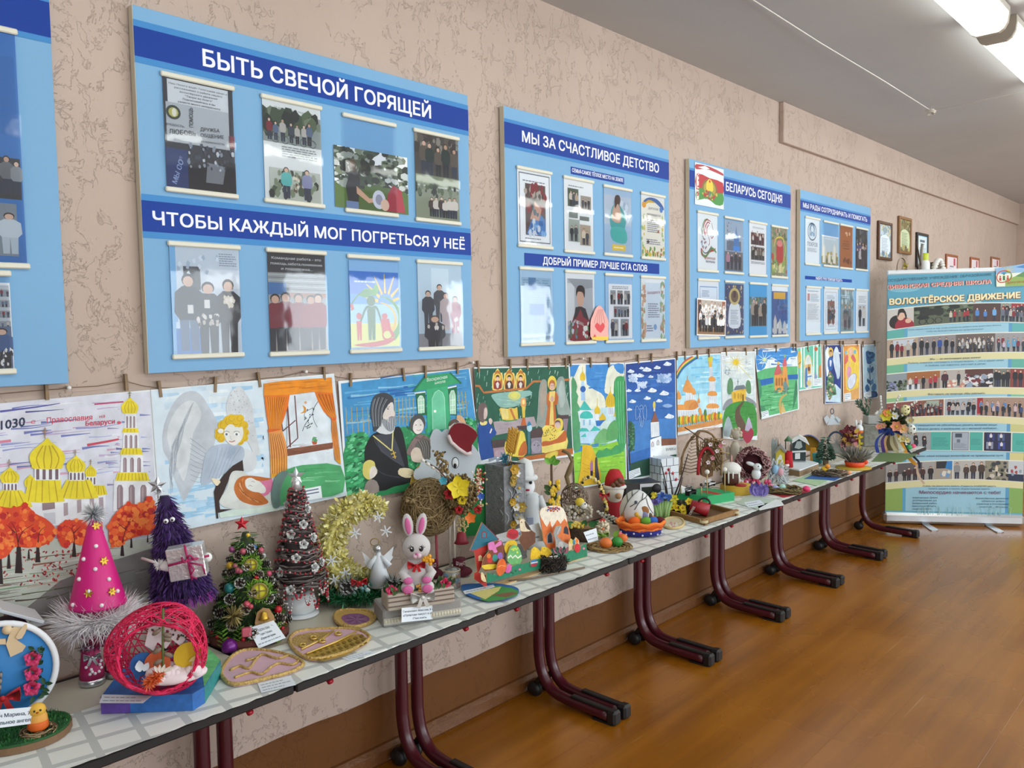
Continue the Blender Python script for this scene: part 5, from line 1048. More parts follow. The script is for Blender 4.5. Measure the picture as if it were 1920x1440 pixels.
# ---- 3: bearded priest with children in front of a green house
def p3_(a):
    a.g('78 200 1058 88 1148 780 1150 930 135 1085','3f8fc4');washes(a,60,(85,130,1040,520),340,22,('2a78b8','5aa6d4','86bedc','1f62a8','48a0b0','6fb4d8'),3,-.1)
    for x0 in range(115,300,42): a.st([(x0,380),(x0+12,590)],5,'b5a458',0);a.st([(x0,480),(x0+20,500),(x0+42,470)],4,'b5a458')
    for x0 in range(490,640,28): a.st([(x0,310),(x0+8,520)],5,'b5a458');a.st([(x0,450),(x0+14,490),(x0+28,440)],4,'a8985a')
    for x0 in range(975,1050,26): a.st([(x0,260),(x0+18,450)],5,'b5a458');a.st([(x0,330),(x0+14,380),(x0+28,330)],4,'a8985a')
    gs = ('1f7a48','2f9a5c','48b074','145a36','6ac48e')
    a.g('115 660 150 610 220 570 280 585 310 640 400 640 480 560 560 530 620 560 760 590 900 560 1100 480 1140 760 1150 930 135 1085','2a8a54',2);a.dots(170,(120,590,330,1070),(12,30),gs,4,.5,-.5);a.dots(60,(560,540,800,850),(12,28),gs,5,.5);a.dots(30,(1030,470,1120,560),(10,20),gs,6,.6)
    # house
    a.g('730 230 895 220 920 545 740 580','3aa876');a.g('650 280 722 265 735 440 665 450','176a44');a.g('895 235 965 215 965 445 912 440','176a44');a.g('630 262 725 140 910 118 990 195 870 225','2f9a66',0);a.st('630 262 722 145',14,'1a7048');a.st('910 118 998 200',14,'1a7048');a.st('640 275 722 265',10,'dfe8e4');a.st('895 235 962 220',10,'dfe8e4')
    a.g('780 560 775 320 795 270 825 250 855 270 870 310 880 545','6ac49c',0);a.st('780 560 775 320 795 270 825 250 855 270 870 310 880 545',4,'a8e0c4');a.e(797,413,11,11,'e6efe9',10)
    for pts,cx in (('670 430 665 320 680 295 700 295 713 320 715 425',690),('915 435 908 290 922 255 940 252 952 290 955 435',932)): a.g(pts,'a8d8bc');a.st(pts,4,'e6efe9');a.st([(cx,290),(cx+2,430)],4,'e6efe9');[a.st([(cx-22,y),(cx+22,y-6)],4,'e6efe9') for y in (330,370,405)]
    a.t('Воскресная',(735,186),(890,160),26,'cfe8da',.01);a.t('школа',(795,206),(875,192),22,'cfe8da',.01)
    # priest
    a.g('310 600 360 570 480 540 520 530 550 580 575 700 590 800 595 840 640 870 625 950 480 990 365 1025 300 900 258 780 265 680','131519',2);a.g('330 600 470 570 520 700 565 835 490 800 380 720','3a3e48',0);a.st('350 860 420 900 530 920',5,'3a3e48',3);a.st('330 600 345 660 420 740 560 840',4,'4a4e58',3)
    a.g('340 560 380 480 480 500 480 570 420 590','cdd3d6',2)
    a.g('300 440 310 350 340 290 410 270 470 300 478 360 430 400 400 460 380 520 330 570 318 500','3a3f46',3);[a.st([(330+k*10,300+abs(k-5)*4),(312+k*8,400),(325+k*6,530)],4,('6a7078','8f969c','23262b')[k % 3],3) for k in range(11)]
    a.g('400 430 440 360 472 345 480 400 490 430 480 460 440 480 400 470','d9d2cc',2);a.g('385 490 410 470 450 500 440 460 480 450 490 480 485 540 460 570 420 550','8f969c',2);[a.st([(430+k*8,470),(425+k*9,520),(440+k*6,560)],3,('5a6068','b5babd')[k % 2],3) for k in range(7)];a.e(435,395,9,4,'3a3634',8);a.st('420 385 450 378',3,'4a4644');a.e(465,458,10,3,'a06a64',8)
    a.st('322 600 390 655 462 715',9,'d8d080',0);a.st('474 570 470 640 466 715',9,'d8d080',0);a.st('475 715 492 775',9,'c9a840');a.st('458 742 496 728',8,'c9a840');a.st('470 765 500 758',6,'c9a840')
    a.g('525 850 600 850 635 870 638 890 610 905 620 918 570 922 515 895','d3c6a0',2);[a.st([(590,870+k*14),(634,882+k*13)],3,'a8986f') for k in range(3)]
    # children
    a.g('240 860 250 810 290 785 330 800 340 840 355 870 330 910 300 935 270 930 245 900','cfc46a',3);a.g('300 850 335 830 352 870 350 890 325 920 295 925','ddd5cd',2);a.g('255 1040 262 970 300 935 350 950 368 1025 300 1048','8f857d',2)
    a.g('605 540 612 480 650 440 690 440 715 470 720 520 690 580 650 590','4a4a4c',3);a.g('625 540 640 490 680 470 710 520 695 570 660 588 635 570','ddd8d2',3);a.g('580 740 590 690 640 610 700 590 760 630 775 700 760 770 640 760','7d6a68',2);a.st('640 610 690 625 715 600',16,'6a5a58',3);[a.e(x,518,6,3,'3a3634',8) for x in (650,685)];a.st('655 556 672 560 688 553',4,'a8605c',3)
    a.g('640 690 670 640 720 620 760 660 765 740 740 790 690 780','5f5d58',3);[a.st([(660+k*10,640),(690+k*8,690),(700+k*6,760)],4,('3a3834','86847d')[k % 2],3) for k in range(9)];a.g('610 730 640 690 680 700 700 760 720 800 660 805 618 790','cfbfae',2);a.g('600 975 640 870 680 820 760 800 790 830 700 960','c0a03a',2)
    a.g('960 450 1000 450 1030 500 1020 560 980 560','cfa47a',3);a.g('900 570 905 500 940 470 985 490 990 560 950 600 915 605','d9cdc4',3);a.g('903 530 910 490 950 470 985 500 985 540 950 500','5a4a44',3);[a.e(x,545,6,3,'3a3634',8) for x in (918,952)];a.st('915 580 932 584',3,'a8605c')
painting('painting of a bearded priest with children before a green house',(620,670,4.085),'58 182 1065 84 1165 905 120 1114',-.011,p3_)
# ---- 4: dark green room with icons, an angel and a praying child
def p4_(a):
    a.g('30 85 1370 55 1430 1240 1430 1300 700 1400 130 1390 60 1000','1f5a46');R = random.Random(3)
    for k in range(110):
        x = R.uniform(50,1380);y = R.uniform(90,860)
        if 880 < x < 1330 and y > 220: continue
        a.st([(x,y),(x-R.uniform(4,16),y+R.uniform(30,70))],8,R.choice(('a8d0c4','7db8a4','c5e0d8')),0,False,.6,True);a.k += .1
    a.k += 1
    for x0,x1,c in ((290,435,'8a3034'),(450,605,'4a3028'),(620,760,'6a3430')):
        xm = (x0+x1)/2;a.g([(x0,385),(x0+8,165),(x0+35,140),(xm,80),(x1-35,140),(x1-2,165),(x1,375)],'e6d070',2);a.g([(x0+16,372),(x0+24,180),(xm,105),(x1-18,180),(x1-14,362)],'b5702c',2);a.e(xm,215,52,62,'e0c050',14);a.g([(x0+25,370),(xm-40,280),(xm,245),(xm+40,280),(x1-22,362)],c,2);a.e(xm,225,24,36,'d8b8a4',12);a.g([(xm-30,230),(xm-20,185),(xm,175),(xm+22,185),(xm+28,230),(xm+16,205),(xm-16,205)],'3a2824',2);a.g([(xm-25,300),(xm,270),(xm+25,300),(xm+10,360),(xm-10,360)],'d8d8d0')
    for p in ('35 330 100 330 165 425 770 365 870 268 990 265','1310 245 1385 240'): a.st(p,30,'b8703a')
    a.g('270 470 330 440 480 420 820 395 835 460 730 500 670 600 520 640 400 630 330 560','86b4ac',2);a.e(600,470,90,65,'c9cf78',14);a.e(600,470,50,40,'dcd870',12);washes(a,16,(330,440,800,600),220,12,('9cc4bc','7aa8a4','b5cfb0'),5,.1)
    a.g('300 840 630 800 880 765 920 900 640 970 340 1030','a59aa0',0);washes(a,10,(330,850,640,1000),220,8,('8f858c','b8aeb2'),5,-.1)
    a.g('385 665 405 640 510 655 540 640 600 650 640 630 655 800 600 830 430 810','d8b84a',0);a.g('405 650 510 660 520 800 430 805','e0cf80');a.g('530 660 560 650 620 800 600 830','b5703a',0);a.st('380 800 480 830 640 810',16,'3a8a54',3)
    a.g('690 560 700 510 745 500 765 540 760 620 700 630','e0a060',3);a.g('705 620 755 620 750 780 715 780','d8c04a');a.g('715 780 750 780 770 890 690 890','b8602a');a.e(730,560,20,36,'f0d890',10)
    # child in blue
    a.g('85 880 130 850 200 840 250 860 330 960 345 1010 290 1060 270 1120 305 1350 130 1380 90 1100','1a4a96',2);a.g('110 840 210 830 200 880 130 890','e0d080',2);a.g('80 680 95 600 160 565 205 610 215 700 200 770 160 850 110 830 78 760','6a5a58',3);a.g('170 660 205 640 218 720 200 790 165 800','c9b4ae',2);a.g('235 800 265 790 290 830 265 880 240 850','cfbcb4',2);a.g('245 1000 270 930 285 945 262 1005','dcd8cc')
    # angel
    a.g('940 900 905 940 930 700 945 420 975 270 1020 235 1060 270 1065 420 1070 700 1030 920','8f9a94',2);a.g('1200 260 1260 195 1310 230 1330 420 1400 700 1390 760 1220 730 1200 500','8fa09a',2);a.g('960 600 985 330 1030 280 1050 450 1000 800','a59a8c',2);a.g('1225 400 1260 250 1300 300 1320 560 1250 640','a5b4b0',2)
    a.e(1135,290,64,105,'dcc84a',18);a.g('1055 590 1055 470 1090 410 1190 410 1225 480 1215 590 1180 600 1200 900 1180 1000 1030 930 1075 620','b8642a',0);a.g('1100 410 1180 400 1170 540 1150 560 1160 880 1095 890 1115 560 1090 530','e0c870',0);a.e(1135,325,36,70,'d8b4a4',14);a.g('1095 380 1090 300 1110 255 1135 245 1165 260 1180 310 1175 375 1160 300 1112 300','b56a34',3);a.g('1110 500 1135 470 1160 500 1150 550 1120 550','c9a49c',2);a.e(1122,325,7,5,'3a2a28',6);a.e(1150,325,7,5,'3a2a28',6)
    # beds
    a.g('1205 750 1370 740 1375 800 1215 795','4a3a3c');a.g('1290 800 1365 795 1340 1010 1300 950','8a7a86');a.g('1165 860 1210 790 1280 810 1290 900 1260 970 1200 990','dcc850',3);a.e(1215,875,38,62,'c9b0ac',12);a.g('1170 880 1180 830 1215 815 1250 835 1255 900 1240 850 1190 850','6a5058',3)
    a.g('990 1280 985 940 1090 890 1160 920 1200 990 1300 955 1335 1010 1340 1230','e0d070',2);a.g('1000 1120 1200 1080 1310 960 1340 1010 1330 1110 1180 1150 1000 1190','b8602a',2);a.g('1000 940 1090 895 1165 925 1205 1080 1000 1110','e0c95a',2);a.dots(22,(1005,920,1190,1090),9,('7a7034','5a5a2c'),3);a.st('1030 1000 1075 965 1115 1000 1080 1040 1030 1000',5,'8a7a34')
    a.g('835 960 990 930 990 1060 840 1075','4a3a3c',2);a.g('835 1075 985 1060 990 1285 840 1300','86808e');a.e(910,1195,75,90,'9a96a4',16);a.dots(8,(860,1130,960,1190),8,('5a5464',),3)
    a.g('635 900 775 890 770 950 640 955','4a3a3c');a.g('780 980 825 975 825 1290 790 1300','3a7078');a.e(812,930,38,52,'a8d0dc',14);a.g('780 900 805 830 840 880 820 890','2f78a0',2)
    a.g('275 1110 470 1085 475 1190 285 1215','4a3a3c');a.g('295 1215 470 1195 490 1320 310 1345','a58a96');a.e(390,1290,72,60,'b098a4',14);a.g('470 1290 470 1120 540 1100 600 970 670 970 740 1000 770 1290 650 1340','dcc850',2);a.g('650 1320 690 1170 760 1110 775 1290','b8642a',2);a.st('520 1180 550 1170 575 1220 540 1250 520 1180',5,'a0602c');a.dots(12,(480,1120,640,1300),9,('8a7a34',),5)
    a.g('640 1350 1020 1290 1250 1230 1430 1215 1430 1300 700 1395','b0642c');a.g('1035 1320 1100 1280 1210 1255 1200 1330 1080 1390','d0bc4a',3)
    slip(a,'130 1390 310 1345 560 1330 560 1410',3)
painting('painting of a dark green room with icons, angel and child in blue',(885,680,7.58),'30 66 1375 40 1445 1330 700 1420 100 1470',-.0135,p4_)
# ---- 5: white and turquoise church with a yellow path
def p5_(a):
    a.g('90 270 590 262 612 1330 150 1410','3a86cc');a.g('90 400 130 380 170 290 190 270 240 270 250 450 380 530 420 600 400 700 160 720','dfe3d0',2);a.g('420 450 450 300 520 270 590 310 590 380 510 420 500 540 420 530','dfe3d0',2);a.g('500 265 590 262 590 350 530 330','3a86cc',2)
    washes(a,14,(240,290,420,500),140,18,('2a74c0','4f98d8','3a86cc'),3);a.g('165 700 520 650 530 1000 170 1000','bcdce8',0);a.g('95 1100 600 960 612 1330 140 1410','8ac83a');washes(a,36,(120,1000,600,1300),160,26,('9ad44a','78b83a','a8dc58','6ab048'),4,-.1)
    a.g('105 420 135 400 160 470 150 520 170 560 160 620 190 680 170 720 200 800 190 1040 130 1075 115 900','4f9868',2);tq,yl = '3fb8b0','d8b828'
    a.g('190 460 230 460 230 600 195 600','c9dcec');dome(a,210,415,52,90,yl,None);a.st('208 330 208 290',4,yl);a.g('200 415 222 415 230 470 195 470','a9c4e0');a.e(213,495,26,30,'1f5aa8',14);a.g('195 525 232 525 236 600 196 600','9cc0e4');a.g('175 690 225 600 295 690',tq,0);a.g('165 700 330 690 330 780 180 800','d5e4ec');a.g('185 765 200 715 240 698 285 712 305 765',tq,2);a.g('185 780 320 770 330 900 190 920','c9e0ec')
    a.g('165 890 200 855 250 860 275 890',tq,0);a.g('275 890 320 835 375 870 370 885',tq,0);a.g('180 895 370 880 400 920 300 1000 190 1000','b5d4ea');a.g('185 940 235 905 245 940',tq,0);[a.g([(x,780),(x+14,778),(x+14,830),(x,832)],'86b8d8') for x in (215,270,345)]
    dome(a,346,725,56,80,yl,None);a.st('346 650 348 580',4,yl);a.g('330 725 362 725 362 785 332 785','dfe8ee');dome(a,395,805,64,90,yl,None);a.g('440 650 500 640 500 740 445 745','d5e0ea');dome(a,468,660,92,150,yl,'b8941c');a.st('470 520 470 470',4,yl);a.g('500 750 510 690 525 680 528 750',yl);[a.st([(455+k*15,665),(457+k*15,730)],4,'6a86b0') for k in range(3)];a.g('330 790 420 780 430 830 340 840','2a6cb8');a.g('370 860 400 800 440 780 470 800 470 880','c5dcd8',2)
    a.g('515 400 545 375 585 378 600 420 610 1000 560 1060 530 900 500 500','3a9a58',2);[a.st([(520+k*8,420),(528+k*7,700),(540+k*7,1000)],5,('4fb070','2a8048','6ac088')[k % 3],3) for k in range(11)]
    a.g('320 1000 340 920 400 860 440 870 460 820 520 790 530 960','6fb070',2);a.g('430 970 440 860 480 800 525 790 530 950','58a060',2);a.g('330 1110 360 1060 390 1070 430 1040 470 1060 520 1015 560 1030 565 1090 345 1135','3f9a5a',2)
    a.g('205 1020 240 1010 290 1020 320 1090 350 1160 380 1300 370 1370 160 1400 190 1230','d8b020',0);washes(a,18,(200,1040,360,1350),100,9,('c09a18','e6c83a','b88a1a'),5,.4)
    a.g('280 1180 292 1158 305 1175 305 1250 300 1310 280 1305','9a6a98',2);a.e(292,1172,10,14,'b5806a',8);a.g('280 1255 305 1255 302 1312 284 1312','23262e');a.g('325 1140 335 1128 345 1140 348 1200 365 1330 330 1345 322 1220','3a3a44',2)
    a.st('612 330 618 1000 612 1340',5,'dfe7ea')
painting('painting of a turquoise and white church with a yellow path',(1050,630,4.966),'82 258 600 250 624 1345 140 1425',-.011,p5_)
# ---- 6: deep blue sky, white clouds and a tall white tower
def p6_(a):
    a.g('612 262 1070 215 1082 1110 860 1290 640 1330','2a66b0');a.g('612 262 1070 215 1072 340 612 380','173f8c');a.g('612 380 1072 340 1074 520 620 540','2258a8');a.g('625 800 1078 760 1080 960 640 1100','3f7cc0');washes(a,30,(620,300,1060,700),240,14,('1f54a0','3a78c0','2a66b0'),3)
    for x,y,r in ((660,330,34),(760,300,24),(745,370,38),(680,400,46),(845,380,26),(810,315,44),(905,295,34),(1000,262,40),(760,455,42),(640,510,28),(722,508,30),(858,508,44),(970,535,46),(812,580,34),(675,610,34),(922,605,32),(645,685,26),(1018,750,46)): a.g([(x-r,y+r*.2),(x-r*.6,y-r*.2),(x-r*.2,y-r*.6),(x+r*.3,y-r*.4),(x+r*.9,y-r*.15),(x+r*.8,y+r*.25),(x,y+r*.4)],'dfe8f0',2);a.dots(5,(x-r*.6,y-r*.3,x+r*.6,y+r*.2),(4,8),('b9cde4',),int(x))
    a.dots(60,(905,360,1030,430),(8,16),('9db8dc','b9cde8','86a8d4'),8);a.dots(40,(640,360,710,430),(8,14),('a9c0e0','c5d6ec'),9);a.dots(40,(720,430,800,490),(8,14),('a9c0e0','c5d6ec'),10);a.g('950 650 1000 630 1050 650 1000 668','86a8d4',2)
    a.st('740 660 755 640 770 660 760 680 742 675',3,'a9c4e6',2);[a.st(p,3,'a9c4e6',3) for p in ('740 690 715 650 700 690 708 780 735 740','770 690 790 640 804 690 798 780 772 740','745 690 740 780 760 850 775 780 768 690','735 720 760 800 740 840')]
    a.e(875,645,13,38,'d8c860',12);a.g('868 670 884 670 884 700 868 700','dde4e8');a.g('845 805 880 700 918 800','8a5440');a.g('842 805 918 798 925 930 845 945','e3e8ec');[a.st([(855+k*18,810),(857+k*18,930)],4,'b5bfca') for k in range(4)];a.g('838 965 940 930 945 1130 840 1165','e3e8ec',0);a.st('838 965 895 938 940 930',5,'5a626c');a.g('940 955 1080 952 1080 1012 945 1022','7d4f3c');a.g('940 1022 1080 1012 1082 1100 945 1130','dfe4e6')
    for x,y in ((860,1000),(910,985)): a.st([(x-10,y+30),(x-10,y),(x,y-18),(x+10,y),(x+10,y+28),(x-10,y+30)],4,'6a4a44');a.st([(x,y-15),(x,y+28)],3,'6a4a44')
    a.st('852 1165 855 1130 870 1115 888 1130 890 1160',4,'6a4a44');a.t('ВУМКЫ',(985,1070),(1075,1060),24,'5a6268',.01)
    a.g('650 1190 740 1160 820 1140 945 1165 1020 1110 1082 1100 1000 1180 860 1290 645 1330','1f4a3a',0);a.g('632 820 650 790 680 820 696 920 690 1020 655 1080 640 1000','2a5a40',2);a.dots(60,(635,810,690,1060),(6,12),('3a7050','1f4a34','4f8a62'),5);a.st('640 1060 650 1200',10,'3a2a24')
    a.g('960 1130 1082 1100 1085 1180 1000 1180 900 1270','23503e')
    slip(a,'630 1265 740 1225 750 1290 640 1335',4)
painting('painting of a deep blue sky over a white church tower',(1050,630,4.966),'605 250 1075 205 1092 1255 640 1352',-.0135,p6_)
# ---- 7: orange church with rainbow
def p7_(a):
    a.g('1090 200 1490 170 1512 810 1095 895','8fcbe4');washes(a,36,(1100,200,1490,640),220,30,('a5d8ea','7ac0e0','b9e2ee','6ab4dc'),3,-.05);a.g('1095 560 1500 520 1505 700 1095 740','b5dfe8')
    for k,c in enumerate(('b83a34','d8883a','e0d060','3f8a5a','2a5a9a')): a.st([(1090,340+k*14),(1120,285+k*13),(1170,230+k*12),(1235+k*10,192+k*3)],14,c,4)
    o1,o2 = 'd8944a','b0702c'
    def tw(x0,x1,y0,y1,n=5): a.g([(x0,y0),(x1,y0),(x1,y1),(x0,y1)],'dfe6ea');[a.st([(x0+(x1-x0)*(k+.5)/n,y0+4),(x0+(x1-x0)*(k+.5)/n,y1-4)],4,'8fa4c0') for k in range(n)]
    tw(1390,1420,290,380,3);tw(1388,1445,415,525,4);tw(1380,1458,550,640,5);tw(1370,1475,665,790,6);a.g('1375 195 1420 190 1412 290 1385 290','d8a83a',0);a.e(1398,215,24,26,'c9c83a',10);[a.g([(x0,y1),(x0+8,y0+8),((x0+x1)/2,y0),(x1-8,y0+8),(x1,y1)],o1,2) for x0,x1,y0,y1 in ((1382,1445,376,420),(1376,1460,512,555),(1366,1475,628,670))]
    tw(1165,1255,520,620,6);a.g('1145 515 1160 450 1185 400 1225 460 1240 500 1225 530',o1,2);a.g('1225 540 1240 480 1262 520 1255 545',o1,2);a.st('1185 400 1182 370',4,o2);tw(1090,1120,575,640,3);a.g('1085 580 1100 505 1125 560 1120 590',o1,2);tw(1282,1300,620,670,2);a.g('1275 620 1290 570 1304 620',o1,2);a.st('1290 575 1288 535',3,o2)
    a.g('1090 640 1150 640 1160 610 1210 595 1265 600 1285 660 1230 690 1090 710',o1,2);a.g('1195 690 1215 630 1262 605 1285 660','c98440',2);tw(1090,1280,690,790,12);a.g('1285 700 1300 665 1318 700 1315 740',o1,2)
    cs = ('d8a020','5a8a3a','e6c828','d87a2a','8fa83a','e0b83a','c9602a');R = random.Random(5)
    for k in range(24): x = 1092+k*17.5;h = R.uniform(28,48);a.e(x,790-k*2.0,13,h,cs[k % 7],10);a.st([(x,800-k*2),(x,850-k*2.2)],3,'6a4a2a')
    a.e(1350,720,12,40,'4f7a3a',10);a.g('1095 850 1510 770 1512 812 1096 896','c98a4a');washes(a,12,(1100,830,1480,870),150,6,('a8642c','d8a060'),3,-.18)
painting('painting of an orange church with a rainbow and autumn trees',(1050,630,4.966),'1085 190 1500 160 1518 845 1096 925',-.011,p7_)
# ---- 8..14 (zoom of the far end)
F8 = (1340,620,6)
def p8_(a):
    a.g('80 255 445 245 470 1180 95 1180','cdd9da');washes(a,26,(90,270,440,760),200,40,('b9cccf','dbe4e2','c3d6d8'),3)
    for k in range(14): t = k*2*pi/14;L = 130 if k % 2 else 90;a.st([(238,355),(238+L*cos(t),355+L*.85*sin(t))],9,'d8c040',0,False,.8)
    a.st('250 370 420 545',6,'d8c860');a.e(238,355,30,34,'e0c020',12);a.st('120 390 118 450 140 500 165 430 130 400',3,'6a7480',3);a.dots(16,(108,430,175,500),6,('8a94a0',),3);a.dots(12,(345,320,400,420),6,('a0a8b0',),4)
    a.g('140 640 150 560 180 530 205 580 205 690 165 720 142 700','5a8a62',2);a.g('345 640 360 565 385 558 405 600 408 700 370 705','5a8a62',2);a.g('190 690 350 640 355 780 190 830','d8b038');[a.e(x,735,12,36,'b8902a',10) for x in (225,265,295)];a.g('310 720 325 715 325 790 312 795','5a3a20');a.g('205 675 240 620 330 610 355 655 290 660','6f7a84',0);[a.st([(225+k*18,640),(240+k*17,672)],4,'4f5962') for k in range(6)];a.st('260 610 262 545',6,'5a646c');a.st('250 575 274 573',5,'5a646c')
    a.g('95 850 130 790 190 760 195 830 100 900','8a9098',2);a.g('350 740 430 780 470 830 465 870 360 790','8a9098',2)
    a.g('105 1180 105 920 150 850 210 810 330 790 400 810 455 860 472 1180','3a8a3a',2);washes(a,24,(115,840,450,1120),140,26,('2f7a32','55a050','46964a'),5);a.g('320 795 330 800 290 870 285 940 340 1040 335 1120 260 1100 225 960 250 860','5f4a3a',2)
    a.g('100 1180 110 1050 150 960 185 1040 205 1180','9aaab0',2);a.g('340 1120 360 1030 380 970 410 1040 420 1120','b5a8c4',2);slip(a,'75 275 165 275 170 320 78 325',3)
painting('painting of a yellow church on a round green hill under a sun',F8,'72 242 450 232 480 1230 95 1215',-.0135,p8_)
def p9_(a):
    a.g('452 215 925 190 940 880 525 985','dbe6ec');a.g('470 220 600 210 700 230 740 200 920 195 922 290 840 300 780 380 700 330 640 300 590 340 560 420 480 440','3a86cc',2);washes(a,24,(470,220,910,400),150,24,('2a74c0','58a0dc','7ab8e4','dbe6ec'),3)
    for k in range(10): t = k*.63;a.st([(560,325),(560+90*cos(t),325+90*sin(t))],8,'cfe6e0',0,False,.7)
    a.e(560,325,18,20,'d3e09a',10);a.g('470 470 560 430 680 410 820 400 930 400 935 880 525 975','5ab076',0);a.g('495 555 660 525 660 590 510 625','2264b0',0);a.g('790 500 935 490 935 545 795 550','2264b0',0);washes(a,50,(500,620,920,900),130,20,('4fa468','78c48c','3f9058','8fd0a0'),5,-.1)
    a.g('670 515 672 480 740 470 760 510 765 410 770 380 800 380 812 420 830 640 800 690 690 690 675 660','d8964a',0);a.g('668 500 690 420 715 375 745 440 750 480','c05a60',2);a.g('765 400 770 340 790 300 805 340 808 395','c9606a',2);a.e(715,365,12,20,'d8b040',10);a.e(788,285,12,20,'8fb080',10);[a.g([(x,620),(x,540),(x+10,525),(x+20,540),(x+20,620)],'9a6a34') for x in (685,715,745,785)];a.g('765 620 790 560 830 640 800 690','6a8a8a',2);a.dots(14,(660,640,830,710),14,('5a8a70','4a7a62'),3)
    a.g('820 710 760 760 745 830 760 920 730 930 720 820 740 750 780 720','c0a05a',2);a.g('760 800 800 920 740 925','cfb070');a.g('480 550 500 540 525 640 525 740 505 760 490 650','3f8a62',2);a.g('905 590 920 560 930 700 890 860 880 840','3a7a5a',2);a.g('505 870 520 840 560 860 570 900 520 900','3f8a62',2);slip(a,'520 915 600 895 610 955 535 985',3)
painting('painting of an orange church by a blue river on green meadows',F8,'448 208 930 180 950 885 528 998',-.011,p9_)
def p10_(a):
    a.g('935 200 1190 155 1205 630 950 665','5fbfa4');[a.g([(x,195-(x-940)*.17),(x+w,190-(x-940)*.17),(x+w,640-(x-940)*.1),(x,645-(x-940)*.1)],c) for x,w,c in ((965,18,'e6ecea'),(1000,12,'e6ecea'),(1108,12,'e6ecea'),(1145,16,'e6ecea'))];a.g('938 250 960 230 975 300 965 400 945 420','d0a83a',2);a.st('940 380 970 350',5,'3a2a24')
    a.g('1010 640 1005 400 1025 300 1052 270 1080 300 1100 400 1105 625','cfd8d4',2);a.st('1010 640 1005 400 1025 300 1052 270 1080 300 1100 400',8,'c9b050',2);a.g('1015 500 1020 420 1030 390 1042 420 1045 590 1050 625 1018 635','4a78b0',2);a.e(1027,400,12,20,'d8b060',10);a.g('1042 380 1080 375 1078 480 1050 490','c99a3a');a.e(1060,430,13,26,'6a4030',10);a.st('1040 520 1090 510',12,'2a6ab0');a.e(1060,590,26,34,'d0bc80',10);a.g('1120 520 1135 460 1155 520 1150 540 1125 540','8a9ac0');a.g('1175 520 1172 400 1195 380 1200 525','c9803a');a.st('1040 190 1058 240',12,'8a4a34');a.e(1140,205,20,24,'b8603a',10);slip(a,'1110 545 1200 530 1203 620 1110 625',4)
painting('small painting of a praying figure under a turquoise striped arch',F8,'932 192 1195 148 1212 640 950 680',-.0135,p10_)
def p11_(a):
    a.g('1243 165 1425 160 1420 812 1245 815','26357c');a.g('1250 800 1255 700 1300 640 1360 600 1418 660 1416 808','c3dbe8');a.g('1248 300 1250 220 1275 180 1290 230 1290 430 1260 520','dfe8ea',2);a.g('1330 330 1345 220 1370 180 1395 230 1412 400 1400 560 1370 500','d3e0e8',2);a.g('1380 560 1415 500 1415 640 1395 640','2a3f8c');[a.st([(1350+k*8,240),(1362+k*7,400),(1375+k*5,540)],3,'a9c0d4',3) for k in range(6)]
    a.g('1280 440 1272 340 1290 300 1315 300 1328 340 1322 440','2f62a8',2);a.e(1305,240,28,54,'d8b85a',14);a.e(1306,255,14,28,'d0a484',10);a.g('1290 260 1292 225 1306 215 1320 228 1322 262 1314 235 1298 238','4a2c20',2);a.g('1292 340 1305 330 1316 345 1308 400 1296 395','d8d8e0',2)
    p = xy('1300 450 1340 520 1335 580 1360 640 1370 720 1320 730 1290 780 1262 720 1250 640 1268 560 1270 510');a.g(p,'4f7a58',0);a.dots(70,(1250,450,1372,780),(8,16),('c9a88a','3a5a44','d8c8b0','6a9a70','8a5a44','2f4a3c'),5,1,None,p);a.g('1405 240 1411 250 1422 245 1412 256 1410 270 1404 256 1394 250','f0f2f4')
painting('narrow dark blue painting of an angel behind a decorated tree',F8,'1238 160 1430 155 1424 818 1240 822',-.011,p11_)
def p12_(a):
    a.g('1448 165 1628 158 1625 770 1452 790','d8944e');a.g('1480 300 1490 220 1540 180 1600 210 1618 320 1616 640 1480 660','e6c850',2);a.g('1455 700 1620 640 1622 765 1455 785','d8a464');a.e(1530,240,30,50,'dcb49c',12);a.g('1470 290 1500 270 1500 340 1460 380','d06a6a',2);a.g('1540 280 1560 270 1590 330 1575 360 1535 310','d06a6a',2);a.g('1462 250 1475 225 1490 245 1480 270','6fb0d4',2);a.g('1560 230 1585 215 1590 250 1570 265','6fb0d4',2);a.g('1490 420 1510 400 1535 420 1532 480 1500 530 1485 500','d898b0',2);a.g('1520 660 1495 620 1492 560 1520 510 1560 480 1592 500 1585 580 1555 640','cfd6e4',2);a.st('1520 660 1495 620 1492 560 1520 510 1560 480 1592 500 1585 580 1555 640 1520 660',5,'8a84a0',2);a.st('1510 330 1520 360 1500 400',14,'dcb49c',2);slip(a,'1455 712 1530 695 1535 775 1458 785',3)
painting('narrow orange and yellow painting of a figure with a white oval',F8,'1440 158 1635 150 1632 778 1446 800',-.0135,p12_)
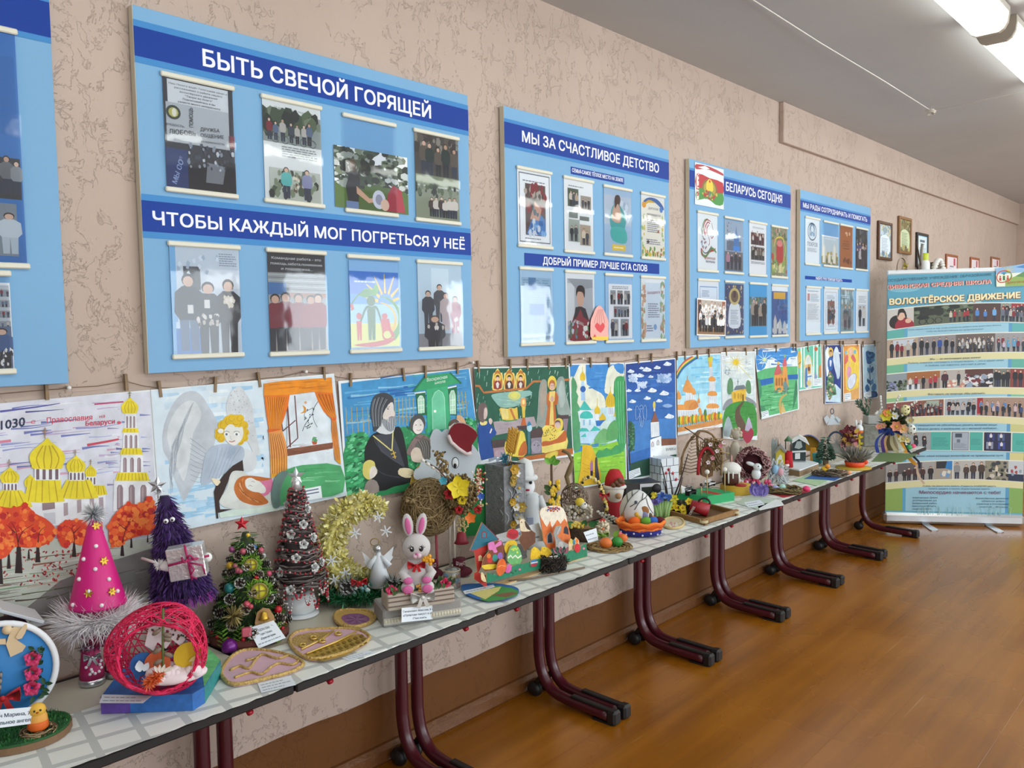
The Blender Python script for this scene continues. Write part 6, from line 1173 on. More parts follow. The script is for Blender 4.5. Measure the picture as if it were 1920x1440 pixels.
def p13_(a):
    a.g('1668 165 1810 158 1832 745 1680 765','a3bfd0');washes(a,20,(1680,180,1800,700),80,30,('b5ccd8','8fb0c8','c3d6de'),3);B1_,B2_,B3_ = '2f5a86','4a7ca8','1f3f68'
    for x,y,r,c in ((1745,290,52,B2_),(1725,260,30,B1_),(1770,270,30,B1_),(1745,310,36,B3_),(1745,275,22,B2_),(1740,340,34,B1_),(1775,330,22,B2_),(1745,255,14,B3_)): a.g([(x+r*(1+.12*cos(3*t))*cos(t),y+r*1.1*sin(t)) for t in (k*.4 for k in range(16))],c)
    a.st('1748 390 1745 480 1750 620',9,B3_,3);[a.g(p,c,2) for p,c in (('1745 430 1720 410 1715 450 1740 480',B2_),('1752 430 1780 400 1790 440 1760 480',B1_),('1745 560 1715 540 1718 580 1742 600',B1_),('1752 570 1780 540 1785 590 1755 610',B2_),('1690 640 1720 600 1745 660 1710 690',B1_),('1760 660 1790 590 1820 620 1800 680',B2_),('1690 740 1720 690 1800 680 1828 700 1828 745 1720 758',B3_),('1740 720 1780 690 1815 720 1780 745',B1_))];slip(a,'1680 700 1760 682 1765 742 1685 762',3)
painting('narrow grey-blue painting of a single rose',F8,'1660 158 1812 150 1838 750 1676 772',-.011,p13_)
# ---------------------------------------------------------------- string, clothespins and push pins
CP = [('red tree and golden dome',[(87,733),(236,717)]),('sleeping child and angel',[(299,729.5),(403,721),(485,712),(607,701)]),('bearded priest',[(657,712),(756,702),(797,697),(857,690)]),
      ('dark green room',[(896,687),(956,684),(988,683),(1028,682),(1060,681)]),('turquoise church',[(1069,677),(1107,679.5),(1141,679)]),('deep blue sky',[(1196,673.5),(1221,671)]),('rainbow',[(1269,667),(1284,667),(1307,664.5),(1329,662)]),
      ('yellow church on a hill',[(1361,659.5),(1398,659)]),('river meadow',[(1419,658.5),(1455,654),(1487,651),(1492,651)]),('turquoise arch',[(1514,648.5),(1536,644),(1549,644.5)]),('dark blue angel',[(1574.5,645)]),('orange and yellow oval',[(1581,645),(1607,644)]),('grey-blue rose',[(1618,645.5),(1640,644)])]
WOOD = mat('8a7458',.75,0,.15,60)
pin0 = thing('clothespin','','clothespin',(0,0,0))
for s,y in ((-1,-.0035),(1,.0035)):
    MB(WOOD).cut([(-.0042,-.024),(.0042,-.024),(.0042,.024),(-.0042,.024)],.0042,None,y-.0021).out('prong',pin0)
MB(mat('9a9a98',.35,.9)).tube([(-.0048,-.007,.004),(.0048,-.007,.004),(.0048,.007,.004),(-.0048,.007,.004)],.0008,None,5,True).out('spring',pin0)
ordn = {1: ['only'],2: ['left','right'],3: ['left','middle','right'],4: ['leftmost','second','third','rightmost'],5: ['leftmost','second','third','fourth','rightmost']}
line = [];first = True;R = random.Random(9)
for nme,ps in CP:
    for k,(x,y) in enumerate(ps):
        p = wall_at(x,y,-.0122);line.append(V((p.x,-.0122,p.z+.003)))
        l = '%s wooden clothespin holding the %s painting' % (ordn[len(ps)][k],nme)
        o = pin0 if first else dup(pin0,(0,0,0));first = False
        o.location = (p.x,-.0122,p.z);o.rotation_euler = (0,R.uniform(-.12,.12),0);tag(o,l,'clothespin','wooden clothespins on the string')
pp = [wall_at(*q,-.012) for q in ((127,727),(571,697),(884,680),(1375.5,654.5),(1090,672.5))]
for p,l in zip(pp,('white push pin under the nearest blue board','white push pin above the orange curtains painting','white push pin between priest and dark green paintings','white push pin above the yellow church painting','push pin above the turquoise church painting')):
    t = thing('push_pin',l,'push pin',(p.x,-.0005,p.z),0,'push pins holding the string')
    R9 = MX.Rotation(pi/2,4,'X');MB(mat('dfe0dc',.35)).lathe([(.0001,-.008),(.005,-.008),(.003,.0),(.0035,.006),(.0058,.009),(.0052,.012),(0,.0125)],None,12,(0,-.012,0),R9).out('pin_head',t);MB(ALU).tube([(0,.0,0),(0,-.006,0)],.0008,None,5).out('pin_needle',t)
    line.append(V((p.x,-.0122,p.z)))
line = [V((-.1,-.0122,1.445))]+sorted(line,key=lambda v: v.x)+[wall_at(1652,640,-.0122)]
q = []
for a,b in zip(line,line[1:]):
    q += [a,(a+b)/2-V((0,0,min(.006,(b-a).length*.03)))]
m = MB(mat('7a6450',.8)).tube(q+[line[-1]],.0013,None,5)
tag(m.out('string',None,(3.5,-.0122,1.45)),'thin brown string the paintings hang from','string')
# ================================================================ CRAFTS ON THE DESKS
class G_: pass
G = G_()
def T(name,label,cat,px,py,k=1.0,y=None,group=None,dz=0):
    """start a craft: its base stands on the desk where the photo shows it; X, Z then turn picture measures into its own"""
    if y is None: p = top_at(px,py,TH+dz)
    else:
        p = wall_at(px,py,y)
        for _ in range(3):
            d = V((p.x,y,TH+dz))-CAM;py0 = 720-FPX*d.dot(UP)/d.dot(FW);p = wall_at(px,py0,y)
    z = TH+dz+(0 if dz else .0021 if p.y < -.27 else .0004);p = V((p.x,p.y,z));d = p-CAM
    G.u = d.dot(FW)/FPX;G.px = 960+FPX*d.dot(RT)/d.dot(FW);G.py = 720-FPX*d.dot(UP)/d.dot(FW)
    G.cp = hypot(d.x,d.y)/d.length
    G.loc = p;G.t = thing(name,label,cat,p,face(p.x,p.y,k),group)
    return G.t
class PB(MB):
    def __init__(s,*m):
        super().__init__(*m);s.T = MX.Diagonal((G.u,G.u,G.u,1))
    def o(s,name,par=None):
        if not par or par.parent: s.v = [(a,b,max(c,0)) for a,b,c in s.v]
        return s.out(name,par or G.t)
X = lambda x: x-G.px
Z = lambda y: (G.py-y)/G.cp
def XZ(s,k=0):
    p = [(X(a),Z(b)) for a,b in xy(s)]
    return sm(p,k) if k else p
def rad(R,z0=-1,z1=1):
    a = R.uniform(0,2*pi);z = R.uniform(z0,z1);r = math.sqrt(max(0,1-z*z));return V((r*cos(a),r*sin(a),z))
def tinsel(m,path,n,L,w,mats,seed=1,spread=1,flat=0,fy=1):
    R = random.Random(seed);path = [V(p) for p in path]
    for i in range(n):
        t = R.uniform(0,len(path)-1.001);k = int(t);p = path[k].lerp(path[k+1],t-k);d = rad(R)
        if flat: d.z *= flat
        m.blade(p,d,L*R.uniform(.6,1.1)*(1-(1-fy)*abs(d.y)),w,R.choice(mats),rad(R))
def cone_needles(m,h0,h1,r0,r1,n,L,w,mats,seed=1,ax=(0,0),droop=.5):
    """needles covering a cone from height h0 (radius r0) to h1 (radius r1), tip shifted by ax"""
    R = random.Random(seed)
    for i in range(n):
        t = 1-math.sqrt(R.random());a = R.uniform(0,2*pi);r = r0+(r1-r0)*t;c = V((ax[0]*t,ax[1]*t,h0+(h1-h0)*t))
        o = V((cos(a),sin(a),0));d = o*R.uniform(.5,1.2)+V((R.uniform(-.4,.4),R.uniform(-.4,.4),-droop*R.uniform(.4,1.3)))
        m.blade(c+o*r*R.uniform(.8,1),d,L*R.uniform(.7,1.1),w,R.choice(mats),rad(R))
def pinecone(m,c,r,d=(0,-1,0),dark='2a211c',tip='cfcfc8',seed=1):
    R = random.Random(seed);d = V(d).normalized();x = d.orthogonal().normalized();y = d.cross(x);c = V(c)
    m.sph(c,r*.55,dark,8)
    for q,(n,f,up) in enumerate(((9,1,.1),(8,.95,.5),(6,.7,.95),(4,.35,1.3))):
        for k in range(n):
            a = 2*pi*(k+.5*(q % 2))/n;e = x*cos(a)+y*sin(a);p = c+d*r*up*.5+e*r*.35*f;v = (e+d*up*.7).normalized()
            m.leaf(p,v,r*.65,r*.5,dark,d);m.leaf(p+v*r*.42+d*r*.04,v,r*.26,r*.36,tip,d)
def flower(m,c,r,col,mid='d8c83a',n=5,nrm=(0,-1,0),cup=.35,wd=.8):
    nv = V(nrm).normalized();x = nv.orthogonal().normalized();y = nv.cross(x);c = V(c)
    for k in range(n):
        a = 2*pi*k/n+.3;e = x*cos(a)+y*sin(a);m.leaf(c,e+nv*cup,r,r*wd,col,nv)
    if mid: m.sph(c+nv*r*.18,r*.24,mid,8)
def rose(m,c,r,col,nrm=(0,-1,.3),dk=None):
    nv = V(nrm).normalized();x = nv.orthogonal().normalized();y = nv.cross(x);c = V(c)
    for q,(n,f,up) in enumerate(((5,1,.25),(4,.75,.7),(3,.5,1.4),(2,.35,2.4))):
        for k in range(n):
            a = 2*pi*k/n+q*.7;e = x*cos(a)+y*sin(a);m.leaf(c+e*r*.12-nv*r*.2,e+nv*up,r*(.95-.1*q),r*.95,col if (q+k) % 2 or not dk else dk,-e+nv*.3,-.2)
def bow(m,c,w,col,tail=1,nrm=(0,-1,0)):
    c = V(c)
    for s in (-1,1):
        pts = [(0,0),(.25,.16),(.48,.26),(.5,0),(.46,-.22),(.22,-.12)]
        vs = [c+V((s*a*w,-w*.02,b*w)) for a,b in pts]+[c+V((s*a*w*.96,-w*(.14 if 0 < i < 5 else .06),b*w*.75)) for i,(a,b) in enumerate(pts)]
        n = 6;m.add(vs,[tuple(range(n)),tuple(range(2*n-1,n-1,-1))]+[(i,(i+1) % n,(i+1) % n+n,i+n) for i in range(n)],col,True)
        if tail: m.ribbon([c+V((s*w*.04,-w*.08,0)),c+V((s*w*.14,-w*.1,-w*.25)),c+V((s*w*.26*tail,-w*.06,-w*.5*tail))],w*.16,col,(1,0,s*.3))
    m.sph(c+V((0,-w*.08,0)),(w*.09,w*.07,w*.1),col,8)
def nest(m,rx,ry,h,n,w,mats,seed=1,z=0,wob=.35,c=(0,0)):
    R = random.Random(seed)
    for i in range(n):
        a = R.uniform(0,2*pi);s = R.uniform(.5,1.5);e = R.uniform(.75,1.12);zz = z+R.uniform(0,h);pts = []
        for k in range(6):
            t = a+s*k/5;pts.append((c[0]+rx*e*cos(t),c[1]+ry*e*sin(t),zz+h*wob*sin(k*1.3+i)*R.uniform(.2,1)))
        m.tube(pts,w,R.choice(mats),4)
def star(m,c,r,col,th=None,rot=0):
    th = th or r*.35;p = [(c[0]+r*(1 if k % 2 == 0 else .45)*sin(k*pi/5+rot),c[2]+r*(1 if k % 2 == 0 else .45)*cos(k*pi/5+rot)) for k in range(10)]
    vs = [(a,c[1],b) for a,b in p]+[(c[0],c[1]-th,c[2]),(c[0],c[1]+th,c[2])]
    m.add(vs,[(i,(i+1) % 10,10) for i in range(10)]+[((i+1) % 10,i,11) for i in range(10)],col)
def card(label,corners,lines,ink='3a4658',y=None,z=None,pl=None):
    """small white paper label: corners in the picture, lying on a level z or standing at depth y"""
    f = (lambda a,b: hit(a,b,pl[0],V(pl[1]))) if pl else (lambda a,b: wall_at(a,b,y)) if y is not None else (lambda a,b: top_at(a,b,z))
    p = xy(corners);W_ = [f(*q) for q in p];c = sum(W_,V())/4;n = (W_[1]-W_[0]).cross(W_[3]-W_[0]).normalized()
    if n.dot(CAM-c) < 0: n = -n
    def g(u,v): return W_[3].lerp(W_[2],u).lerp(W_[0].lerp(W_[1],u),v)-c
    A = Art(g,n,1,dl=.00003,lift=.0001);A.bx = (0,0,1,1)
    q = [g(0,0),g(1,0),g(1,1),g(0,1)];A.m.add(q+[v-n*.0004 for v in q],[(0,1,2,3),(7,6,5,4),(0,4,5,1),(1,5,6,2),(2,6,7,3),(3,7,4,0)],mat('dfe7ee',.6))
    k = len(lines)
    for i,s in enumerate(lines):
        v = .86-(i+.75)*.8/k
        if s: w_ = min(.92,len(s)*.034*(1.6 if k < 4 else 1));A.t(s,(.5-w_/2,v),(.5+w_/2,v),.42/k,ink,.012)
        else: A.lines(.06,v,.94,v+.4/k,1,'8f9aa8',.5,i)
    o = A.out('label_card');o.location = c;tag(o,label,'label card','white paper labels among the crafts');return o
GOLD,SILV = mat('c9a440',.35,.8),mat('c5c8cc',.28,.85)
# ---- blue disc with angel and roses on a grassy wooden base, at the left edge
T('disc_craft','round blue disc with wooden angel and roses on a grassy base','craft',42,1384)
R = random.Random(2);ol = [(84*(1+.04*sin(3*a))*cos(a),74*(1+.05*cos(2*a))*sin(a)) for a in (k*.26 for k in range(24))]
PB('7a5c40').slab(ol,0,13).o('wooden_base');m = PB('1f5a2a','2f7a34','17481f')
m.slab([(a*.97,b*.97) for a,b in ol],13,17,'1f5a2a')
for k in range(900):
    a = R.uniform(0,6.3);r = 80*math.sqrt(R.random());m.blade((r*cos(a),r*.88*sin(a),16),(R.uniform(-.6,.6),R.uniform(-.6,.6),1),R.uniform(5,10),2,R.choice(m.mats),rad(R))
m.o('grass');RX = MX.Rotation(pi/2,4,'X');dc = (-30,34,120)
PB('2f7fc0').lathe([(0,-4),(92,-4),(92,3),(0,3)],None,48,dc,RX).o('blue_disc')
PB(mat('e6eaee',.7)).tube([(dc[0]+93*cos(a),dc[1]-3,dc[2]+93*sin(a)) for a in (k*.13 for k in range(49))],6,None,8,True).o('white_rim')
m = PB(mat('d8c09a',.7));m.cut(XZ('28 1238 24 1222 34 1196 44 1192 52 1200 50 1212 42 1218 56 1232 50 1240 30 1246'),3,None,27);m.sph((X(27),27,Z(1197)),9,None,10);m.cut(XZ('40 1212 56 1192 60 1198 50 1216',2),3,None,24);m.cut(XZ('24 1212 6 1210 2 1218 24 1222'),3,None,26);m.o('angel_figure')
m = PB('c0305a','8a2048','1f4a2a')
for q,(a,b) in enumerate(((68,1246),(67,1272),(64,1298))): rose(m,(X(a)-2,18,Z(b)-8),15,'c0305a',(0,-1,.2),'d8407a')
for q in range(26): m.leaf((X(80)+R.uniform(-18,6),24,Z(R.uniform(1235,1325))),(R.uniform(-1,1),-.4,R.uniform(-1,1)),15,8,'1f4a2a')
m.o('roses');m = PB('5a4434','8f8a84')
for a,h in ((-2,1262),(8,1275),(14,1268),(4,1285)):
    p = [(X(a*.5),26,Z(1322)),(X(a),24,Z(h))];m.tube(p,1.5,None,5);[m.sph(V(p[0]).lerp(V(p[1]),t),(3,3,5),'8f8a84',7) for t in (.5,.7,.9)]
m.o('willow_twigs');m = PB('b01a24');bow(m,(X(14),18,Z(1312)),60,'b01a24');m.o('red_bow');m = PB('c94a74');m.cut(XZ('0 1186 10 1182 11 1196 8 1198 6 1190 4 1200 0 1198'),3,None,26);m.o('candle')
m = PB('8a7458','6a5238');nest(m,28,24,8,60,1.3,['8a7458','6a5238','a58f6a'],4,16,.3,(26,-36));m.o('straw_nest');m = PB('d8a04a');m.sph((26,-36,44),(17,13,24),'dba24a',14,None,.15);m.sph((26,-40,62),(15,11,13),'e0b040',12);m.lathe([(12,22),(18,28),(17.5,38),(17,40)],'d8641e',14,(26,-36,0));[m.sph((26+s*5,-51,64),2,'2a2420',6) for s in (-1,1)];m.lathe([(2.5,0),(0,6)],'d8641e',8,(26,-50,60),MX.Rotation(pi/2,4,'X'));m.o('chick')
card('white label leaning on the grassy base of the blue disc craft','-40 1334 66 1325 66 1356 -40 1370',['…ович Марина, 7','«Пасхальное ангел»'],y=G.loc.y-.058)
# ---- purple little house with silver roof behind it
T('bird_house','purple cardboard house with a silver roof behind the blue disc','craft',0,1270,.55,-.13)
PB(mat('5a1a48',.7)).box((0,0,86),(96,70,172),None,2).o('house_body');R = random.Random(1)
m = PB(mat('c6cace',.5,.25))
for s in (-1,1): m.box((s*34,0,188),(90,92,6),None,1,MX.Rotation(s*.5,4,'Y'))
m.o('roof');m = PB(mat('5a9ac8',.3,.4));[m.sph((-60+q*6,-44-6*sin(q*.3),130+10*sin(q*.26)),4,None,8) for q in range(22)];m.o('bead_garland')
# ---- pink gnome in a cone hat with a white tinsel ring
T('pink_gnome','pink spotted cone-hat gnome with white tinsel ring standing on boots','gnome craft',191,1278)
for s,(x,y) in ((0,(-16,0)),(1,(27,22))):
    m = PB(mat('a81a5c',.5));m.lathe([(22,0),(23,3),(22.5,12)],SILV,18,(x,y,0));m.lathe([(22,12),(20,30),(17,55),(15,72)],None,18,(x,y,0));R = random.Random(s)
    for q in range(9): a = R.uniform(-2.6,-.5);z = R.uniform(18,45);m.sph((x+21*cos(a),y+21*sin(a),z),3,'e8e0e4',7)
    m.o('boot');b = [c for c in kids(G.t)][-1];m = PB(SILV);bow(m,(x+2,y-19,56),30,SILV);m.o('ribbon',b)
    m = PB('c0b8bc');tinsel(m,[(x+16*cos(a),y+16*sin(a),70) for a in (q*.6 for q in range(11))],160,12,1.4,[SILV,mat('6a5a60',.4,.5)],s);m.o('boot_tinsel',b)
PB(mat('8a1a4a',.6)).lathe([(15,70),(34,90),(42,150)],None,18).o('body')
m = PB(mat('e6dfe2',.4));tinsel(m,[(46*cos(a),30*sin(a)-6,122+5*sin(3*a)) for a in (q*.26 for q in range(25))],5200,56,1.7,[mat('fffdfe',.6,tr=.5),mat('f6f2f4',.6,tr=.4),mat('f2eef0',.4)],3,1,.7,.62);m.o('tinsel_ring')
m = PB(mat('d0187c',.45));m.lathe([(50,148),(49,152),(8,310),(0,316)],None,32);m.o('cone_hat');hat = kids(G.t)[-1];R = random.Random(7)
m = PB('f0e8ec');r_ = lambda z: 49-(z-152)*.26+.6
for a,z in ((-1.5,262),(-1.62,222),(-1.0,200),(-1.45,158),(-2.6,160),(-2.5,205),(-2.4,240),(-.7,175),(-1.9,185)):
    d = V((cos(a),sin(a),.25));m.sph(d*r_(z)*1+V((0,0,z-.25*r_(z))),4,None,8)
m.o('white_spots',hat);m = PB(GOLD)
for a,z in ((-1.9,182),(-1.0,178),(-1.1,234),(-1.25,298)): flower(m,(r_(z)*cos(a)*1.03,r_(z)*sin(a)*1.03,z),9,GOLD,None,6,(cos(a),sin(a),.2),.1,.5)
m.o('gold_flowers',hat);m = PB(SILV);tinsel(m,[(0,0,316),(1,0,318)],700,25,1.8,[SILV,mat('c9ced3',.4,.3),mat('f0f2f4',.4)],5);m.o('tinsel_pompom',hat)
# ---- purple paper tree holding a silver parcel
T('purple_tree','purple fringed paper tree with goggle eyes on a metal stand','tree craft',350,1180,1,-.128)
zb = Z(1128);zt = Z(938);PB(mat('9a9da0',.3,.8)).lathe([(34,0),(34,4),(6,8),(5,zb+20)],None,20).o('metal_stand')
P_ = [mat('3f2560',.6),mat('55347c',.6),mat('2d1a48',.6),mat('4a2c70',.55)]
m = PB(*P_);m.lathe([(50,zb+6),(48,zb+14),(8,zt-4)],P_[2],24)
M_ = m.v;cone_needles(m,zb+12,zt-2,54,8,3600,18,2.6,P_,4,(0,0),1.1)
for i,p in enumerate(m.v): t = (p[2]/G.u-zb)/(zt-zb);m.v[i] = (p[0]+(X(311)-X(338))*t*G.u,p[1],p[2])
m.o('fringed_foliage');m = PB(mat('7a1a7c',.6));R = random.Random(6)
for k in range(420): a = R.uniform(0,6.3);m.blade((51*cos(a),51*sin(a),zb+16),(.25*cos(a),.25*sin(a),-1),R.uniform(16,24),2.4,mat(('7a1a7c','8f2a94','661466')[k % 3],.6),(cos(a),sin(a),0))
m.o('fringe_hem');m = PB(SILV);star(m,(X(312),0,Z(922)),17,SILV,5,.1);tinsel(m,[(X(312),0,Z(922)),(X(313),0,Z(938))],120,13,1.2,[SILV],2);m.o('star_topper')
m = PB('f0f0f0');[(m.sph((X(a),-27,Z(b)),(4.6,3.5,4.6),'eef0f0',10),m.sph((X(a)-.6,-30,Z(b)-.6),2.2,'1a1a1c',8)) for a,b in ((325,981),(336,979))];m.o('goggle_eyes')
m = PB(mat('e8e8e6',.6));m.tube([(X(282),-22,Z(1042)),(X(300),-46,Z(1044)),(X(310),-60,Z(1046))],2.6,None,7);tinsel(m,[(X(308),-58,Z(1047)),(X(318),-62,Z(1048))],160,13,1.5,[mat('f0f0f0',.6)],3);m.sph((X(332),-66,Z(1050)),(22,8,10),None,12);m.o('arm');m = PB(mat('e8e8e6',.6));m.sph((X(392),-58,Z(1044)),(9,7,9),None,10);m.tube([(X(384),-40,Z(1044)),(X(394),-60,Z(1044))],3,None,6);m.o('arm')
T('gift_parcel','silver foil gift parcel with pink ribbon held by the purple tree','gift parcel',350,1180,1,-.128)
F_ = mat('dde0e2',.25,.55,bump=.5,bs=50)
m = PB(F_);m.box((X(358),-78,Z(1042)),(62,30,58),None,1.5,MX.Rotation(-.12,4,'Y') @ MX.Rotation(-.18,4,'Z'));m.o('foil_box');m = PB(mat('a81a5c',.5))
m.tube([(X(326),-96,Z(1042)),(X(358),-100,Z(1036)),(X(394),-90,Z(1034))],2.2,None,6);m.tube([(X(354),-98,Z(1010)),(X(359),-99,Z(1038)),(X(364),-97,Z(1070))],2.2,None,6)
for s in (-1,1): m.tube([(X(358)+s*q*16*(.5),-101-3*sin(q*3),Z(1036)+10*sin(q*3)*s*.6+4) for q in (0,.3,.6,.9,1.2)],1.8,None,6)
m.tube([(X(360),-100,Z(1040)),(X(368),-102,Z(1052)),(X(362),-101,Z(1062)),(X(372),-100,Z(1068))],1.6,None,6);m.tube([(X(360),-100,Z(1040)),(X(382),-100,Z(1046)),(X(386),-98,Z(1062))],1.6,None,6);m.o('pink_ribbon')
# ---- pink string egg on a painted box
T('painted_box','flat rainbow painted box with angled front, under the pink string egg','box',300,1292,.55)
b_ = [top_at(*q)-G.loc for q in ((190,1340),(362,1334),(384,1320),(415,1268),(388,1240),(230,1285))];b_ = [(MX.Rotation(-G.t.rotation_euler.z,4,'Z') @ p)/G.u for p in b_]
PB(mat('2f6ab4',.5,0,.3,25)).slab([(p.x,p.y) for p in b_],0,30).o('box_body');bb = kids(G.t)[-1]
for i,c in ((0,'5a3f94'),(2,'2a8a8a'),(3,'58b06a')):
    a,b = b_[i],b_[(i+1) % 6];d = (b-a).normalized();n = V((d.y,-d.x,0));e = b if i else a.lerp(b,.32)
    q = [a+n*.3,e+n*.3];PB(mat(c,.5,0,.3,25)).add([q[0],q[1],q[1]+V((0,0,30)),q[0]+V((0,0,30))],[(0,1,2,3)]).o('painted_side',bb)
q = [V((p.x,p.y,30.3)) for p in (b_[3],b_[4],b_[4].lerp(b_[1],.4),b_[2])];PB(mat('6cc07a',.5,0,.3,25)).add(q,[(3,2,1,0)] if 0 else [(0,1,2,3)]).o('painted_side',bb)
card('white label on the front of the rainbow box','192 1302 285 1304 268 1318 186 1318',['',''],z=TH+.0457)
T('string_egg','open pink string egg holding paper eggs and an orange pompom','egg craft',302,1301,1,dz=.0432)
EC = V((X(303),6,87));ER = (90,62,85);tl = MX.Rotation(.5,4,'Y');PK = [mat('d8104c',.55),mat('e82a62',.5),mat('b80c40',.6)];R = random.Random(12);m = PB(*PK)
def ep(a,b): p = V((cos(b)*cos(a)*ER[0]*(1-.16*sin(b)),cos(b)*sin(a)*ER[1],sin(b)*ER[2]));return EC+tl @ p
def opn(p): q = tl.inverted() @ (p-EC);return q.y < 0 and (q.x/ER[0])**2+((q.z+8)/ER[2])**2 < .55
for k in range(230):
    n0,n1 = rad(R),rad(R);e1 = n0;e2 = n0.cross(n1).normalized();s0 = R.uniform(0,6.3);L = R.uniform(1,2.2);run = []
    for j in range(9):
        t = s0+L*j/8;v = e1*cos(t)+e2*sin(t);p = ep(atan2(v.y,v.x),math.asin(max(-1,min(1,v.z))))
        if opn(p):
            if len(run) > 1: m.tube(run,1.2,PK[k % 3],4)
            run = []
        else: run.append(p)
    if len(run) > 1: m.tube(run,1.2,PK[k % 3],4)
rim = [EC+tl @ V((.76*ER[0]*cos(a),-.62*ER[1],-8+.74*ER[2]*sin(a))) for a in (k*.16 for k in range(40))]
for k in range(7): m.tube([p+rad(R)*3 for p in rim],1.8,PK[k % 3],5,True)
m.o('pink_string_shell');m = PB(mat('e8d8dc',.9));m.sph((X(330),-4,34),(56,34,15),None,18);R = random.Random(4)
for k in range(26): m.sph((X(330)+R.uniform(-44,44),R.uniform(-30,10),34+R.uniform(4,14)),R.uniform(8,13),None,8)
m.o('cotton_bed');eg = lambda cx,cz,w,h,c,y,rot=0: [(cx+w*cos(a)*cos(rot)-h*sin(a)*sin(rot),cz+w*cos(a)*sin(rot)+h*sin(a)*cos(rot)) for a in (k*.3 for k in range(21))]
m = PB(mat('dcd0d4',.7));m.cut(XZ('278 1210 286 1182 312 1174 340 1180 362 1206 366 1218 350 1208 340 1222 326 1208 314 1222 300 1208 292 1222'),2,None,-2);R = random.Random(2)
for k in range(26): a,b = R.uniform(290,352),R.uniform(1184,1208);m.sph((X(a),-3,Z(b)),2.2,('2a2a30','a02840','3a5a40','7a4a30')[k % 4],6)
m.o('spotted_paper_egg');PB(mat('1f5a9c',.6)).cut(eg(X(273),Z(1240),22,22,0,0),2,None,-10).o('blue_paper_egg');PB(mat('c0582c',.6)).cut(eg(X(298),Z(1242),23,24,0,0),2,None,-14).o('rust_paper_egg');PB(mat('d8b41e',.6)).cut(eg(X(352),Z(1238),26,26,0,0),2,None,-10).o('yellow_paper_egg')
m = PB(mat('5a6a34',.7));m.tube([(X(306),-34,Z(1260)),(X(309),-36,Z(1200)),(X(312),-30,Z(1142))],2.2,None,7)
for z,s in ((1180,-1),(1195,1),(1212,-1),(1222,1),(1232,-1),(1188,1)): m.sph((X(308)+s*9,-36,Z(z)),(9,4,4.5),'7a6a5a',10,MX.Rotation(s*.5,4,'Y'))
m.o('willow_stem');m = PB(mat('e86a2c',.8));tinsel(m,[(X(280),-44,Z(1265)),(X(300),-46,Z(1250))],420,17,2,[mat('e8642a',.8),mat('f08850',.8),mat('d0501c',.8)],4);m.o('orange_pompom')
m = PB('e6ddd0');[m.leaf((X(302)+k,-50,Z(1246)),(k*.12,-.2,1 if k < 6 else .6),18,6) for k in range(-3,10,3)];m.leaf((X(268),-16,Z(1250)),(0,0,1),22,16,'dfe8ee');m.leaf((X(274),-16,Z(1250)),(.6,0,1),18,12,'dfe8ee');m.leaf((X(352),-16,Z(1246)),(1,0,.5),26,8,'e6d890');m.o('paper_trim')
# ---- pinecone tree with little windows
T('pinecone_tree','green pinecone Christmas tree with round windows and a red star','tree craft',468,1192)
zt = Z(998);PB(mat('5a2a24',.8)).lathe([(72,0),(73,6),(70,14),(0,15)],None,30).o('round_base');GR = [mat('2f5a24',.7),mat('4a7a2c',.6),mat('6a9a34',.6),mat('1f4420',.7)]
m = PB(*GR);m.lathe([(58,14),(6,zt-8)],'2a3a20',20);cone_needles(m,14,zt-4,62,8,2000,17,2,GR,3,(0,0),.1);m.o('green_sprigs')
m = PB('2a211c');R = random.Random(5);rr = lambda z: 66-(z-14)/(zt-14)*56
for k in range(46):
    z = 22+(zt-50)*(k/46)**1.1;a = k*2.4;r = rr(z);v = V((cos(a),sin(a),.2));pinecone(m,(r*cos(a),r*sin(a),z),13-4*k/46,v,'33271f',('d5d5ce','b8b09a')[k % 2])
m.o('pinecones');m = PB('c0202c');star(m,(X(462),0,Z(990)),14,mat('c01a2a',.4,.2),5);m.o('red_star')
for k,(a,b,w) in enumerate(((488,1100,22),(475,1056,17))):
    z = Z(b);y = -rr(z)-4;q = PB(mat('8a7a3c',.7));q.lathe([(w*.62,-2),(w*.72,4),(w*.58,6),(w*.55,0)],None,20,(X(a),y,z),RX);q.lathe([(0,1),(w*.58,1),(w*.58,3),(0,3)],'dcd83a',20,(X(a),y,z),RX);q.box((X(a),y-4,z),(2,2,w*1.1),'8a7a3c');q.box((X(a),y-4,z),(w*1.1,2,2),'8a7a3c');q.o('round_window')
    f = PB(*GR);tinsel(f,[(X(a)+w*.85*cos(t),y+2,z+w*.85*sin(t)) for t in (j*.4 for j in range(17))],260,11,2,[GR[2],mat('8ab83c',.6)],k);f.o('sprig_ring')
m = PB(mat('b08a5c',.7));y = -62;m.cut(XZ('478 1150 482 1134 492 1127 504 1130 512 1144 514 1172 480 1178'),5,None,y);m.o('wooden_door');dd = kids(G.t)[-1];m = PB('e6e6e0');[m.box((X(496),y-2,Z(1160)),(10,1,1.5),None,0,MX.Rotation(k*pi/3,4,'Y')) for k in range(3)];m.o('snowflake',dd)
m = PB(GOLD);m.lathe([(10,0),(7,4),(5.5,12),(0,15)],None,14,(X(494),y-6,Z(1144)));m.sph((X(494),y-6,Z(1146)),3,None,8);m.o('gold_bell');m = PB('c0202c')
PB(mat('6a1a78',.3,.3)).sph((X(433),-70,Z(1185)),(14,13,16),None,16).o('purple_bauble')
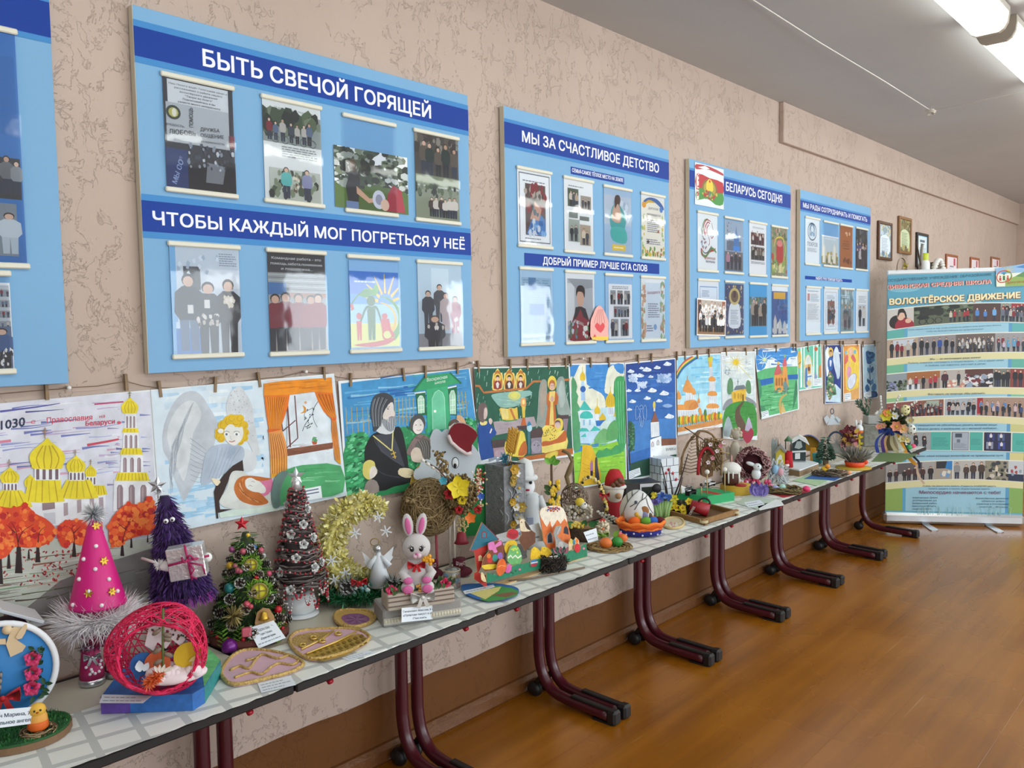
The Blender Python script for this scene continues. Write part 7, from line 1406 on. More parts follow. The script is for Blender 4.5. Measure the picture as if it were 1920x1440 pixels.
for a,b,r,c in ((520,1144,8,'c01828'),(439,1060,8,'c9a030'),(452,1065,6,'b85a6a'),(456,1066,5,'b85a6a'),(448,1058,5,'c06a78'),(484,1080,5,'c01828'),(482,1030,5,'2a6aa8'),(498,1048,5,'b8c0c4'),(465,1120,7,'b84a58'),(472,1124,5,'b84a58'),(472,1008,4,'e0c040'),(443,1032,6,'9a4a7a'),(462,1034,6,'b85a6a'),(494,1038,6,'b85a6a'),(506,1080,6,'c04a6a'),(436,1095,10,'2a7a78'),(516,1186,6,'b01828')): q = PB(mat(c,.3,.2));q.sph((X(a),-rr(Z(b))*math.sqrt(max(.1,1-(X(a)/max(rr(Z(b)),abs(X(a))+1))**2))-4,Z(b)),r,None,10);q.o('bauble' if r > 6 else 'berry')
[m.sph((66*cos(a),66*sin(a),17),4,mat('b01828',.4),7) for a in (q*.42-3 for q in range(8))];m.o('base_beads');m = PB(mat('c05a6a',.6));m.box((X(463),-70,Z(1162)),(17,12,16),None,2);m.o('small_gift');m = PB(*GR);tinsel(m,[(X(441),-62,Z(1136)),(X(443),-64,Z(1132))],120,24,3,[mat('a8985a',.6),mat('6a5a34',.6)],3);m.o('dried_flower')
for a in (422,450,480,515): q = PB(*GR);[q.blade((X(a),-62,Z(1190)+j*4),((-1)**j*.7,-.3,.6),14,4,GR[2]) for j in range(9)];q.o('fir_twig')
card('white label propped against the pinecone tree','465 1178 513 1163 536 1196 485 1216',['ПОДЕЛКА-СЕМЬЯ','Гурич Татьяна','«Пушистый терем»',''],pl=(top_at(486,1216,TH+.003),(-.38,-.8,.3)))
# ---- grey twig cone tree in a white pot
T('twig_tree','tall grey twig cone tree with red beads in a white pot','tree craft',564,1152)
PB(mat('dfe3e6',.5)).lathe([(33,0),(34,2),(33,4),(0,5)],None,32).o('white_saucer');m = PB(mat('dde2e4',.4));m.lathe([(18,4),(27,9),(30,22),(26,36),(15,43),(13,43),(0,40)],None,28);m.o('pot');zb,zt = Z(1090),Z(922)
PB(mat('6a5a50',.8)).lathe([(7,38),(7,zb+20)],None,10).o('trunk');TW = [mat(c,.8) for c in ('5a5250','6f6764','48403e','7d7472')];m = PB(*TW);m.lathe([(36,zb),(8,zt)],TW[2],20);R = random.Random(8)
for k in range(170):
    t = R.random();z = zb-4+(zt-zb)*t;r = 50-38*t;a = R.uniform(0,6.3);L = R.uniform(1.2,2.6);m.tube([((r+R.uniform(-3,3))*cos(a+L*j/6),(r+R.uniform(-3,3))*sin(a+L*j/6),z+R.uniform(-3,3)) for j in range(7)],R.uniform(1,2),TW[k % 4],4)
m.o('twig_winding');m = PB(mat('a02838',.35)); 
for k in range(250): t = k/250;z = zb+8+(zt-zb-10)*t;r = 52-39*t;a = k*.16*(1+t*.9);m.sph((r*cos(a),r*sin(a),z+6*sin(a*2)),2.3,None if k % 5 else 'c8a0a0',6)
m.o('red_bead_garland');m = PB('c02838')
for g in range(9):
    a0 = -2.9+g*.33
    for j in range(15):
        t = j/14;a = a0+.33*t+.12;d = 1-(2*t-1)**2;m.sph((51*cos(a),51*sin(a)-2,zb+6-d*(26+12*(g % 3))),2.4,(mat('a81e30',.3),mat('cfc4c4',.25,.5))[(g+j//3) % 2],6)
m.o('hanging_beads');m = PB(SILV);star(m,(0,0,Z(903)),17,mat('d5d8da',.25,.7),7);m.lathe([(11,zt-6),(7,zt+10),(3,zt+22)],mat('cfd3d5',.3,.6),12);m.o('foil_star')
for a,z in ((-2,1000),(-1.2,985),(-.6,1010),(-1.7,1040),(-.9,1060),(-.4,1055),(-2.4,1065),(-.5,960),(-2.6,1085),(-1.3,1018),(-1.9,1092),(-2.8,952)): z = Z(z);t = (z-zb)/(zt-zb);r = 54-40*t;m = PB(mat('c9ccca',.35,.3));rose(m,(r*cos(a),r*sin(a),z),9,m.mats[0],(cos(a),sin(a),.2));m.o('silver_rose')
# ---- yellow crescent moon in green tinsel with a paper angel
T('moon_craft','pale yellow fluffy crescent moon standing in green tinsel','craft',668,1128)
GT = [mat('14582f',.35,.3),mat('1f7a44',.3,.3),mat('0d3f20',.4),mat('5aa880',.25,.5)]
m = PB(*GT);tinsel(m,[(56*cos(a),44*sin(a),17) for a in (q*.26 for q in range(25))],2200,20,1.8,GT,3,1,.8);tinsel(m,[(0,-14,24),(20,0,26)],900,34,1.8,GT,4);m.o('green_tinsel');YF = [mat(c,.8) for c in ('ece6a0','e0d888','f0ecc0','d8cc70')]
ct = xy('716 962 690 955 660 962 636 985 622 1018 622 1050 640 1076 670 1092 700 1092');wd = [14,22,26,28,31,32,30,26,20];m = PB(*YF);cs = [(X(a),4,Z(b)) for a,b in ct];cs2 = sm([(p[0],p[2]) for p in cs],4,False);m.tube([(a,4,b) for a,b in cs2],[wd[min(8,i//4)]*.5 for i in range(len(cs2))],YF[1],12,False,True,.55);R = random.Random(6)
for k in range(2600):
    t = R.uniform(0,len(cs)-1.01);i = int(t);p = V(cs[i]).lerp(V(cs[i+1]),t-i);w_ = wd[i]+(wd[i+1]-wd[i])*(t-i);d = rad(R);d.y *= .6;q = p+d*w_*R.uniform(.45,.95);m.leaf(q,d+rad(R)*.7,R.uniform(9,14),6,YF[k % 4],rad(R))
m.o('yellow_crescent')
for a,b in ((713,972),(670,998),(726,998),(630,1078),(626,1044),(650,1068)):
    m = PB('dfe6ea');[m.box((X(a),-26,Z(b)),(22,1.2,2.4),None,0,MX.Rotation(k*pi/3+.3,4,'Y')) for k in range(3)];m.o('paper_snowflake')
m = PB();m = PB(*GT);pinecone(m,(X(652),-40,40),14,(0,-1,.3),'2c2a28','b8bcba');tinsel(m,[(X(650),-38,46),(X(660),-38,40)],240,26,1.6,[mat('3a3f3c',.5),mat('a9b0ae',.4)],5);m.o('frosted_sprig');m = PB(*GT);pinecone(m,(X(735),-36,36),14,(0,-1,.3),'2c2a28','b8bcba');tinsel(m,[(X(728),-34,40),(X(740),-34,36)],240,24,1.6,[mat('3a3f3c',.5),mat('a9b0ae',.4)],6);m.o('frosted_sprig');m = PB('c01a24');bow(m,(X(674),-46,Z(1080)),30,'c01a24',.5);m.o('red_bow');m = PB('1f6a4a');[m.sph((X(680)+R.uniform(-16,16),-44+R.uniform(-8,4),40+R.uniform(-10,10)),3.4,('7fb0b0','1f5a4a','c9dcd8')[k % 3],7) for k in range(18)];m.o('blue_berries')
T('paper_angel','small white paper angel with wire halo inside the crescent moon','angel craft',668,1128);m = PB(mat('dfe6ec',.6));m.lathe([(23,32),(4,Z(1038))],None,20,(X(711),-14,0));m.o('paper_gown');PB(SILV).sph((X(709),-14,Z(1031)),8,None,14).o('silver_head');m = PB('e6eaee');[m.cut(XZ(s,0),1.5,None,-10) for s in ('704 1056 681 1036 686 1052 684 1054 690 1064 702 1062','716 1050 740 1030 736 1046 738 1050 732 1058 718 1060')];m.o('wings');m = PB('d5dce2');[m.tube([(X(711)+s*4,-16,Z(1044)),(X(711)+s*20,-22,Z(1062))],[3.5,6],None,8) for s in (-1,1)];m.o('sleeves');PB(mat('a8905a',.4,.6)).tube([(X(705)+8*cos(a),-14,Z(1019)+7*sin(a)) for a in (q*.5 for q in range(13))],1,None,5,True).o('wire_halo')
# ---- flat egg pictures lying on the cloth
def flat_egg(label,pts,c,rim,deco,name='egg_picture'):
    p = xy(pts);W_ = [top_at(*q) for q in p];cc = sum(W_,V())/len(W_);cc = V((cc.x,cc.y,TH+.0022));G.u = (cc-CAM).dot(FW)/FPX;G.t = thing(name,label,'egg picture',cc)
    q = [(w_.x-cc.x,w_.y-cc.y) for w_ in W_];q = sm(q,3);MB(mat(c,.6)).slab(q,0,.006).out('card_base',G.t)
    if rim: MB(rim).tube([(a*.985,b*.985,.0065) for a,b in q],.0055,None,7,True).out('braided_rim',G.t); 
    f = lambda a,b: top_at(a,b,TH+.0084)-cc
    A = Art(f,(0,0,1),-1,dl=.0001,lift=.0002);A.cv = p if area(p) > 0 else p[::-1];deco(A);A.out('decoration',G.t);return G.t
GB = mat('cfae68',.42,.3,.3,130,bump=.9,bs=160);GL = mat('d8b860',.35,.4)
def d1(a):
    for s in ('432 1258 450 1250 466 1255 478 1240 492 1228 520 1236 540 1230','440 1272 470 1262 490 1266 508 1252 524 1245 548 1248 560 1240','460 1240 478 1236 490 1228'): a.m.tube([a.P(q)+V((0,0,.002)) for q in sm(xy(s),3,False)],.004,GB,6)
flat_egg('pink and gold egg picture with zigzag braid, nearest the desk edge','417 1276 415 1262 430 1240 452 1226 480 1223 520 1228 548 1236 568 1246 567 1254 545 1266 500 1278 455 1288 432 1288','d5b0bf',GB,d1)
def d2(a):
    a.g('543 1205 552 1192 580 1186 622 1184 600 1200 560 1214',GB);a.g('566 1228 600 1214 640 1198 672 1188 690 1197 688 1207 650 1228 610 1240 580 1238',mat('c2a24e',.35,.5))
    for i in range(9):
        for j in range(3): x = 590+i*11+j*4;y = 1224-i*3.8+j*7;a.g([(x-5,y),(x,y-3),(x+5,y),(x,y+3)],mat('8f742a',.4,.5))
    for s in ('565 1220 600 1203 626 1184','575 1228 630 1206 668 1187'): a.m.tube([a.P(q)+V((0,0,.001)) for q in xy(s)],.003,GL,6)
    for x,y in ((568,1212),(588,1198),(604,1204),(634,1190)): a.m.tube([a.P((x+6*cos(t),y+3*sin(t)))+V((0,0,.001)) for t in (k*.7 for k in range(9))],.003,GL,6)
flat_egg('pink egg picture with gold chequered lower half','542 1208 547 1196 562 1188 600 1184 640 1183 672 1186 692 1196 692 1204 676 1216 645 1230 605 1240 578 1240 555 1228','d5b0bf',GB,d2)
flat_egg('small gold-braided oval picture with a purple shell centre','627 1163 630 1153 645 1148 668 1148 690 1150 704 1158 702 1166 690 1174 668 1180 645 1178 632 1172','c2a05a',GB,lambda a: (a.g('640 1160 646 1153 670 1150 690 1156 692 1164 676 1172 656 1172','8a5a86',2),[a.st([(668,1162),(668+20*cos(t),1162+8*sin(t))],1.5,('a57a9c','74456e')[k % 2]) for k,t in enumerate(q*.5 for q in range(13))]))
flat_egg('blue, yellow and green painted egg picture by the desk edge','865 1104 868 1100 890 1098 930 1098 958 1102 972 1108 970 1116 950 1124 915 1128 890 1122 872 1114','2a62a8',None,lambda a: (a.g('865 1104 868 1100 890 1098 930 1098 958 1102 972 1108 970 1116 950 1124 915 1128 890 1122 872 1114','2f6ab0',2),a.g('930 1097 972 1100 976 1116 920 1130 900 1124','3f8f4a'),a.g('880 1112 905 1106 940 1100 935 1108 910 1124','d3cc80'),a.g('920 1116 960 1110 972 1112 950 1120','7a5a40')))
card('white label by the pink zigzag egg picture','483 1281 545 1266 555 1284 490 1299',['','',''],z=TH+.003)
card('white label beside the gold chequered egg picture','640 1233 690 1219 705 1224 652 1238',['',''],z=TH+.003)
card('long white label on the blue painted egg picture','868 1108 925 1096 928 1100 872 1114',[''],z=TH+.0105)
# ---- toy rabbit on a grey fabric box with flowers
T('fabric_box','grey fabric box with lace trim under the toy rabbit','box',785,1158,.62)
m = PB(mat('9a9894',.9,bump=.4,bs=300));m.box((0,6,17),(150,74,34),None,3);m.o('box_body');bb = kids(G.t)[-1];m = PB(mat('cfc9b4',.8));[m.sph((-70+k*5.6,-32,11),(3.2,1.4,4),None,6) for k in range(26)];m.box((0,-31.6,11),(148,1,12),'b5b2a6');m.o('lace_trim',bb);BXU = 34*G.u
card('white label in front of the rabbit box with three printed lines','753 1140 820 1134 820 1160 753 1167',['Гинанович Максим, 8 «А»','«Природа лакуст в день','Пасхи!»'],y=G.loc.y-.061)
T('flower_tray','striped fabric tray with roses and a silver bow under the rabbit','tray',785,1132,.62,dz=.0605)
m = PB(mat('b5aa9c',.9));m.box((0,4,15),(128,50,30),None,2);m.o('tray_body');bb = kids(G.t)[-1];m = PB('6a5a50');[m.box((0,-21.6,z),(127,.8,2.4)) for z in (8,17,25)];m.o('stripes',bb);m = PB(SILV);bow(m,(0,-26,20),46,mat('cfd0cc',.4,.3),.8);m.o('silver_bow')
R = random.Random(3);m = PB('2f4a2a');[m.leaf((R.uniform(-62,62),R.uniform(-20,10),29),(R.uniform(-.8,.8),R.uniform(-.8,.2),1),R.uniform(12,20),8,('2f4a2a','4a6a3a')[k % 2]) for k in range(60)];m.o('leaves')
for a,y_ in ((-54,-14),(-24,-18),(12,-20),(50,-14)): q = PB('c01f50');rose(q,(a,y_,36),11,'c01f50',(0,-1,.5),'d84070');q.o('rose')
m = PB('d8a04a');[m.sph((-8+R.uniform(-16,12),-20,34+R.uniform(-4,8)),2.6,None,6) for k in range(16)];m.o('yellow_buds')
T('toy_rabbit','grey-white toy rabbit with pink ears and red bow','toy rabbit',783,1104,1,dz=.1095);FU = mat('c6c3c2',.9,sh=.4);PI_ = mat('d26aa2',.8)
m = PB(FU);m.sph((0,0,32),(25,20,34),None,20);m.o('body');m = PB(FU);m.sph((0,-4,Z(1027)),(26,21,25),None,22);m.o('head');hd = kids(G.t)[-1]
for x,rt in ((768,-.12),(793,.2)):
    m = PB(FU);m.sph((X(x),-2,Z(987)),(10,5,22),None,14,MX.Rotation(rt,4,'Y'));m.sph((X(x),-6,Z(988)),(5.5,2.5,16),PI_,12,MX.Rotation(rt,4,'Y'));m.o('ear',hd)
for s in (-1,1): m = PB('16161a');m.sph((s*8,-22.5,Z(1026)),(4.6,3.5,5.4),None,12);m.sph((s*8-1.4,-26,Z(1023.5)),1.4,'f0f0f0',6);[m.tube([(s*(9+k*1.5),-25,Z(1026)+4.6-k*1.2),(s*(11+k*2.5),-26,Z(1026)+8-k*2)],.5,None,4) for k in range(3)];m.o('eye',hd)
m = PB(mat('dcc0cc',.8));m.sph((-3,-24,Z(1038)),(5,4,5),None,10);m.sph((4,-24,Z(1038)),(5,4,5),None,10);m.sph((0,-27,Z(1034)),(3,2.5,2.5),PI_,8);m.o('muzzle',hd)
for s in (-1,1):
    m = PB(FU);m.tube([(s*16,-6,46),(s*27,-14,34),(s*18,-22,24)],[8,9,9],None,10);m.sph((s*17,-27,24),(9,4,7),PI_,12);m.o('arm');m = PB(FU);m.sph((s*18,-18,9),(13,12,11),None,14);m.sph((s*18,-28,8),(10,3,8),PI_,12);m.o('foot')
m = PB('b8141e');bow(m,(-1,-23,Z(1055)),34,'b8141e',.7);m.o('red_bow');m = PB(mat('e0a020',.6));[m.sph((X(803)+R.uniform(-9,9),-26,Z(1043)+R.uniform(-14,10)),4,None,8) for k in range(10)];m.o('yellow_flowers')
T('sweet_jar','small glass jar with coloured sweets beside the rabbit box','jar',848,1102);m = PB(mat('d5dfe2',.1,tr=.85));m.lathe([(14,0),(16,3),(16,30),(12,36)],None,18);m.o('glass');m = PB('c95a3a');[m.sph((8*cos(k*2.4),8*sin(k*2.4),6+k*1.7),4,('c95a3a','4a8ab0','d8b03a','e0dcd0')[k % 4],7) for k in range(12)];m.o('sweets');PB(mat('b5a58a',.8)).tube([(15*cos(a),15*sin(a),33) for a in (q*.5 for q in range(13))],1.5,None,5,True).o('twine')
# ---- twine ball on sticks with dried flowers
T('twine_ball','big brown twine ball with dried flowers on sticks over maroon boots','craft',840,1062,1,-.155);TWN = [mat(c,.85) for c in ('8a7450','a08a62','75603e')];R = random.Random(4)
bc = V((X(808),0,Z(953)));m = PB(*TWN);m.sph(bc,50,TWN[2],24)
for k in range(240):
    n0,n1 = rad(R),rad(R);e2 = n0.cross(n1).normalized();s0 = R.uniform(0,6);m.tube([bc+(n0*cos(s0+j*.35)+e2*sin(s0+j*.35))*R.uniform(50.5,54) for j in range(8)],1.2,TWN[k % 3],4)
m.o('twine_shell');m = PB(*TWN);bow(m,bc+V((-28,-46,24)),26,TWN[1],.5);m.o('twine_bow')
for x,c in ((845,'cfc6bc'),(853,'cfc6bc'),(820,'b5485a')): m = PB(mat(c,.6));m.tube([(X(x),-4+(x % 3)*6,0),(X(x),-4,bc.z-(38 if x < 830 else 10))],2.4,None,8);m.o('stick')
for a,y_ in ((812,-12),(866,-6)): m = PB(mat('5a1028',.8));m.sph((X(a),y_,9),(20,12,10),None,14);m.tube([(X(a)-4,y_,8),(X(a)-5,y_,34)],[11,12],None,12);bow(m,(X(a)-2,y_-13,28),18,'c9a8ac',.5);m.o('boot')
DR = [mat(c,.9) for c in ('7d6a44','96804f','5f5034')];m = PB(*DR)
for k in range(1100): q = rad(R);p = V((X(866+q.x*34*R.uniform(.5,1)),-40+q.y*22,Z(925+q.z*38*R.uniform(.5,1))));m.sph(p,R.uniform(1.4,3.4),DR[k % 3],4)
for k in range(60): m.sph((X(824)+R.uniform(-6,14)+k*.25,-50,Z(846)-k*.9),R.uniform(1.5,3.5),DR[k % 3],5)
m.o('dried_flowers');m = PB('8a7a6a');m.tube([(X(798),-52,Z(860)),(X(826),-56,Z(876)),(X(846),-58,Z(898))],1.4,'5a4038',5);[m.sph((X(800+k*9),-55,Z(861+k*6.5)),(5,2.6,3),'e0dcd4',7,MX.Rotation(.6,4,'Y')) for k in range(5)];m.o('willow_twig')
for a,b,r,c,k in ((862,908,24,'e0cc1e',0),(846,919,8,'a8141e',1),(862,947,6,'a8141e',1),(882,962,12,'e0741e',0),(835,896,9,'3a9ab0',0),(896,948,6,'a8141e',1),(902,925,8,'2a5ab0',0),(868,930,7,'d8c020',1)): m = PB(c);(rose(m,(X(a),-64,Z(b)),r*1.3,c) if k else flower(m,(X(a),-64,Z(b)),r,c,None,5,(.1,-1,.2),.3));m.o('rose' if k else 'flower')
m = PB(GOLD);[m.sph((X(R.gauss(900,5)),-40,Z(R.uniform(880,950))),2.2,(mat('c9b27a',.5),mat('e6e2d8',.5),mat('a02028',.5))[k % 3],5) for k in range(120)];m.o('gold_spray');m = PB(GOLD);[m.sph((X(R.gauss(868,5)),-44,Z(R.uniform(966,992))),2,mat('c9b27a',.5),5) for k in range(40)];m.o('gold_spray');PB(mat('8a1a30',.5)).lathe([(14,0),(10,6),(8,18),(0,22)],None,14,(X(866),-44,Z(1010))).o('red_bell')
# ---- white paper cloud with a red hat
T('paper_cloud','white paper cloud face with curly outline wearing a red fur-edged hat','craft',846,1010,1,-.062);K_ = lambda s: ' '.join('%f %f' % (620+a/4.085,670+b/4.085) for a,b in xy(s))
PB(mat('c9d5de',.7)).cut(XZ(K_('790 1000 770 920 720 830 760 770 790 720 780 670 790 630 815 585 850 585 875 605 905 585 960 600 1040 640 1120 720 1160 790 1165 840 1130 860 1100 960 1020 1040 880 1060'),3),7,None,0).o('cloud_body')
for s in ('905 800 895 850 910 880','970 790 955 830 965 870'): pass
for a,b in ((893,850),(972,832)): m = PB('eef2f4');m.sph((X(620+a/4.085),0,Z(670+b/4.085)),(7,1.5,11),'1a1a1e',14);m.sph((X(620+a/4.085),-1.5,Z(670+b/4.085)),(5.8,1,9.6),'e6ecf0',14);m.sph((X(620+a/4.085)-.5,-2.6,Z(670+b/4.085)-5),(3,.8,4.6),'1a1a1e',10);m.o('eye')
m = PB('1a1a1e');m.tube([(X(x),-1,Z(y)) for x,y in ((830,861),(835,855),(841,853))],[1,2.4,1.4],None,6);m.o('eyebrow');m = PB(mat('7a0f1e',.9,sh=.5));p = XZ(K_('925 610 970 545 1040 540 1110 580 1145 630 1100 700 1090 755 1000 720 945 670'),2);m.cut(p,16,None,-10);m.o('red_hat');m = PB(mat('d8c8c8',.9));m.tube([(X(620+a/4.085),-12,Z(670+b/4.085)) for a,b in xy('922 622 945 675 1000 725 1060 765 1095 755')],3.5,None,8);m.o('fur_edge')
T('small_cloud','small white paper cloud in front of the priest painting','craft',800,1020,1,-.05);PB(mat('ccd8e0',.7)).cut(XZ('780 898 783 886 791 882 795 872 806 868 816 874 822 884 816 898 800 904 786 904',2),5).o('cloud_cutout');PB('b8b0a0').tube([(X(802),2,0),(X(802),2,Z(896))],1.6).o('stand')
T('green_box','green card box behind the twine ball flowers','box',893,1005,1,-.045);PB(mat('1f8a44',.6)).cut(XZ('866 920 880 878 916 877 918 1004 868 1006'),12).o('box_body')
# ---- grey vase box with gold flowers and wheat
T('grey_vase','tall grey square vase with gold and white paper flowers and wheat','vase',950,992,1,-.155);m = PB(mat('808386',.8,0,.2,40,bump=.5,bs=90));R45 = MX.Rotation(.72,4,'Z');zt = Z(874);h = 54
for s in (-1,1): m.box((s*.7*0+cos(.72)*s*(h/2-2),sin(.72)*s*(h/2-2),zt/2),(3,h,zt),None,0,R45);m.box((-sin(.72)*s*(h/2-2),cos(.72)*s*(h/2-2),zt/2),(h,3,zt),None,0,R45)
m.box((0,0,2),(h,h,4),None,0,R45);m.o('vase_body');m = PB(mat('d5d8da',.6))
R = random.Random(5)
for k in range(14): a = R.uniform(940,975);b = R.uniform(900,960);m.tube([(X(a)+6*sin(j),-h*.72+abs(X(a)+6*sin(j))*.9,Z(b+j*7)) for j in range(4)],.7,None,4)
m.o('white_cord'); 
for k,(a,b) in enumerate(((966,880),(971,888),(963,903),(974,915),(962,938),(968,948),(978,950),(968,962),(962,978),(973,970),(965,895),(970,930))): c = ('b8902a','dcdcd8','a58a3a','8f9396')[k % 4];m = PB(c);flower(m,(X(a),-h*.72+abs(X(a))*.9-3,Z(b)),9 if k % 3 else 12,mat(c,.45,.2),'c9a83a',6,(.6,-1,.1),.3);m.o('paper_flower')
for i,a in enumerate((958,964,968)):
    m = PB(mat('b8862a',.7));p0,p1 = V((2+i*3,0,zt-8)),V((X(a+6),-2,Z(812-6*i+i*i*4)));m.tube([p0,p1],1,None,5)
    for k in range(16): q = p0.lerp(p1,.45+.035*k);m.sph(q+V(((-1)**k*3.4,-1,0)),(2.4,2.2,6),'c0902e',7,MX.Rotation((-1)**k*.4,4,'Y'))
    m.o('wheat_ear')
m = PB('3a7a94');tinsel(m,[(X(948),0,Z(862)),(X(950),0,Z(868))],120,13,2,[mat('3a7a94',.7),mat('5a9ab0',.7)],3);m.o('blue_thistle')
T('snow_maiden','white crocheted doll with tall hat and red lips','doll',999,988,1,-.115);WF = mat('c6cbce',.9,sh=.3)
m = PB(WF);m.lathe([(30,0),(29,8),(17,Z(934)),(9,Z(926))],None,20);m.o('robe');PB(mat('aab4cc',.9)).box((-4,-22,30),(13,3,62),None,1,MX.Rotation(.2,4,'X')).o('front_panel');m = PB(mat('dfe2e4',.8));m.sph((X(990),0,Z(914)),(15,14,17),None,18);m.o('head');hd = kids(G.t)[-1];m = PB('16161a');[m.sph((X(a),-13,Z(b)),(3,1.6,3.6),None,8) for a,b in ((984,910),(997,905))];[m.tube([(X(a-4),-13,Z(b)),(X(a+4),-13.5,Z(b-1))],1,None,5) for a,b in ((984,904),(997,900))];m.o('eyes',hd);PB('a0143a').sph((X(990.5),-14,Z(918.5)),(5,1.5,2.2),None,8).o('lips',hd)
m = PB(mat('d3d8d8',.95,sh=.5));m.lathe([(18,Z(900)),(17,Z(885)),(13,Z(868)),(0,Z(862))],None,18,(X(986),0,0));m.tube([(X(988)+18*cos(a),16*sin(a),Z(898)) for a in (q*.5 for q in range(13))],5,None,8,True);m.o('fur_hat'); 
for s in (-1,1): m = PB(WF);m.tube([(s*14,-4,Z(932)),(s*22,-14,Z(955))],[6,7],None,10);m.o('arm')
# ---- plywood Easter town
yh = -.408;pz = TH+.0021
T('plywood_town','painted plywood Easter town with blue-roofed house, eggs and cake','craft',1003,1066,0);G.t.location = (top_at(1003,1066).x,yh,pz);O_ = G.t.location.copy()
wl = lambda s,k=0,Y=yh: (lambda p: sm(p,k) if k else p)([((q.x-O_.x),(q.z-O_.z)) for q in (wall_at(860+a/5.14,840+b/5.14,Y) for a,b in xy(s))])
def ply(name,s,c,y,k=0,deco=None):
    m = MB(mat('d8b888',.7));p = wl(s,k,yh+y);p = [(a,b if b > .03 else .001) for a,b in p];m.cut(p,.003,None,y+.0002);o = m.out(name,G.t)
    A = Art(lambda a,b: (lambda q: V((q.x-O_.x,y,q.z-O_.z)))(wall_at(860+a/5.14,840+b/5.14,yh+y)),(0,-1,0),-1,dl=.00006,lift=.00005,var=.12,sc=60)
    A.m.add([V((a,y,b)) for a,b in p],[tuple(range(len(p)))],mat(c,.6,0,.15,60));A.k = 2
    if deco: deco(A)
    A.out('painted_face',o);return o
_b = wl('270 1300 1240 1025');MB(mat('d8b888',.7)).box(((_b[0][0]+_b[1][0])/2-.012,.022,.0015),(_b[1][0]-_b[0][0]+.03,.044,.003)).out('plywood_base',G.t)
ply('house','110 988 225 715 392 880 300 960 258 1000 245 1090 190 1200 270 1230 270 1292 150 1262 150 1205 180 1190 152 1000','b02a24',.03,0,lambda a: (a.g('112 985 228 722 385 880 280 930 150 985','1f6a80'),a.g('218 870 218 815 245 800 270 815 272 865','8a2a2c'),a.g('228 862 228 820 245 812 260 820 262 860','2f7a94'),a.g('190 1090 190 1045 208 1030 225 1045 225 1088','dcc89a')))
ply('cake_house','820 900 780 620 800 580 880 555 980 560 1030 620 1060 760 1080 860 1060 930 940 1000 880 1000','d8743a',.034,0,lambda a: (a.g('782 640 800 582 880 558 980 562 1028 622 1045 720 1020 680 980 730 950 690 900 770 880 700 850 760 810 700','e6dfcc',2),a.dots(46,(840,570,970,610),(6,10),('a02a3a','3a4a8a','c98a3a','6a2a5a'),3),a.g('850 920 850 840 880 805 905 840 910 915','8a9aa0'),a.g('858 915 858 845 880 815 898 845 900 910','2a3038'),a.g('1010 820 1015 770 1035 750 1055 780 1060 835','2a3038')))
ply('fence_with_bird','590 900 580 880 610 830 590 760 590 700 620 680 650 710 700 790 740 820 740 910 640 990','6a4028',.022,0,lambda a: (a.g('588 700 620 682 650 710 700 790 650 805 600 800 592 760','e0d0b0',2),a.g('640 700 700 790 660 780 640 740','3a2a24',2),a.e(605,715,6,6,'1a1a1a',8)))
ply('rose','465 850 480 795 520 780 570 800 575 850 530 880 490 870','b81f2e',.02,2,lambda a: [a.st([(520+r*cos(t),828+r*.9*sin(t)) for t in (k*.5 for k in range(8))],5,'7a1420') for r in (12,24,36)])
ply('basket_of_eggs','225 1140 240 1060 290 1000 285 920 330 900 410 890 430 930 440 1050 380 1130 360 1170 250 1190','7a3f24',.012,0,lambda a: (a.g('285 915 340 905 350 935 400 890 415 930 360 960 375 1000 340 1010 325 980 295 985','dc7ab8',2),a.e(300,1075,26,34,'c02a2a'),a.e(350,1060,26,36,'2f8a80'),a.e(400,1040,26,34,'8a60b0'),a.e(290,1040,20,24,'e07a2a'),a.g('222 1130 360 1120 370 1150 330 1165 250 1170','e0c030',2)))
ply('yellow_rose','440 960 470 900 540 890 565 930 540 1000 470 1030','d8b41e',.016,2,lambda a: [a.st([(505+r*cos(t),945+r*sin(t)) for t in (k*.5 for k in range(9))],5,'6a5a1a') for r in (14,30)])
ply('green_egg','470 1090 480 1000 510 945 545 935 590 980 610 1060 595 1110 530 1130','6ab06a',.008,2,lambda a: (a.st('475 1060 500 1035 520 1060 545 1035 570 1060 605 1035',16,'dfe6d0'),a.dots(9,(510,960,570,1010),9,('c9d84a',),2)))
ply('chicks','690 1060 700 980 730 950 765 970 790 1000 800 950 860 960 900 1000 880 1060 770 1080 700 1080','e0b81e',.008,0,lambda a: [(a.e(x,y,22,24,'ecc82a',12),a.e(x-6,y-4,4,4,'1a1a1a',6)) for x,y in ((730,985),(828,975))])
ply('rabbit','940 1010 935 900 915 830 935 760 990 745 990 790 950 850 990 890 1060 930 1050 1000','9a9a98',.008,0,lambda a: (a.st('950 830 975 770 985 760',7,'c9c9c4'),a.e(985,940,24,40,'b5b5b0')))
ply('egg_cart','1060 920 1080 870 1110 900 1130 860 1160 890 1165 960 1060 990','d8c09a',.006,0,lambda a: [a.e(x,y,14,24,c) for x,y,c in ((1085,900,'d8c03a'),(1110,905,'3a8aa0'),(1140,895,'e07a2a'))])
ply('grass_fence','270 1300 270 1200 380 1230 440 1180 560 1120 640 1110 760 1070 900 1040 1000 990 1100 990 1230 915 1240 1025','1f7a58',0,0,lambda a: (a.dots(40,(290,1180,1200,1240),(5,14),('145a3c','3a9a70'),3,poly=xy('270 1300 270 1200 560 1120 1230 1000 1240 1025')),[a.g([(x+14*cos(t)*(.5+.5*cos(2.5*t)**2),y+14*sin(t)*(.5+.5*cos(2.5*t)**2)) for t in (k*.31 for k in range(20))],'e07aa0') for x,y in ((588,1170),(1205,968))],a.g('215 1200 240 1210 265 1290 218 1270','dcc89a',2)))
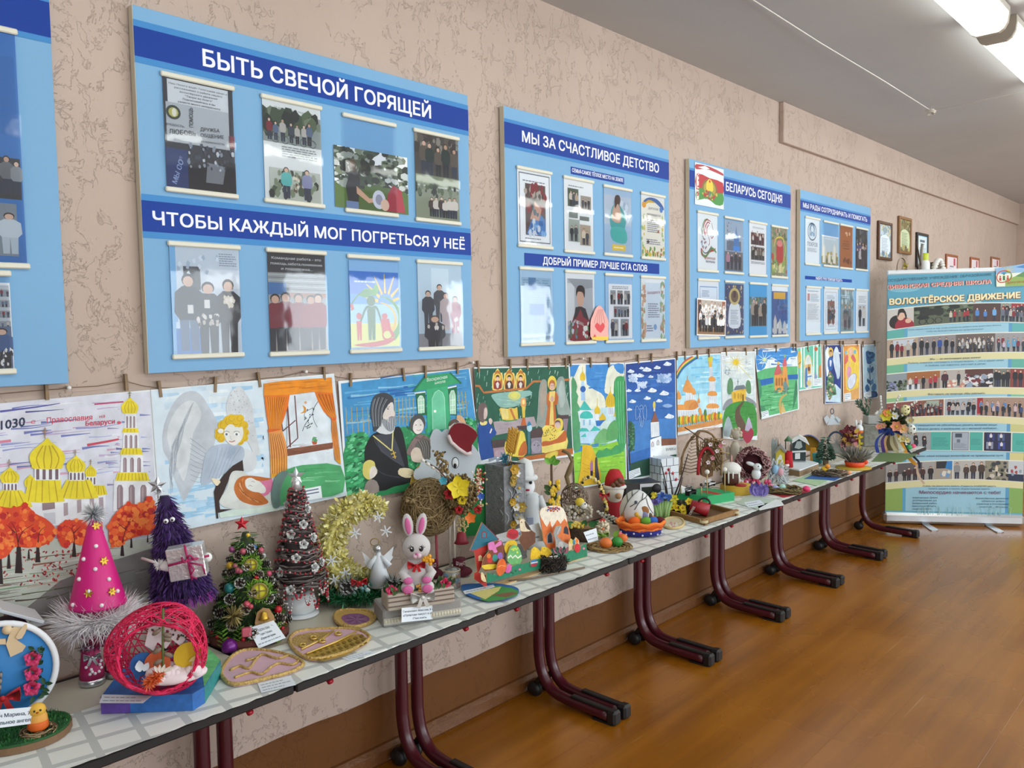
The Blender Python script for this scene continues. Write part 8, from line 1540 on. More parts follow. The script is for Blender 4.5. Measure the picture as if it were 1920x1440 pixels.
ply('orange_egg','365 1190 380 1110 415 1065 450 1090 460 1160 430 1210 395 1235','e0641e',-.004,2,lambda a: a.st('375 1150 410 1130 455 1140',8,'f09a5a'));ply('pink_egg','450 1190 465 1140 495 1115 510 1150 500 1190 470 1205','d05aa0',-.004,2);ply('red_egg','1115 970 1125 930 1150 920 1172 950 1168 990 1140 1010','c8242c',-.004,2);ply('flower_pot','690 1120 700 1080 750 1070 765 1110 740 1140 700 1145','3a7aa8',-.004,0,lambda a: (a.g('692 1122 765 1108 742 1140 702 1145','b02a3a'),a.st('695 1110 762 1098',10,'e0dcd0')))
card('blue-lettered white sheet standing behind the plywood Easter town','930 1003 1010 980 1022 1014 938 1024',['ТВОРЧЕСТВО',''],'2f6ab4',y=-.335)
# ---- dark nest with twig, tree slice, wicker plate
T('dark_nest','small dark twig nest with white eggs on the desk edge','nest',1036,1072);NB = [mat(c,.9) for c in ('2a2420','3a322c','1f1b19','4a4038')];m = PB(*NB);nest(m,24,20,26,190,.9,NB,3,4,.3);tinsel(m,[(26*cos(a),20*sin(a),18) for a in (q*.5 for q in range(13))],420,15,1.1,NB,2,1);m.o('nest_bowl'); 
for a,c in ((-2,'d8d8d4'),(7,'c9ccca')): m = PB(c);m.sph((a,-8+a*.4,26),(7,6,5.5),None,12);m.o('egg')
m = PB('2a6a5a');[m.leaf((8+k*3,4,32),(.3*k-1,-.2,1),16,8,('2a6a5a','c97a90')[k % 2]) for k in range(6)];m.o('paper_leaves')
T('dry_twig','dry grey twig lying under the dark nest','twig',1025,1083);m = PB(mat('7a6a58',.9));p = [top_at(*q,TH+.005)-G.loc for q in ((955,1090),(1000,1084),(1060,1071),(1096,1064))];p = [MX.Rotation(-G.t.rotation_euler.z,4,'Z') @ q/G.u for q in p];m.tube(p,[2.6,2.2,1.8,2],None,7);m.o('stem')
T('tree_slice','tree slice with flowers, wire egg and small yellow bird','craft',1095,1000,1,-.21);zt = Z(982)-4;m = PB(mat('4a3a2e',.9,0,.3,90,bump=.8,bs=120));m.lathe([(29,0),(31,8),(30,zt-2),(29,zt)],None,22);m.lathe([(28,zt),(0,zt+.6)],mat('9a7a50',.8,0,.2,90),22);m.o('wood_slice');R = random.Random(7)
m = PB('6a5a4a');eg = V((X(1078),2,Z(940)))
for k in range(90):
    n0,n1 = rad(R),rad(R);e2 = n0.cross(n1).normalized();s0 = R.uniform(0,6);m.tube([eg+V((v.x*27,v.y*20,v.z*33)) for v in (n0*cos(s0+j*.4)+e2*sin(s0+j*.4) for j in range(6))],.7,('5f5044','8a7a68')[k % 2],4)
m.o('twig_egg');m = PB(mat('7a6a4a',.9));m.tube([(X(a),0,Z(b)) for a,b in ((1056,848),(1068,853),(1075,868),(1070,884),(1064,896),(1070,920),(1076,975))],[3,3.4,3.4,5.5,4.5,3,3],None,8);m.o('curved_branch');m = PB(mat('d8c040',.8));m.sph((X(1088),-22,Z(938)),(9,7,8),None,12);m.sph((X(1095),-24,Z(944)),(7,6,7),'dcdcd4',10);m.sph((X(1098),-30,Z(940)),1.5,'16161a',6);m.o('yellow_bird')
m = PB('e0c03a');[m.sph((X(R.gauss(1086,10)),-24,zt+R.uniform(2,12)),3,('e0c040','e6d070')[k % 2],6) for k in range(34)];m.o('yellow_blossoms');m = PB('3a7a44');[m.leaf((X(a),-24,zt+6),(s,-.3,.5),16,12) for a,s in ((1076,-1),(1104,1),(1110,.6),(1094,.2))];m.o('green_leaves');m = PB('c9c0b8');[m.sph((X(R.uniform(1056,1110)),-18+R.uniform(-4,4),Z(R.uniform(945,968))),R.uniform(2,4),('b5ad9c','a89f86','c9c4ba')[k % 3],6) for k in range(60)];m.o('dried_petals')
T('bud_branch','upright bare branch with green leaves and yellow catkins','branch',1036,985,1,-.14);m = PB(mat('5f4a38',.9));m.tube([(X(1040),0,0),(X(1036),0,Z(930)),(X(1036),0,Z(868))],[3,2.6,2.2],None,7);m.o('stem');m = PB('6aa83a');[m.leaf((X(1036),-2,Z(872)),d,18,12,c) for d,c in (((.4,-.2,1),'6aa83a'),((-.8,-.2,.7),'7ab84a'),((.9,-.1,.3),'5a9a34'))];m.o('green_leaves');m = PB('e0b41e');[m.sph((X(1038)+R.uniform(-6,12),-5,Z(R.uniform(904,952))),(3.4,3,5),('e0b41e','e8c84a')[k % 2],7) for k in range(26)];[m.leaf((X(1034),0,Z(R.uniform(910,955))),(R.choice((-1,1)),0,.5),14,8,'3f5f2f') for k in range(10)];m.o('catkins')
T('beaded_handle','arched basket handle wrapped in yellow and black beads','basket handle',1122,960,1,-.17);m = PB('d8c060');pt = sm([(X(a),Z(b)) for a,b in xy('1085 960 1090 915 1101 897 1118 902 1130 922 1137 950 1138 962')],6,False);[m.sph((a+R.uniform(-2,2),R.uniform(-2,2),max(b,2)),3,('d8c060','d8c060','2a2420','e6d8a0')[k % 4],6) for k,(a,b) in enumerate(pt*3)];m.o('bead_wrap');m = PB('b0202c');bow(m,(X(1134),-5,Z(928)),20,'b0202c');m.o('red_ribbon')
T('red_gnome','gnome with tall red hat, wooden nose and white beard','gnome craft',1153,966,1,-.1);m = PB(mat('a01f2a',.9));m.lathe([(18,0),(20,8),(17,30),(12,42)],None,16);m.o('body');m = PB(mat('d8d4cc',.95));m.lathe([(0,Z(945)),(12,Z(940)),(17,Z(922)),(18,Z(912))],None,16,(0,-3,0));m.o('beard');m = PB(mat('b01f28',.8));m.lathe([(19,Z(911)),(17,Z(896)),(12,Z(886)),(9,Z(882)),(0,Z(881))],None,18);m.o('red_hat');ht = kids(G.t)[-1];m = PB(mat('d8d4d0',.9));m.tube([(19*cos(a),19*sin(a),Z(913)) for a in (q*.5 for q in range(13))],3.5,None,7,True);m.o('fur_brim',ht);PB(mat('b58f6a',.6)).sph((X(1160),-19,Z(927)),6,None,12).o('nose')
for a,b in ((1157,902),(1163,898),(1161,906),(1167,901),(1151,907)): m = PB(mat('6a4630',.6));m.sph((X(a),-20,Z(b)),5,None,10);m.o('nut')
T('black_box','toy black oven box with silver front and round knob','box',1201,946,.6,-.165);h = Z(904);m = PB(mat('1f1a1a',.5));m.box((0,10,h/2),(70,44,h),None,2);m.o('case');m = PB(mat('b8bcc0',.4,.4));m.box((14,-12.6,h/2),(40,1.5,h-4));m.o('silver_front');PB('16161a').lathe([(9,0),(8,4),(0,4)],None,16,(27,-13,h-12),RX).o('knob');m = PB(mat('1a2a26',.2));m.box((8,-13.4,h-20),(22,1,24));m.o('door_glass')
T('orange_basket','orange and blue crocheted basket holding wool eggs','basket',1201,1003);OR = [mat(c,.9) for c in ('e0641a','f08030','c9500e')];m = PB(*OR); 
[m.tube([((36+k*2.2)*cos(a),(27+k*1.8)*sin(a),12+k*3.4+1.5*sin(a*9+k)) for a in (q*.18 for q in range(35))],3,OR[k % 3],6,True) for k in range(5)];m.o('orange_rim');m = PB('1f2470');m.lathe([(28,0),(38,3),(40,12),(38,13),(0,6)],mat('22287a',.9),28,sq=(1,.75));[m.sph((40*cos(k*.4),30*sin(k*.4),5+3*(k % 2)),2,'c9cce0',6) for k in range(16)];m.o('blue_base')
for a,b,c in ((1212,986,'6aa83a'),(1225,984,'3a6ac0'),(1190,987,'e0641e'),(1236,981,'5a1424')): m = PB(mat(c,.95));m.sph((X(a),(G.py-b-10)*1.0-8,24),(12,10,10),None,14);m.o('wool_egg')
T('decorated_egg','large white egg with branch pattern, ducklings and small basket picture','egg',1194,975,1,-.3);m = PB(mat('d8dad8',.4));m.sph((0,0,37),(32,32,37),None,28,None,.1);m.o('egg_shell');m = PB('3a3a3a')
def on_egg(a,b,o=.4): x,z = X(a),Z(b)-37;t = max(0,1-(z/37)**2-(x/32/(1-.1*z/37))**2);return (x,-32*math.sqrt(t)-o,z+37)
for s in ('1168 960 1176 940 1188 926 1198 920','1178 938 1176 926','1186 928 1186 919','1190 950 1200 936 1212 930 1218 922','1204 934 1206 924','1182 945 1194 938','1224 960 1216 945 1212 932'): m.tube([on_egg(*p) for p in sm(xy(s),4,False)],.7,None,4)
m.o('branch_pattern');m = PB('d8a82a');[m.sph(on_egg(a,b),(r,1.2,r*1.1),c,10) for a,b,r,c in ((1196,965,6,'d8a82a'),(1194,958,4,'d8b03a'),(1215,970,5,'c99a3a'),(1170,962,5,'8a6a3a'),(1176,972,5,'7a5a30'),(1209,952,8,'a5703a'),(1208,960,7,'8a8ab0'),(1218,962,5,'6a5a40'),(1193,937,3,'4a5a6a'),(1205,967,4,'5a6a8a'))];m.o('duckling_picture')
T('black_white_twigs','black twigs with white tufts lying in front of the tree slice','twigs',1152,985);m = PB('1a1a1c'); 
for k in range(7): p0,p1 = (X(1121+k*4),8-k*2,Z(962+k*3)),(X(1150+k*6),-8-k*2,max(3,Z(968+k*3)));m.tube([p0,p1],1.8,None,6);[m.sph(V(p0).lerp(V(p1),t)+V((0,-2,1)),(3.4,2.4,2.6),'dfdfda',7) for t in (.02,.33+.03*k,.7,.97)]
m.o('twig_bundle')
T('wicker_plate','round wicker plate with straw, near the desk edge','plate',1142,1029);m = PB('8a6f44');nest(m,40,32,4,110,1.2,[mat(c,.85) for c in ('8a6f44','a88a58','6f5834')],3,1,.3);[m.tube([(r*cos(a),r*.8*sin(a),2) for a in (q*.35 for q in range(19))],2,mat('94774a',.85),5) for r in (6,14,22,30,37)];m.o('wicker_weave')
for n_,a,b,r,c in (('orange dyed egg on the wicker plate',1136,1025,12,'d8702a'),('green dyed egg on the wicker plate',1157,1022,11,'2a8a34'),('pink dyed egg at the back of the wicker plate',1159,1010,10,'d85a6a'),('red and yellow egg at the right of the wicker plate',1168,1013,9,'e0702a')): T('dyed_egg',n_,'egg',a,b+3,1,None,'dyed eggs on the wicker plate',.006);m = PB(mat(c,.5));m.sph((0,0,r*.85),(r,r*.8,r*.85),None,16);m.o('shell')
T('straw_chicken','small pale straw chicken with red comb and green bow','chicken craft',1130,1013,1,None,None,.006);m = PB('d3c8b0');m.sph((0,0,14),(13,11,14),None,12);R = random.Random(2);[m.sph(V((0,-2,26))+rad(R)*11,3,('d8ccb4','c9bca0')[k % 2],6) for k in range(60)];m.o('body');m = PB('b8302a');[m.sph((k*3-3,-3,40-abs(k-1)*2),3,None,7) for k in range(3)];m.lathe([(3,0),(0,8)],'d8702a',8,(0,-12,25),RX);m.o('comb_and_beak');m = PB('8ab84a');bow(m,(0,-12,14),24,'8ab84a',.4);[m.leaf((X(a),-6,8),(s,-.2,.8),18,10) for a,s in ((1116,-.6),(1112,-.3),(1150,.6))];m.o('green_bow')
card('white label leaning between tree slice and wicker plate','1094 998 1118 990 1122 1013 1103 1018',['',''],y=-.36)
# ---- far half of the row
C = lambda m,*a,**k: m.o(*a,**k)
T('hyacinth_bunch','bunch of blue and purple crocheted hyacinths on green stems','flowers',1242,972);R = random.Random(3);m = PB('8aae6a');[m.tube([(k*3,R.uniform(-5,5),0),(k*4,0,18),(k*5.5,0,32)],3.4,('8aae6a','7a9e5a','9aba7a')[k % 3],7) for k in range(-3,4)];C(m,'stems')
for a,b,c in ((1228,942,'8a78c0'),(1240,930,'3f6ac0'),(1252,932,'4a78c8'),(1236,936,'6a6ac0'),(1228,930,'d8c83a'),(1264,934,'d8d040')): m = PB(c);[m.leaf((X(a),-4,Z(b)),rad(R),9,5,c) for k in range(16)];C(m,'blossom')
T('wooden_tray','square wooden frame tray with tied corners, near the desk edge','tray',1316,968,0);WD = mat('8a6434',.6,0,.2,40)
q = [top_at(*c,TH+.002)-G.loc for c in ((1252,965),(1320,984),(1379,966),(1312,948))]
m = MB(WD)
for i in range(4):
    a,b = q[i],q[(i+1) % 4];d = (b-a);m.box(((a+b)/2+V((0,0,.012+.004*(i % 2))))[:],(d.length+.03,.014,.024),None,.002,MX.Rotation(atan2(d.y,d.x),4,'Z'))
m.out('frame',G.t);m = MB(mat('6a4a28',.8));m.slab([(p.x,p.y) for p in q],.0003,.002);m.out('tray_bottom',G.t)
for i in (1,2): m = MB(mat('cfc09a',.8));[m.tube([(q[i]+V((.018*cos(t),.018*sin(t),.012+k*.003)))[:] for t in (j*.5 for j in range(13))],.0016,None,5) for k in range(4)];m.out('corner_twine',G.t)
T('red_mug','red coffee cup lying on its side in the wooden tray','cup',1306,966,1,None,None,.004);m = PB(mat('9a1c24',.45));RM = MX.Rotation(1.9,4,'Y');m.lathe([(10,-16),(15,18),(13.5,18),(9,-12),(0,-12)],None,22,(4,0,14),RM);C(m,'cup_body');A = None;m = PB(mat('1a1a1c',.5));m.tube([(X(1320)+11*cos(a),-2,22+11*sin(a)) for a in (q*.35 for q in range(19))],2,None,7,True);C(m,'handle')
b = [c for c in kids(G.t)][0];A = Art(lambda a,c: V((X(a)*G.u,(-14.4+abs(X(a)+6)*.03)*G.u,Z(c)*G.u)),(0,-1,0),-1,lift=.0012);A.t('COFFEE',(1293,967),(1304,948),5,'d8c8c0',.02,0,(-4,-2));A.out('lettering',b)
T('yellow_primroses','yellow primrose flowers spilling soil in the wooden tray','flowers',1284,962,1,None,None,.004);m = PB(mat('2a1e16',.95));[m.sph((X(R.uniform(1262,1296)),R.uniform(-6,12),4+R.uniform(0,8)),R.uniform(5,9),None,6) for k in range(22)];C(m,'soil'); 
for a,b in ((1262,949),(1269,951),(1281,957),(1264,943),(1292,939),(1256,944),(1280,951)): m = PB('e0cc28');flower(m,(X(a),-9,Z(b)),8,'e0cc28','c98a1e',5,(R.uniform(-.4,.4),-1,.5),.25,.9);C(m,'blossom')
flat_egg('round woven straw doily lying behind the wooden tray','1243 984 1248 976 1262 973 1278 976 1283 984 1277 991 1262 994 1248 991','cfc0a0',mat('c9b27a',.6),lambda a: a.dots(20,(1250,978,1276,989),(1,3),('c98a90','e0d8c8'),3),'doily')
T('brick_tower','white paper castle tower with drawn bricks and red stars','tower craft',1244,922,.3,-.07);zt = Z(858);W2 = 42
m = PB(mat('d8e0e6',.6));m.box((0,0,zt/2),(W2,W2*.9,zt));C(m,'tower_body');bb = kids(G.t)[-1];m = PB('3a3f48')
for r_ in range(6):
    z = zt*r_/6;m.box((0,-W2*.452,z),(W2,.5,.8));m.box((-W2*.502,0,z),(.5,W2*.9,.8));[(m.box((-W2/2+W2*(k+.5*(r_ % 2)+.25)/2.5,-W2*.452,z+zt/12),(.8,.5,zt/6)),m.box((-W2*.502,-W2*.45+W2*.9*(k+.5*(r_ % 2)+.25)/2.5,z+zt/12),(.5,.8,zt/6))) for k in range(2)]
C(m,'brick_lines',par=bb);m = PB('b8202c');[star(m,(X(a)*1.0,-W2*.47,Z(b)),4.5,'b8202c',1) for a,b in ((1250,886),(1258,898),(1240,878),(1234,884))];C(m,'red_stars',par=bb)
T('bare_twigs','bare dark twigs standing beside the white brick tower','twigs',1262,926,1,-.16);m = PB(mat('3a302a',.9));[m.tube([(X(a),0,0),(X((a+c)/2)+2,0,Z(b)/2),(X(c),0,Z(b))],[2,1.4,.8],None,5) for a,b,c in ((1254,868,1240),(1258,852,1290),(1262,880,1254),(1262,895,1280),(1250,898,1244))];[m.sph((X(1262)+R.uniform(-22,22),R.uniform(-5,5),R.uniform(2,9)),5,mat('3a3f2c',.95),5) for k in range(24)];C(m,'twigs')
T('twig_arch','pointed twig arch cave with red door and pink blossoms','arch craft',1318,905,1,-.16);R = random.Random(9);GY = mat('8a8a84',.95,0,.3,60);m = PB(GY);[m.sph((X(R.uniform(1278,1352)),R.uniform(-18,6),R.uniform(2,14)),R.uniform(4,7),GY,6) for k in range(60)];C(m,'stone_base');TA = [mat(c,.9) for c in ('8a6f4c','75603e','a58a60')];m = PB(*TA);ap = (X(1311),6,Z(810))
for p in ('1276 892 1280 862 1292 832 1311 810','1316 892 1310 860 1308 830 1311 810','1352 892 1352 850 1342 825 1326 812 1311 810'): [m.tube([(X(a)+R.uniform(-1.5,1.5),4+k*2,Z(b)) for a,b in sm(xy(p),4,False)],2,TA[k],6) for k in range(3)]
for k in range(12): b = 884-k*6;m.tube([(X(1277+k*2.4),2,Z(b)),(X(1296),-2,Z(b+3)),(X(1314-k*.3),4,Z(b-1))],.8,TA[k % 3],4)
C(m,'twig_frame');m = PB(*TA);[m.tube([(X(R.gauss(1334,10)),R.uniform(-6,8),Z(R.uniform(822,885))) for j in range(3)],1,TA[k % 3],4) for k in range(110)];C(m,'straw_wall');m = PB(mat('7d5a40',.8));m.cut(XZ('1316 892 1317 862 1325 848 1334 862 1336 892',2),3,None,-4);C(m,'door');m = PB(mat('b01a26',.7));m.tube([(X(a),-6,Z(b)) for a,b in sm(xy('1309 890 1312 858 1322 841 1332 843 1337 852'),3,False)],3,None,7);C(m,'red_arch')
m = PB('e8dcdc');[flower(m,(X(a),-14,Z(b)),5,c,'c97a8a',5) for a,b,c in ((1332,832,'ece4e4'),(1344,844,'ece4e4'),(1336,857,'e0a0b0'),(1328,865,'ece4e4'),(1350,834,'d87a90'),(1356,828,'ece4e4'))];m.tube([(X(1285),-10,Z(802)),(X(1318),-10,Z(824)),(X(1340),-12,Z(848)),(X(1326),-12,Z(872))],1,mat('5a4638',.9),5);C(m,'blossom_branch')
# green park model
T('park_model','green card park model with red path, white globe lamps and benches','model',1318,938,0);q = [top_at(*c,TH+.047)-G.loc for c in ((1327,930),(1377,922),(1326,913),(1252,924))];q = [(p.x,p.y) for p in q];GN = mat('1f9a5c',.6)
MB(GN).slab(q,0,.045).out('green_platform',G.t);f = lambda a,b,z: top_at(a,b,G.loc.z+z)-G.loc;m = MB(mat('b83224',.7));p = [f(*c,.0455) for c in ((1343,927.4),(1354,925.7),(1326,920),(1312,921.6))];e = [f(1343,927.4,.0455),f(1354,925.7,.0455)];m.add(p+[V((a.x,a.y-.0012,a.z)) for a in e]+[V((a.x,a.y-.0012,.002)) for a in e],[(0,1,2,3),(4,6,7,5)]);m.out('red_path',G.t)
for a,b,t_,r in ((1326,927,888,'w'),(1359,923,883,'w'),(1241,920,904,'b'),(1315,928,912,'b'),(1276,926,906,'n')):
    p = f(a,b,.045);h = (b-t_)*G.u;m = MB(mat('b5a070',.6));m.tube([p,p+V((0,0,h))],.0035,None,6);m.out('lamp_post',G.t)
    if r != 'n': MB(mat('e6e2d8' if r == 'w' else '16161a',.4)).sph(p+V((0,0,h+.008)),.0125 if r == 'w' else .008,None,14).out('globe',kids(G.t)[-1])
for a,b,c in ((1296,928,'16161a'),(1332,912,'dfe2e4')):
    p = f(a,b,.045);m = MB(mat(c,.5));[m.box((p+V((0,y,z)))[:],(.07,.005,.005)) for y,z in ((0,.016),(-.01,.016),(.01,.016),(.014,.026),(.016,.034))];[m.box((p+V((x,.003,.012)))[:],(.004,.026,.024),'16161a') for x in (-.032,.032)];m.out('bench',G.t)
p = f(1278,922,.045);m = MB(mat('d8dcdc',.7));m.add([p+V(v) for v in ((-.05,-.03,.002),(.05,-.03,.002),(.05,.03,.002),(-.05,.03,.002),(0,0,.034))],[(0,1,4),(1,2,4),(2,3,4),(3,0,4),(3,2,1,0)]);m.out('white_tent',G.t)
T('easter_cake','chocolate cake with white icing drips on a yellow round stand','cake craft',1381,924);m = PB(mat('b8962a',.7));m.lathe([(29,0),(30,2),(30,15),(0,16)],None,28);C(m,'round_stand');m = PB(mat('4a2418',.7));m.lathe([(14,16),(15,30),(14.5,38),(0,39)],None,20,(-11,0,0));C(m,'cake_body');m = PB(mat('dfe0da',.6));m.sph((-10,0,45),(19,17,13),None,18);[m.tube([(-11+16*cos(a),15*sin(a),42),(-11+16*cos(a),15.5*sin(a),20+9*(k % 3))],1.6,None,6) for k,a in enumerate(j*.5 for j in range(13))];C(m,'icing');m = PB(mat('a01f2c',.5));m.sph((8,-14,17),(11,8,3),None,12);m.sph((X(1372),-2,64),(1.4,1.4,8),'d8a0a0',6);C(m,'red_decoration')
T('paper_crocus','purple paper crocus by the desk edge','flower',1423,931);m = PB('7a68b8');[m.leaf((k*1.7,(k % 2)*3-2,1),(k*.13,-.2+.3*(k % 2),1),22+3*(k % 2),12,('7a68b8','9080cc','6656a4')[k % 3]) for k in range(-4,5)];C(m,'petals')
T('pink_nest','round pink twig wreath nest beside the white rabbit figure','nest craft',1411,896,1,-.2);R = random.Random(11);PT = [mat(c,.8) for c in ('8f6468','b08a8c','6a3a40','c9a8a6')];m = PB(*PT)
for k in range(190): a = R.uniform(0,6.3);m.tube([((25+R.uniform(-8,9))*cos(a+j*.25),R.uniform(-12,12),36+(27+R.uniform(-8,8))*sin(a+j*.25)) for j in range(5)],1,PT[k % 4],4)
m.lathe([(24,0),(24,3),(0,3)],mat('5a2a34',.9),20,(0,12,34),RX);C(m,'twig_ring');m = PB('c01f50');[m.sph((R.uniform(-26,30),-14,R.uniform(1,9)),3.5,('c01f50','7a2a44','d85a80','e0d0d4')[k % 4],7) for k in range(26)];C(m,'berries')
T('white_rabbit','small white porcelain rabbit in the pink wreath nest','rabbit figure',1418,884,1,-.235,None,.03);m = PB(mat('d8e0e2',.2));m.sph((0,0,10),(9,8,11),None,14);m.sph((2,-2,24),(8,7,7),None,14);[m.sph((-10,y_,29),(9,2.4,3.4),None,10,MX.Rotation(.3,4,'Y')) for y_ in (-3,3)];C(m,'figure');PB('16161a').sph((4,-8.4,26),1.3,None,6).o('eye')
T('stone_angel','small pale stone angel figure behind the pink wreath','angel figure',1378,892,1,-.075);m = PB(mat('b0aa9c',.9));m.lathe([(13,0),(10,30),(8,Z(836)),(4,Z(828))],None,14);m.sph((2,0,Z(815)),10,None,12);[m.sph((2+8*cos(k),-3,Z(812)+7*sin(k*1.7)),4,mat('bfb6a0',.9),6) for k in range(9)];[m.sph((s*12,3,Z(850)),(5,3,14),None,8) for s in (-1,1)];C(m,'figure')
T('pink_heart','pink paper heart leaning behind the pink wreath','heart',1402,890,1,-.05);m = PB(mat('c84a64',.7));m.cut(XZ('1389 812 1394 806 1402 811 1408 803 1413 812 1409 824 1400 832',2),2);C(m,'heart');PB('b5a58a').tube([(X(1401),1,0),(X(1401),1,Z(830))],1).o('stick')
def mat_card(label,pts,c,name='card_sheet',dz=0):
    p = [top_at(*q) for q in xy(pts)];cc = sum(p,V())/len(p);cc.z = TH+.0022+dz;o = MB(mat(c,.6)).slab([(q.x-cc.x,q.y-cc.y) for q in p],0,.0016).out(name);o.location = cc;tag(o,label,'card');return o
mat_card('red card under the round grass nest with pastel eggs','1438 925 1470 934 1521 922 1490 910','a8242e');mat_card('blue card under the twig nest with the yellow chick','1508 899 1565 902 1596 888 1540 884','2a5aa0',dz=.0018);mat_card('pale blue and yellow drawing on the desk edge before the yellow round stand','1381 945 1420 956 1452 938 1400 930','b8c8b8');mat_card('pale green folded paper beside the red card','1486 902 1532 912 1562 898 1520 890','a8c8a0');mat_card('white printed sheet overhanging the desk edge','1424 958 1470 948 1464 940 1420 948','dfe4e4')
card('oval-bordered white label on the pale blue drawing','1395 942 1425 937 1434 946 1404 952',['',''],z=TH+.0042)
def eggs(lst,kind,h):
    for l,a,b,r,c in lst: T('painted_egg',l,'egg',a,b,1,None,kind,h);PB(mat(c,.5)).sph((0,0,r*.8),(r,r*.85,r*.8),None,12).o('shell')
T('grass_nest','round grass nest on the red card','nest',1470,924,1,None,None,.004);m = PB('6a5a3a');nest(m,30,22,9,130,.9,[mat(c,.9) for c in ('6a5a3a','8a7a50','4f4428')],4,1,.3);C(m,'grass_ring')
eggs([('pink egg at the left of the grass nest',1445,917,6,'d87aa0'),('lilac egg in the middle of the grass nest',1454,921,7,'a0a8d8'),('mint egg beside the lilac egg',1467,919,7,'a8d8c8'),('purple egg at the back of the grass nest',1481,919,5,'8a6aa0'),('hot pink egg lying on the red card corner',1512,922,7,'e0407a')],'eggs around the grass nest',.009)
T('wire_egg_tree','white wire ornament tree holding blue and pink eggs','craft',1457,906);m = PB(mat('c3ccce',.5));R = random.Random(2);[m.tube([(R.uniform(-20,20),R.uniform(-10,8),1),(R.uniform(-16,16),R.uniform(-8,8),20),(12*cos(k*.7),R.uniform(-4,4),34+14*sin(k*.7))],1,None,4) for k in range(36)];[m.leaf((X(1471),-6,4+k*3),((-1)**k,-.3,.8),10,5) for k in range(10)];C(m,'white_wires');m = PB('8ab8d8');m.sph((-3,-5,26),(7,6,9),None,12);m.sph((6,-6,22),(6,5,8),'d0a0a8',12);C(m,'hung_eggs')
T('winter_base','snow covered cardboard base of the winter village','base',1502,884,0);q = [top_at(*c)-G.loc for c in ((1474,889),(1499,894),(1535,880),(1505,872),(1462,876))];q = [(p.x,p.y) for p in q];MB(mat('8a7458',.8)).slab(q,0,.034).out('cardboard',G.t);m = MB(mat('d5dee4',.9,bump=.4,bs=40));m.slab([(a*.99,b*.99) for a,b in q],.034,.041);m.out('snow',G.t)
def hs(n,l,cat,a,b,y,parts):
    T(n,l,cat,a,b,1,y,None,.0412)
    for nm_,s,c,y_,th in parts: m = PB(mat(c,.7));m.cut(XZ(s),th,None,y_);C(m,nm_)
hs('yellow_house','small yellow cottage with grey roof in the winter village','house craft',1462,866,-.22,(('wall','1455 870 1455 848 1463 838 1471 848 1471 870','c9b83a',0,14),('roof','1452 848 1463 833 1474 847 1471 849 1463 840 1455 850','8a8a88',-3,20),('window','1460 862 1460 855 1463 852 1466 855 1466 862','dfe2e0',-1,1.5)))
hs('frosted_tower','narrow frosted grey tower at the left of the winter village','tower craft',1452,868,-.16,(('tower','1447 870 1446 830 1449 822 1452 828 1456 821 1458 868','9aa6a8',0,10),('spire','1457 842 1458 820 1460 842','3a4246',4,3)))
hs('chalk_house','dark chalkboard house with white drawing in the winter village','house craft',1498,864,-.2,(('dark_front','1485 864 1486 830 1492 822 1502 820 1510 830 1510 864','2c3c40',0,8),('snow_roof','1480 834 1486 823 1498 816 1510 822 1516 834 1510 830 1498 823 1488 830','dfe4e4',-3,14),('drawing','1490 840 1494 828 1502 827 1504 838 1498 842','a8b4b4',-1,1),('white_sill','1485 846 1511 844 1511 847 1485 849','dfe4e4',-2,2),('picture_frame','1491 861 1491 850 1500 849 1500 860','dfe4e4',-2,1.5)))
T('red_lantern','small dark lantern with green roof and red cloth','lantern',1478,866,1,-.23,None,.0412);m = PB(mat('2a2a26',.5));[m.tube([(s*5,t*4,Z(846)),(s*5,t*4,Z(826))],1,None,5) for s in (-1,1) for t in (-1,1)];C(m,'lantern_frame');m = PB(mat('4f7a58',.6));m.lathe([(8,Z(827)),(0,Z(817))],None,8);C(m,'roof');m = PB(mat('b01a24',.9));m.lathe([(9,0),(7,Z(846))],None,12);C(m,'red_cloth');m = PB(mat('b01a24',.9));m.sph((-3,-9,5),5,'e0e0dc',8);m.sph((-3,-9,10),(5,5,5),None,8);C(m,'santa_head')
T('colour_arch','blue and yellow paper arch behind the chalkboard house','arch craft',1520,866,1,-.12);m = PB(mat('22408f',.6));ar = [(X(1516)+24*cos(a),Z(846)+30*sin(a)) for a in (q*.2 for q in range(17))];m.add([(a,y_,b) for a,b in ar for y_ in (-9,9)],[(2*i,2*i+1,2*i+3,2*i+2) for i in range(16)]);m.cut([(a,max(b,0)) for a,b in ar],2,mat('b8902a',.7),8);C(m,'arch');m = PB('c98a2a');m.box((X(1524),-6,12),(10,8,24),'d89a2a',1);C(m,'yellow_block')
T('small_fir','small potted artificial fir tree behind the snowy base','fir tree',1548,872);R = random.Random(4);FG = [mat(c,.8) for c in ('4a6a5a','5f7f6c','36523f')];m = PB(*FG);cone_needles(m,12,54,13,2,420,9,3,FG,2,(0,0),.2);C(m,'needles');PB(mat('7a6a50',.8)).lathe([(5,0),(5.5,12),(0,12)],None,12).o('pot')
T('teal_pot','teal paper pot beside the small fir tree','pot',1533,868);PB(mat('3f9a9c',.6)).lathe([(8,0),(10,18),(8.5,18),(7,2),(0,2)],None,16).o('pot_body')
T('twig_nest','flat twig nest on the blue card','nest',1555,892,1,None,None,.004);m = PB('6a5c48');nest(m,29,18,8,110,.9,[mat(c,.9) for c in ('6a5c48','857660','4a4034')],6,1,.3);C(m,'twig_ring')
T('yellow_chick','small yellow and orange chick in the twig nest','chick',1546,886,1,None,None,.012);m = PB(mat('e0b82a',.9));m.sph((0,0,6),(7,6,6),None,10);m.sph((5,-2,12),5,'e0902a',10);C(m,'body')
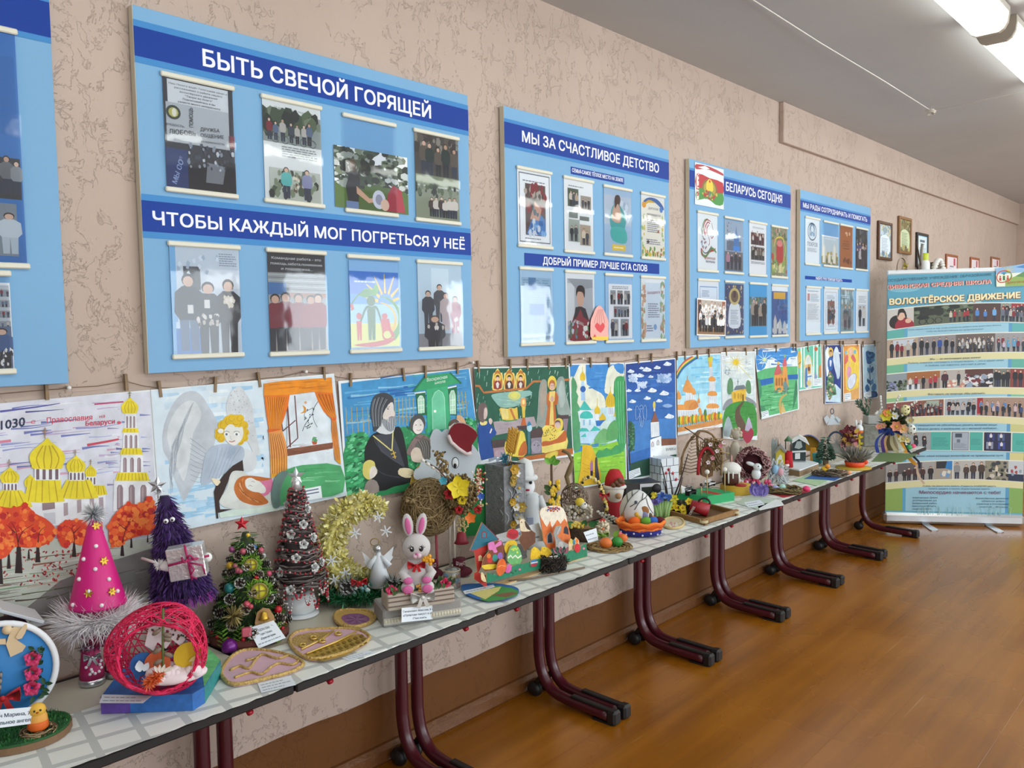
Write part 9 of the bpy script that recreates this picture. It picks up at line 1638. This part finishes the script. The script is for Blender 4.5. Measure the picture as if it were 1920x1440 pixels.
eggs([('pink egg at the right end of the blue card',1582,892,6,'e05a80'),('orange egg at the right end of the blue card',1592,890,5,'e0a070')],'eggs on the blue card',.004)
T('gold_mat','round gold mat under the orange flower bowl','mat',1600,878);PB(mat('b89a2e',.6)).lathe([(32,0),(32,1.5),(0,1.6)],None,32).o('mat_disc')
T('heather_bowl','grey heather growing in an orange-red bowl on the gold mat','potted plant',1603,875,1,None,None,.006);m = PB(mat('e04a22',.5));m.lathe([(16,0),(19,10),(17,10),(0,8)],None,22);m.sph((18,-4,10),(5,3,5),None,8);C(m,'bowl');HG = [mat(c,.85) for c in ('7d8478','8f8a80','5f6a5c','a59a98')];m = PB(*HG);R = random.Random(7)
for k in range(520): d = rad(R,.1,1);m.blade((R.uniform(-12,12),R.uniform(-10,10),9),(d.x*1.1,d.y*.8,d.z*1.1+.3),R.uniform(22,40),2,HG[k % 4],rad(R))
C(m,'heather')
T('wheel_arch','dark blue spoked half wheel with maroon leaves behind the heather','craft',1574,866,1,-.16);m = PB(mat('2c3f5c',.6));cx,cz = X(1568),Z(832);m.tube([(cx+15*cos(a),0,cz+22*sin(a)) for a in (q*.26 for q in range(13))],2,None,6);[m.tube([(cx,0,cz),(cx+15*cos(a),0,cz+22*sin(a))],.8,'b5b8bc',4) for a in (.4,.9,1.5,2.1,2.7)];m.box((cx,0,cz/2),(32,5,cz),mat('8a8f8c',.8));C(m,'wheel');m = PB('5a1f30');R = random.Random(3);[m.leaf((X(R.uniform(1580,1602)),-4,Z(R.uniform(804,842))),rad(R),12,7,('5a1f30','7a2a3a','c9a03a','4a2a2a','d88a90')[k % 5]) for k in range(80)];C(m,'maroon_leaves')
T('stick_bunny_egg','white and orange egg with bunny ears on a yellow stick','egg craft',1611,866,1,-.27);m = PB('d8c01e');m.tube([(0,0,0),(0,0,Z(812))],2,None,6);[m.leaf((0,-2,Z(b)),(s,-.2,.3),8,5,'e0d030') for b,s in ((820,1),(824,-1),(832,1),(840,-1),(846,1))];C(m,'yellow_stick');m = PB('dfe4e6');m.sph((0,0,Z(805)),(7,6,9),None,12);m.sph((0,0,Z(808)),(7.2,6.2,6),'d8703a',12);[m.sph((a,0,Z(794)),(2.4,1.6,7),None,8) for a in (-6,2)];C(m,'bunny_egg')
p = wall_at(1560,797,-.055);t = G.t = thing('wall_angel','white paper angel with dark wire head hanging on the wall','angel craft',p);G.u = (p-CAM).dot(FW)/FPX;G.px,G.py,G.cp = 960+FPX*(p-CAM).dot(RT)/(p-CAM).dot(FW),797,1;t.rotation_euler.z = face(p.x,p.y,.75);m = PB(mat('c9d5de',.7));m.cut(XZ('1560 774 1551 797 1575 796'),2);m.cut(XZ('1551 778 1545 784 1550 795 1556 786'),1.5);m.cut(XZ('1568 780 1576 787 1572 795 1564 786'),1.5);C(m,'paper_body');PB('6a6a70').tube([(X(1560)+3*cos(a),0,Z(771)+5*sin(a)) for a in (q*.5 for q in range(13))],1,None,5,True).o('wire_head')
T('stone_box','grey stone-patterned box holding fir twigs and white eggs','box',1634,852,.7,-.2);m = PB(mat('9a9c94',.9,0,.25,40));m.box((0,0,20),(40,34,40),None,1);m.box((4,2,48),(30,26,15),'b5bab8',1);C(m,'box_body');m = PB(*FG);R = random.Random(5)
for k in range(7):
    d = V((R.uniform(-.8,.4),R.uniform(-.3,.3),1)).normalized();[m.blade(V((-8,0,54))+d*j*2,d+rad(R)*.9,7,2,FG[j % 3]) for j in range(17)]
C(m,'fir_twigs');m = PB('dfe0da');[m.sph((6+k*5,-6+(k % 2)*6,58+(k % 3)*2),(4,4,5),None,8) for k in range(5)];C(m,'white_eggs')
mat_card('green straw mat under the ribbon bouquet','1634 866 1690 867 1722 852 1650 849','5f7a4a','straw_mat')
T('ribbon_bouquet','large bouquet with spotted eggs, peach flowers and long ribbons','bouquet',1672,850,1,-.4);m = PB(mat('8a7a5a',.8));m.lathe([(12,0),(8,24),(16,Z(802))],None,14);C(m,'bouquet_base');BG = [mat(c,.8) for c in ('3f5a34','5a6f3f','6a5a48','2f4428')];m = PB(*BG);R = random.Random(8);tinsel(m,[(0,0,Z(796)),(8,0,Z(790))],560,30,3,BG,4,1,.8);C(m,'greenery')
for p in ('1662 790 1654 764 1652 744','1672 786 1676 760 1684 742','1684 788 1696 766 1712 752'):
    m = PB('6a5a48');pt = sm([(X(a),Z(b)) for a,b in xy(p)],4,False);m.tube([(a,-8,b) for a,b in pt],.7,None,4);[m.sph((a,-9,b),(2,2,2.8),'dfe0dc',6) for a,b in pt[2:]];m.o('willow_stem')
for a,b,r,c in ((1663,777,11,'d8d03a'),(1662,771,7,'e07a5a'),(1680,796,10,'e89a78'),(1690,800,9,'e0b48a'),(1658,795,6,'d8a090'),(1702,784,7,'c9c0a8'),(1676,777,7,'c9cfd0'),(1690,818,7,'d8d0a0'),(1650,797,6,'d88a80'),(1698,820,6,'e0d8b0')): m = PB(c);flower(m,(X(a),-36,Z(b)),r*1.2,c,'d8b83a',6,(R.uniform(-.3,.3),-1,.3),.4);C(m,'blossom')
for a,b,c in ((1694,766,'dcd8a0'),(1704,801,'dfe0d8')): m = PB(mat(c,.4));m.sph((X(a),-32,Z(b)),(8,7,10),None,14);[m.sph((X(a)+6*sin(k*2.1),-38,Z(b)+7*cos(k*1.3)),1.2,'3a3a30',5) for k in range(8)];C(m,'spotted_egg')
for p,w,c in (('1660 808 1648 820 1646 835 1652 849',6,'24409a'),('1664 808 1656 822 1658 840 1662 848',6,'4a2a7a'),('1667 808 1660 826 1664 844',5,'c9a070'),('1672 808 1672 828 1682 845',6,'b8b088'),('1676 808 1684 828 1692 840',5,'d8d8c0'),('1680 808 1690 830 1700 850 1712 862',6,'e0a030'),('1686 806 1696 836 1716 856 1718 868',4,'23233a'),('1680 806 1694 840 1712 860 1716 880 1726 895',4,'d8c0a8')): m = PB(c);pt = sm([(X(a),Z(b)) for a,b in xy(p)],4,False);m.ribbon([(a,-24-i*.9-(14 if b < 1 else 0),b) for i,(a,b) in enumerate(pt)],w,mat(c,.4),(1,0,.4));m.out('ribbon',G.t)
m = PB(mat('24409a',.4));bow(m,(X(1668),-26,Z(803)),40,mat('24409a',.4),.1);C(m,'blue_bow');m = PB(mat('dfe4e4',.6));m.cut(XZ('1640 790 1652 766 1656 786'),2,None,4);C(m,'white_wrapper')
eggs([('green egg beside the bouquet at the end of the row',1704,843,6,'2a9a50'),('pink egg at the end of the row behind the green egg',1712,840,5,'e0507a'),('white speckled egg left of the green egg',1696,842,7,'d8dcd8')],'eggs at the far end',.002)
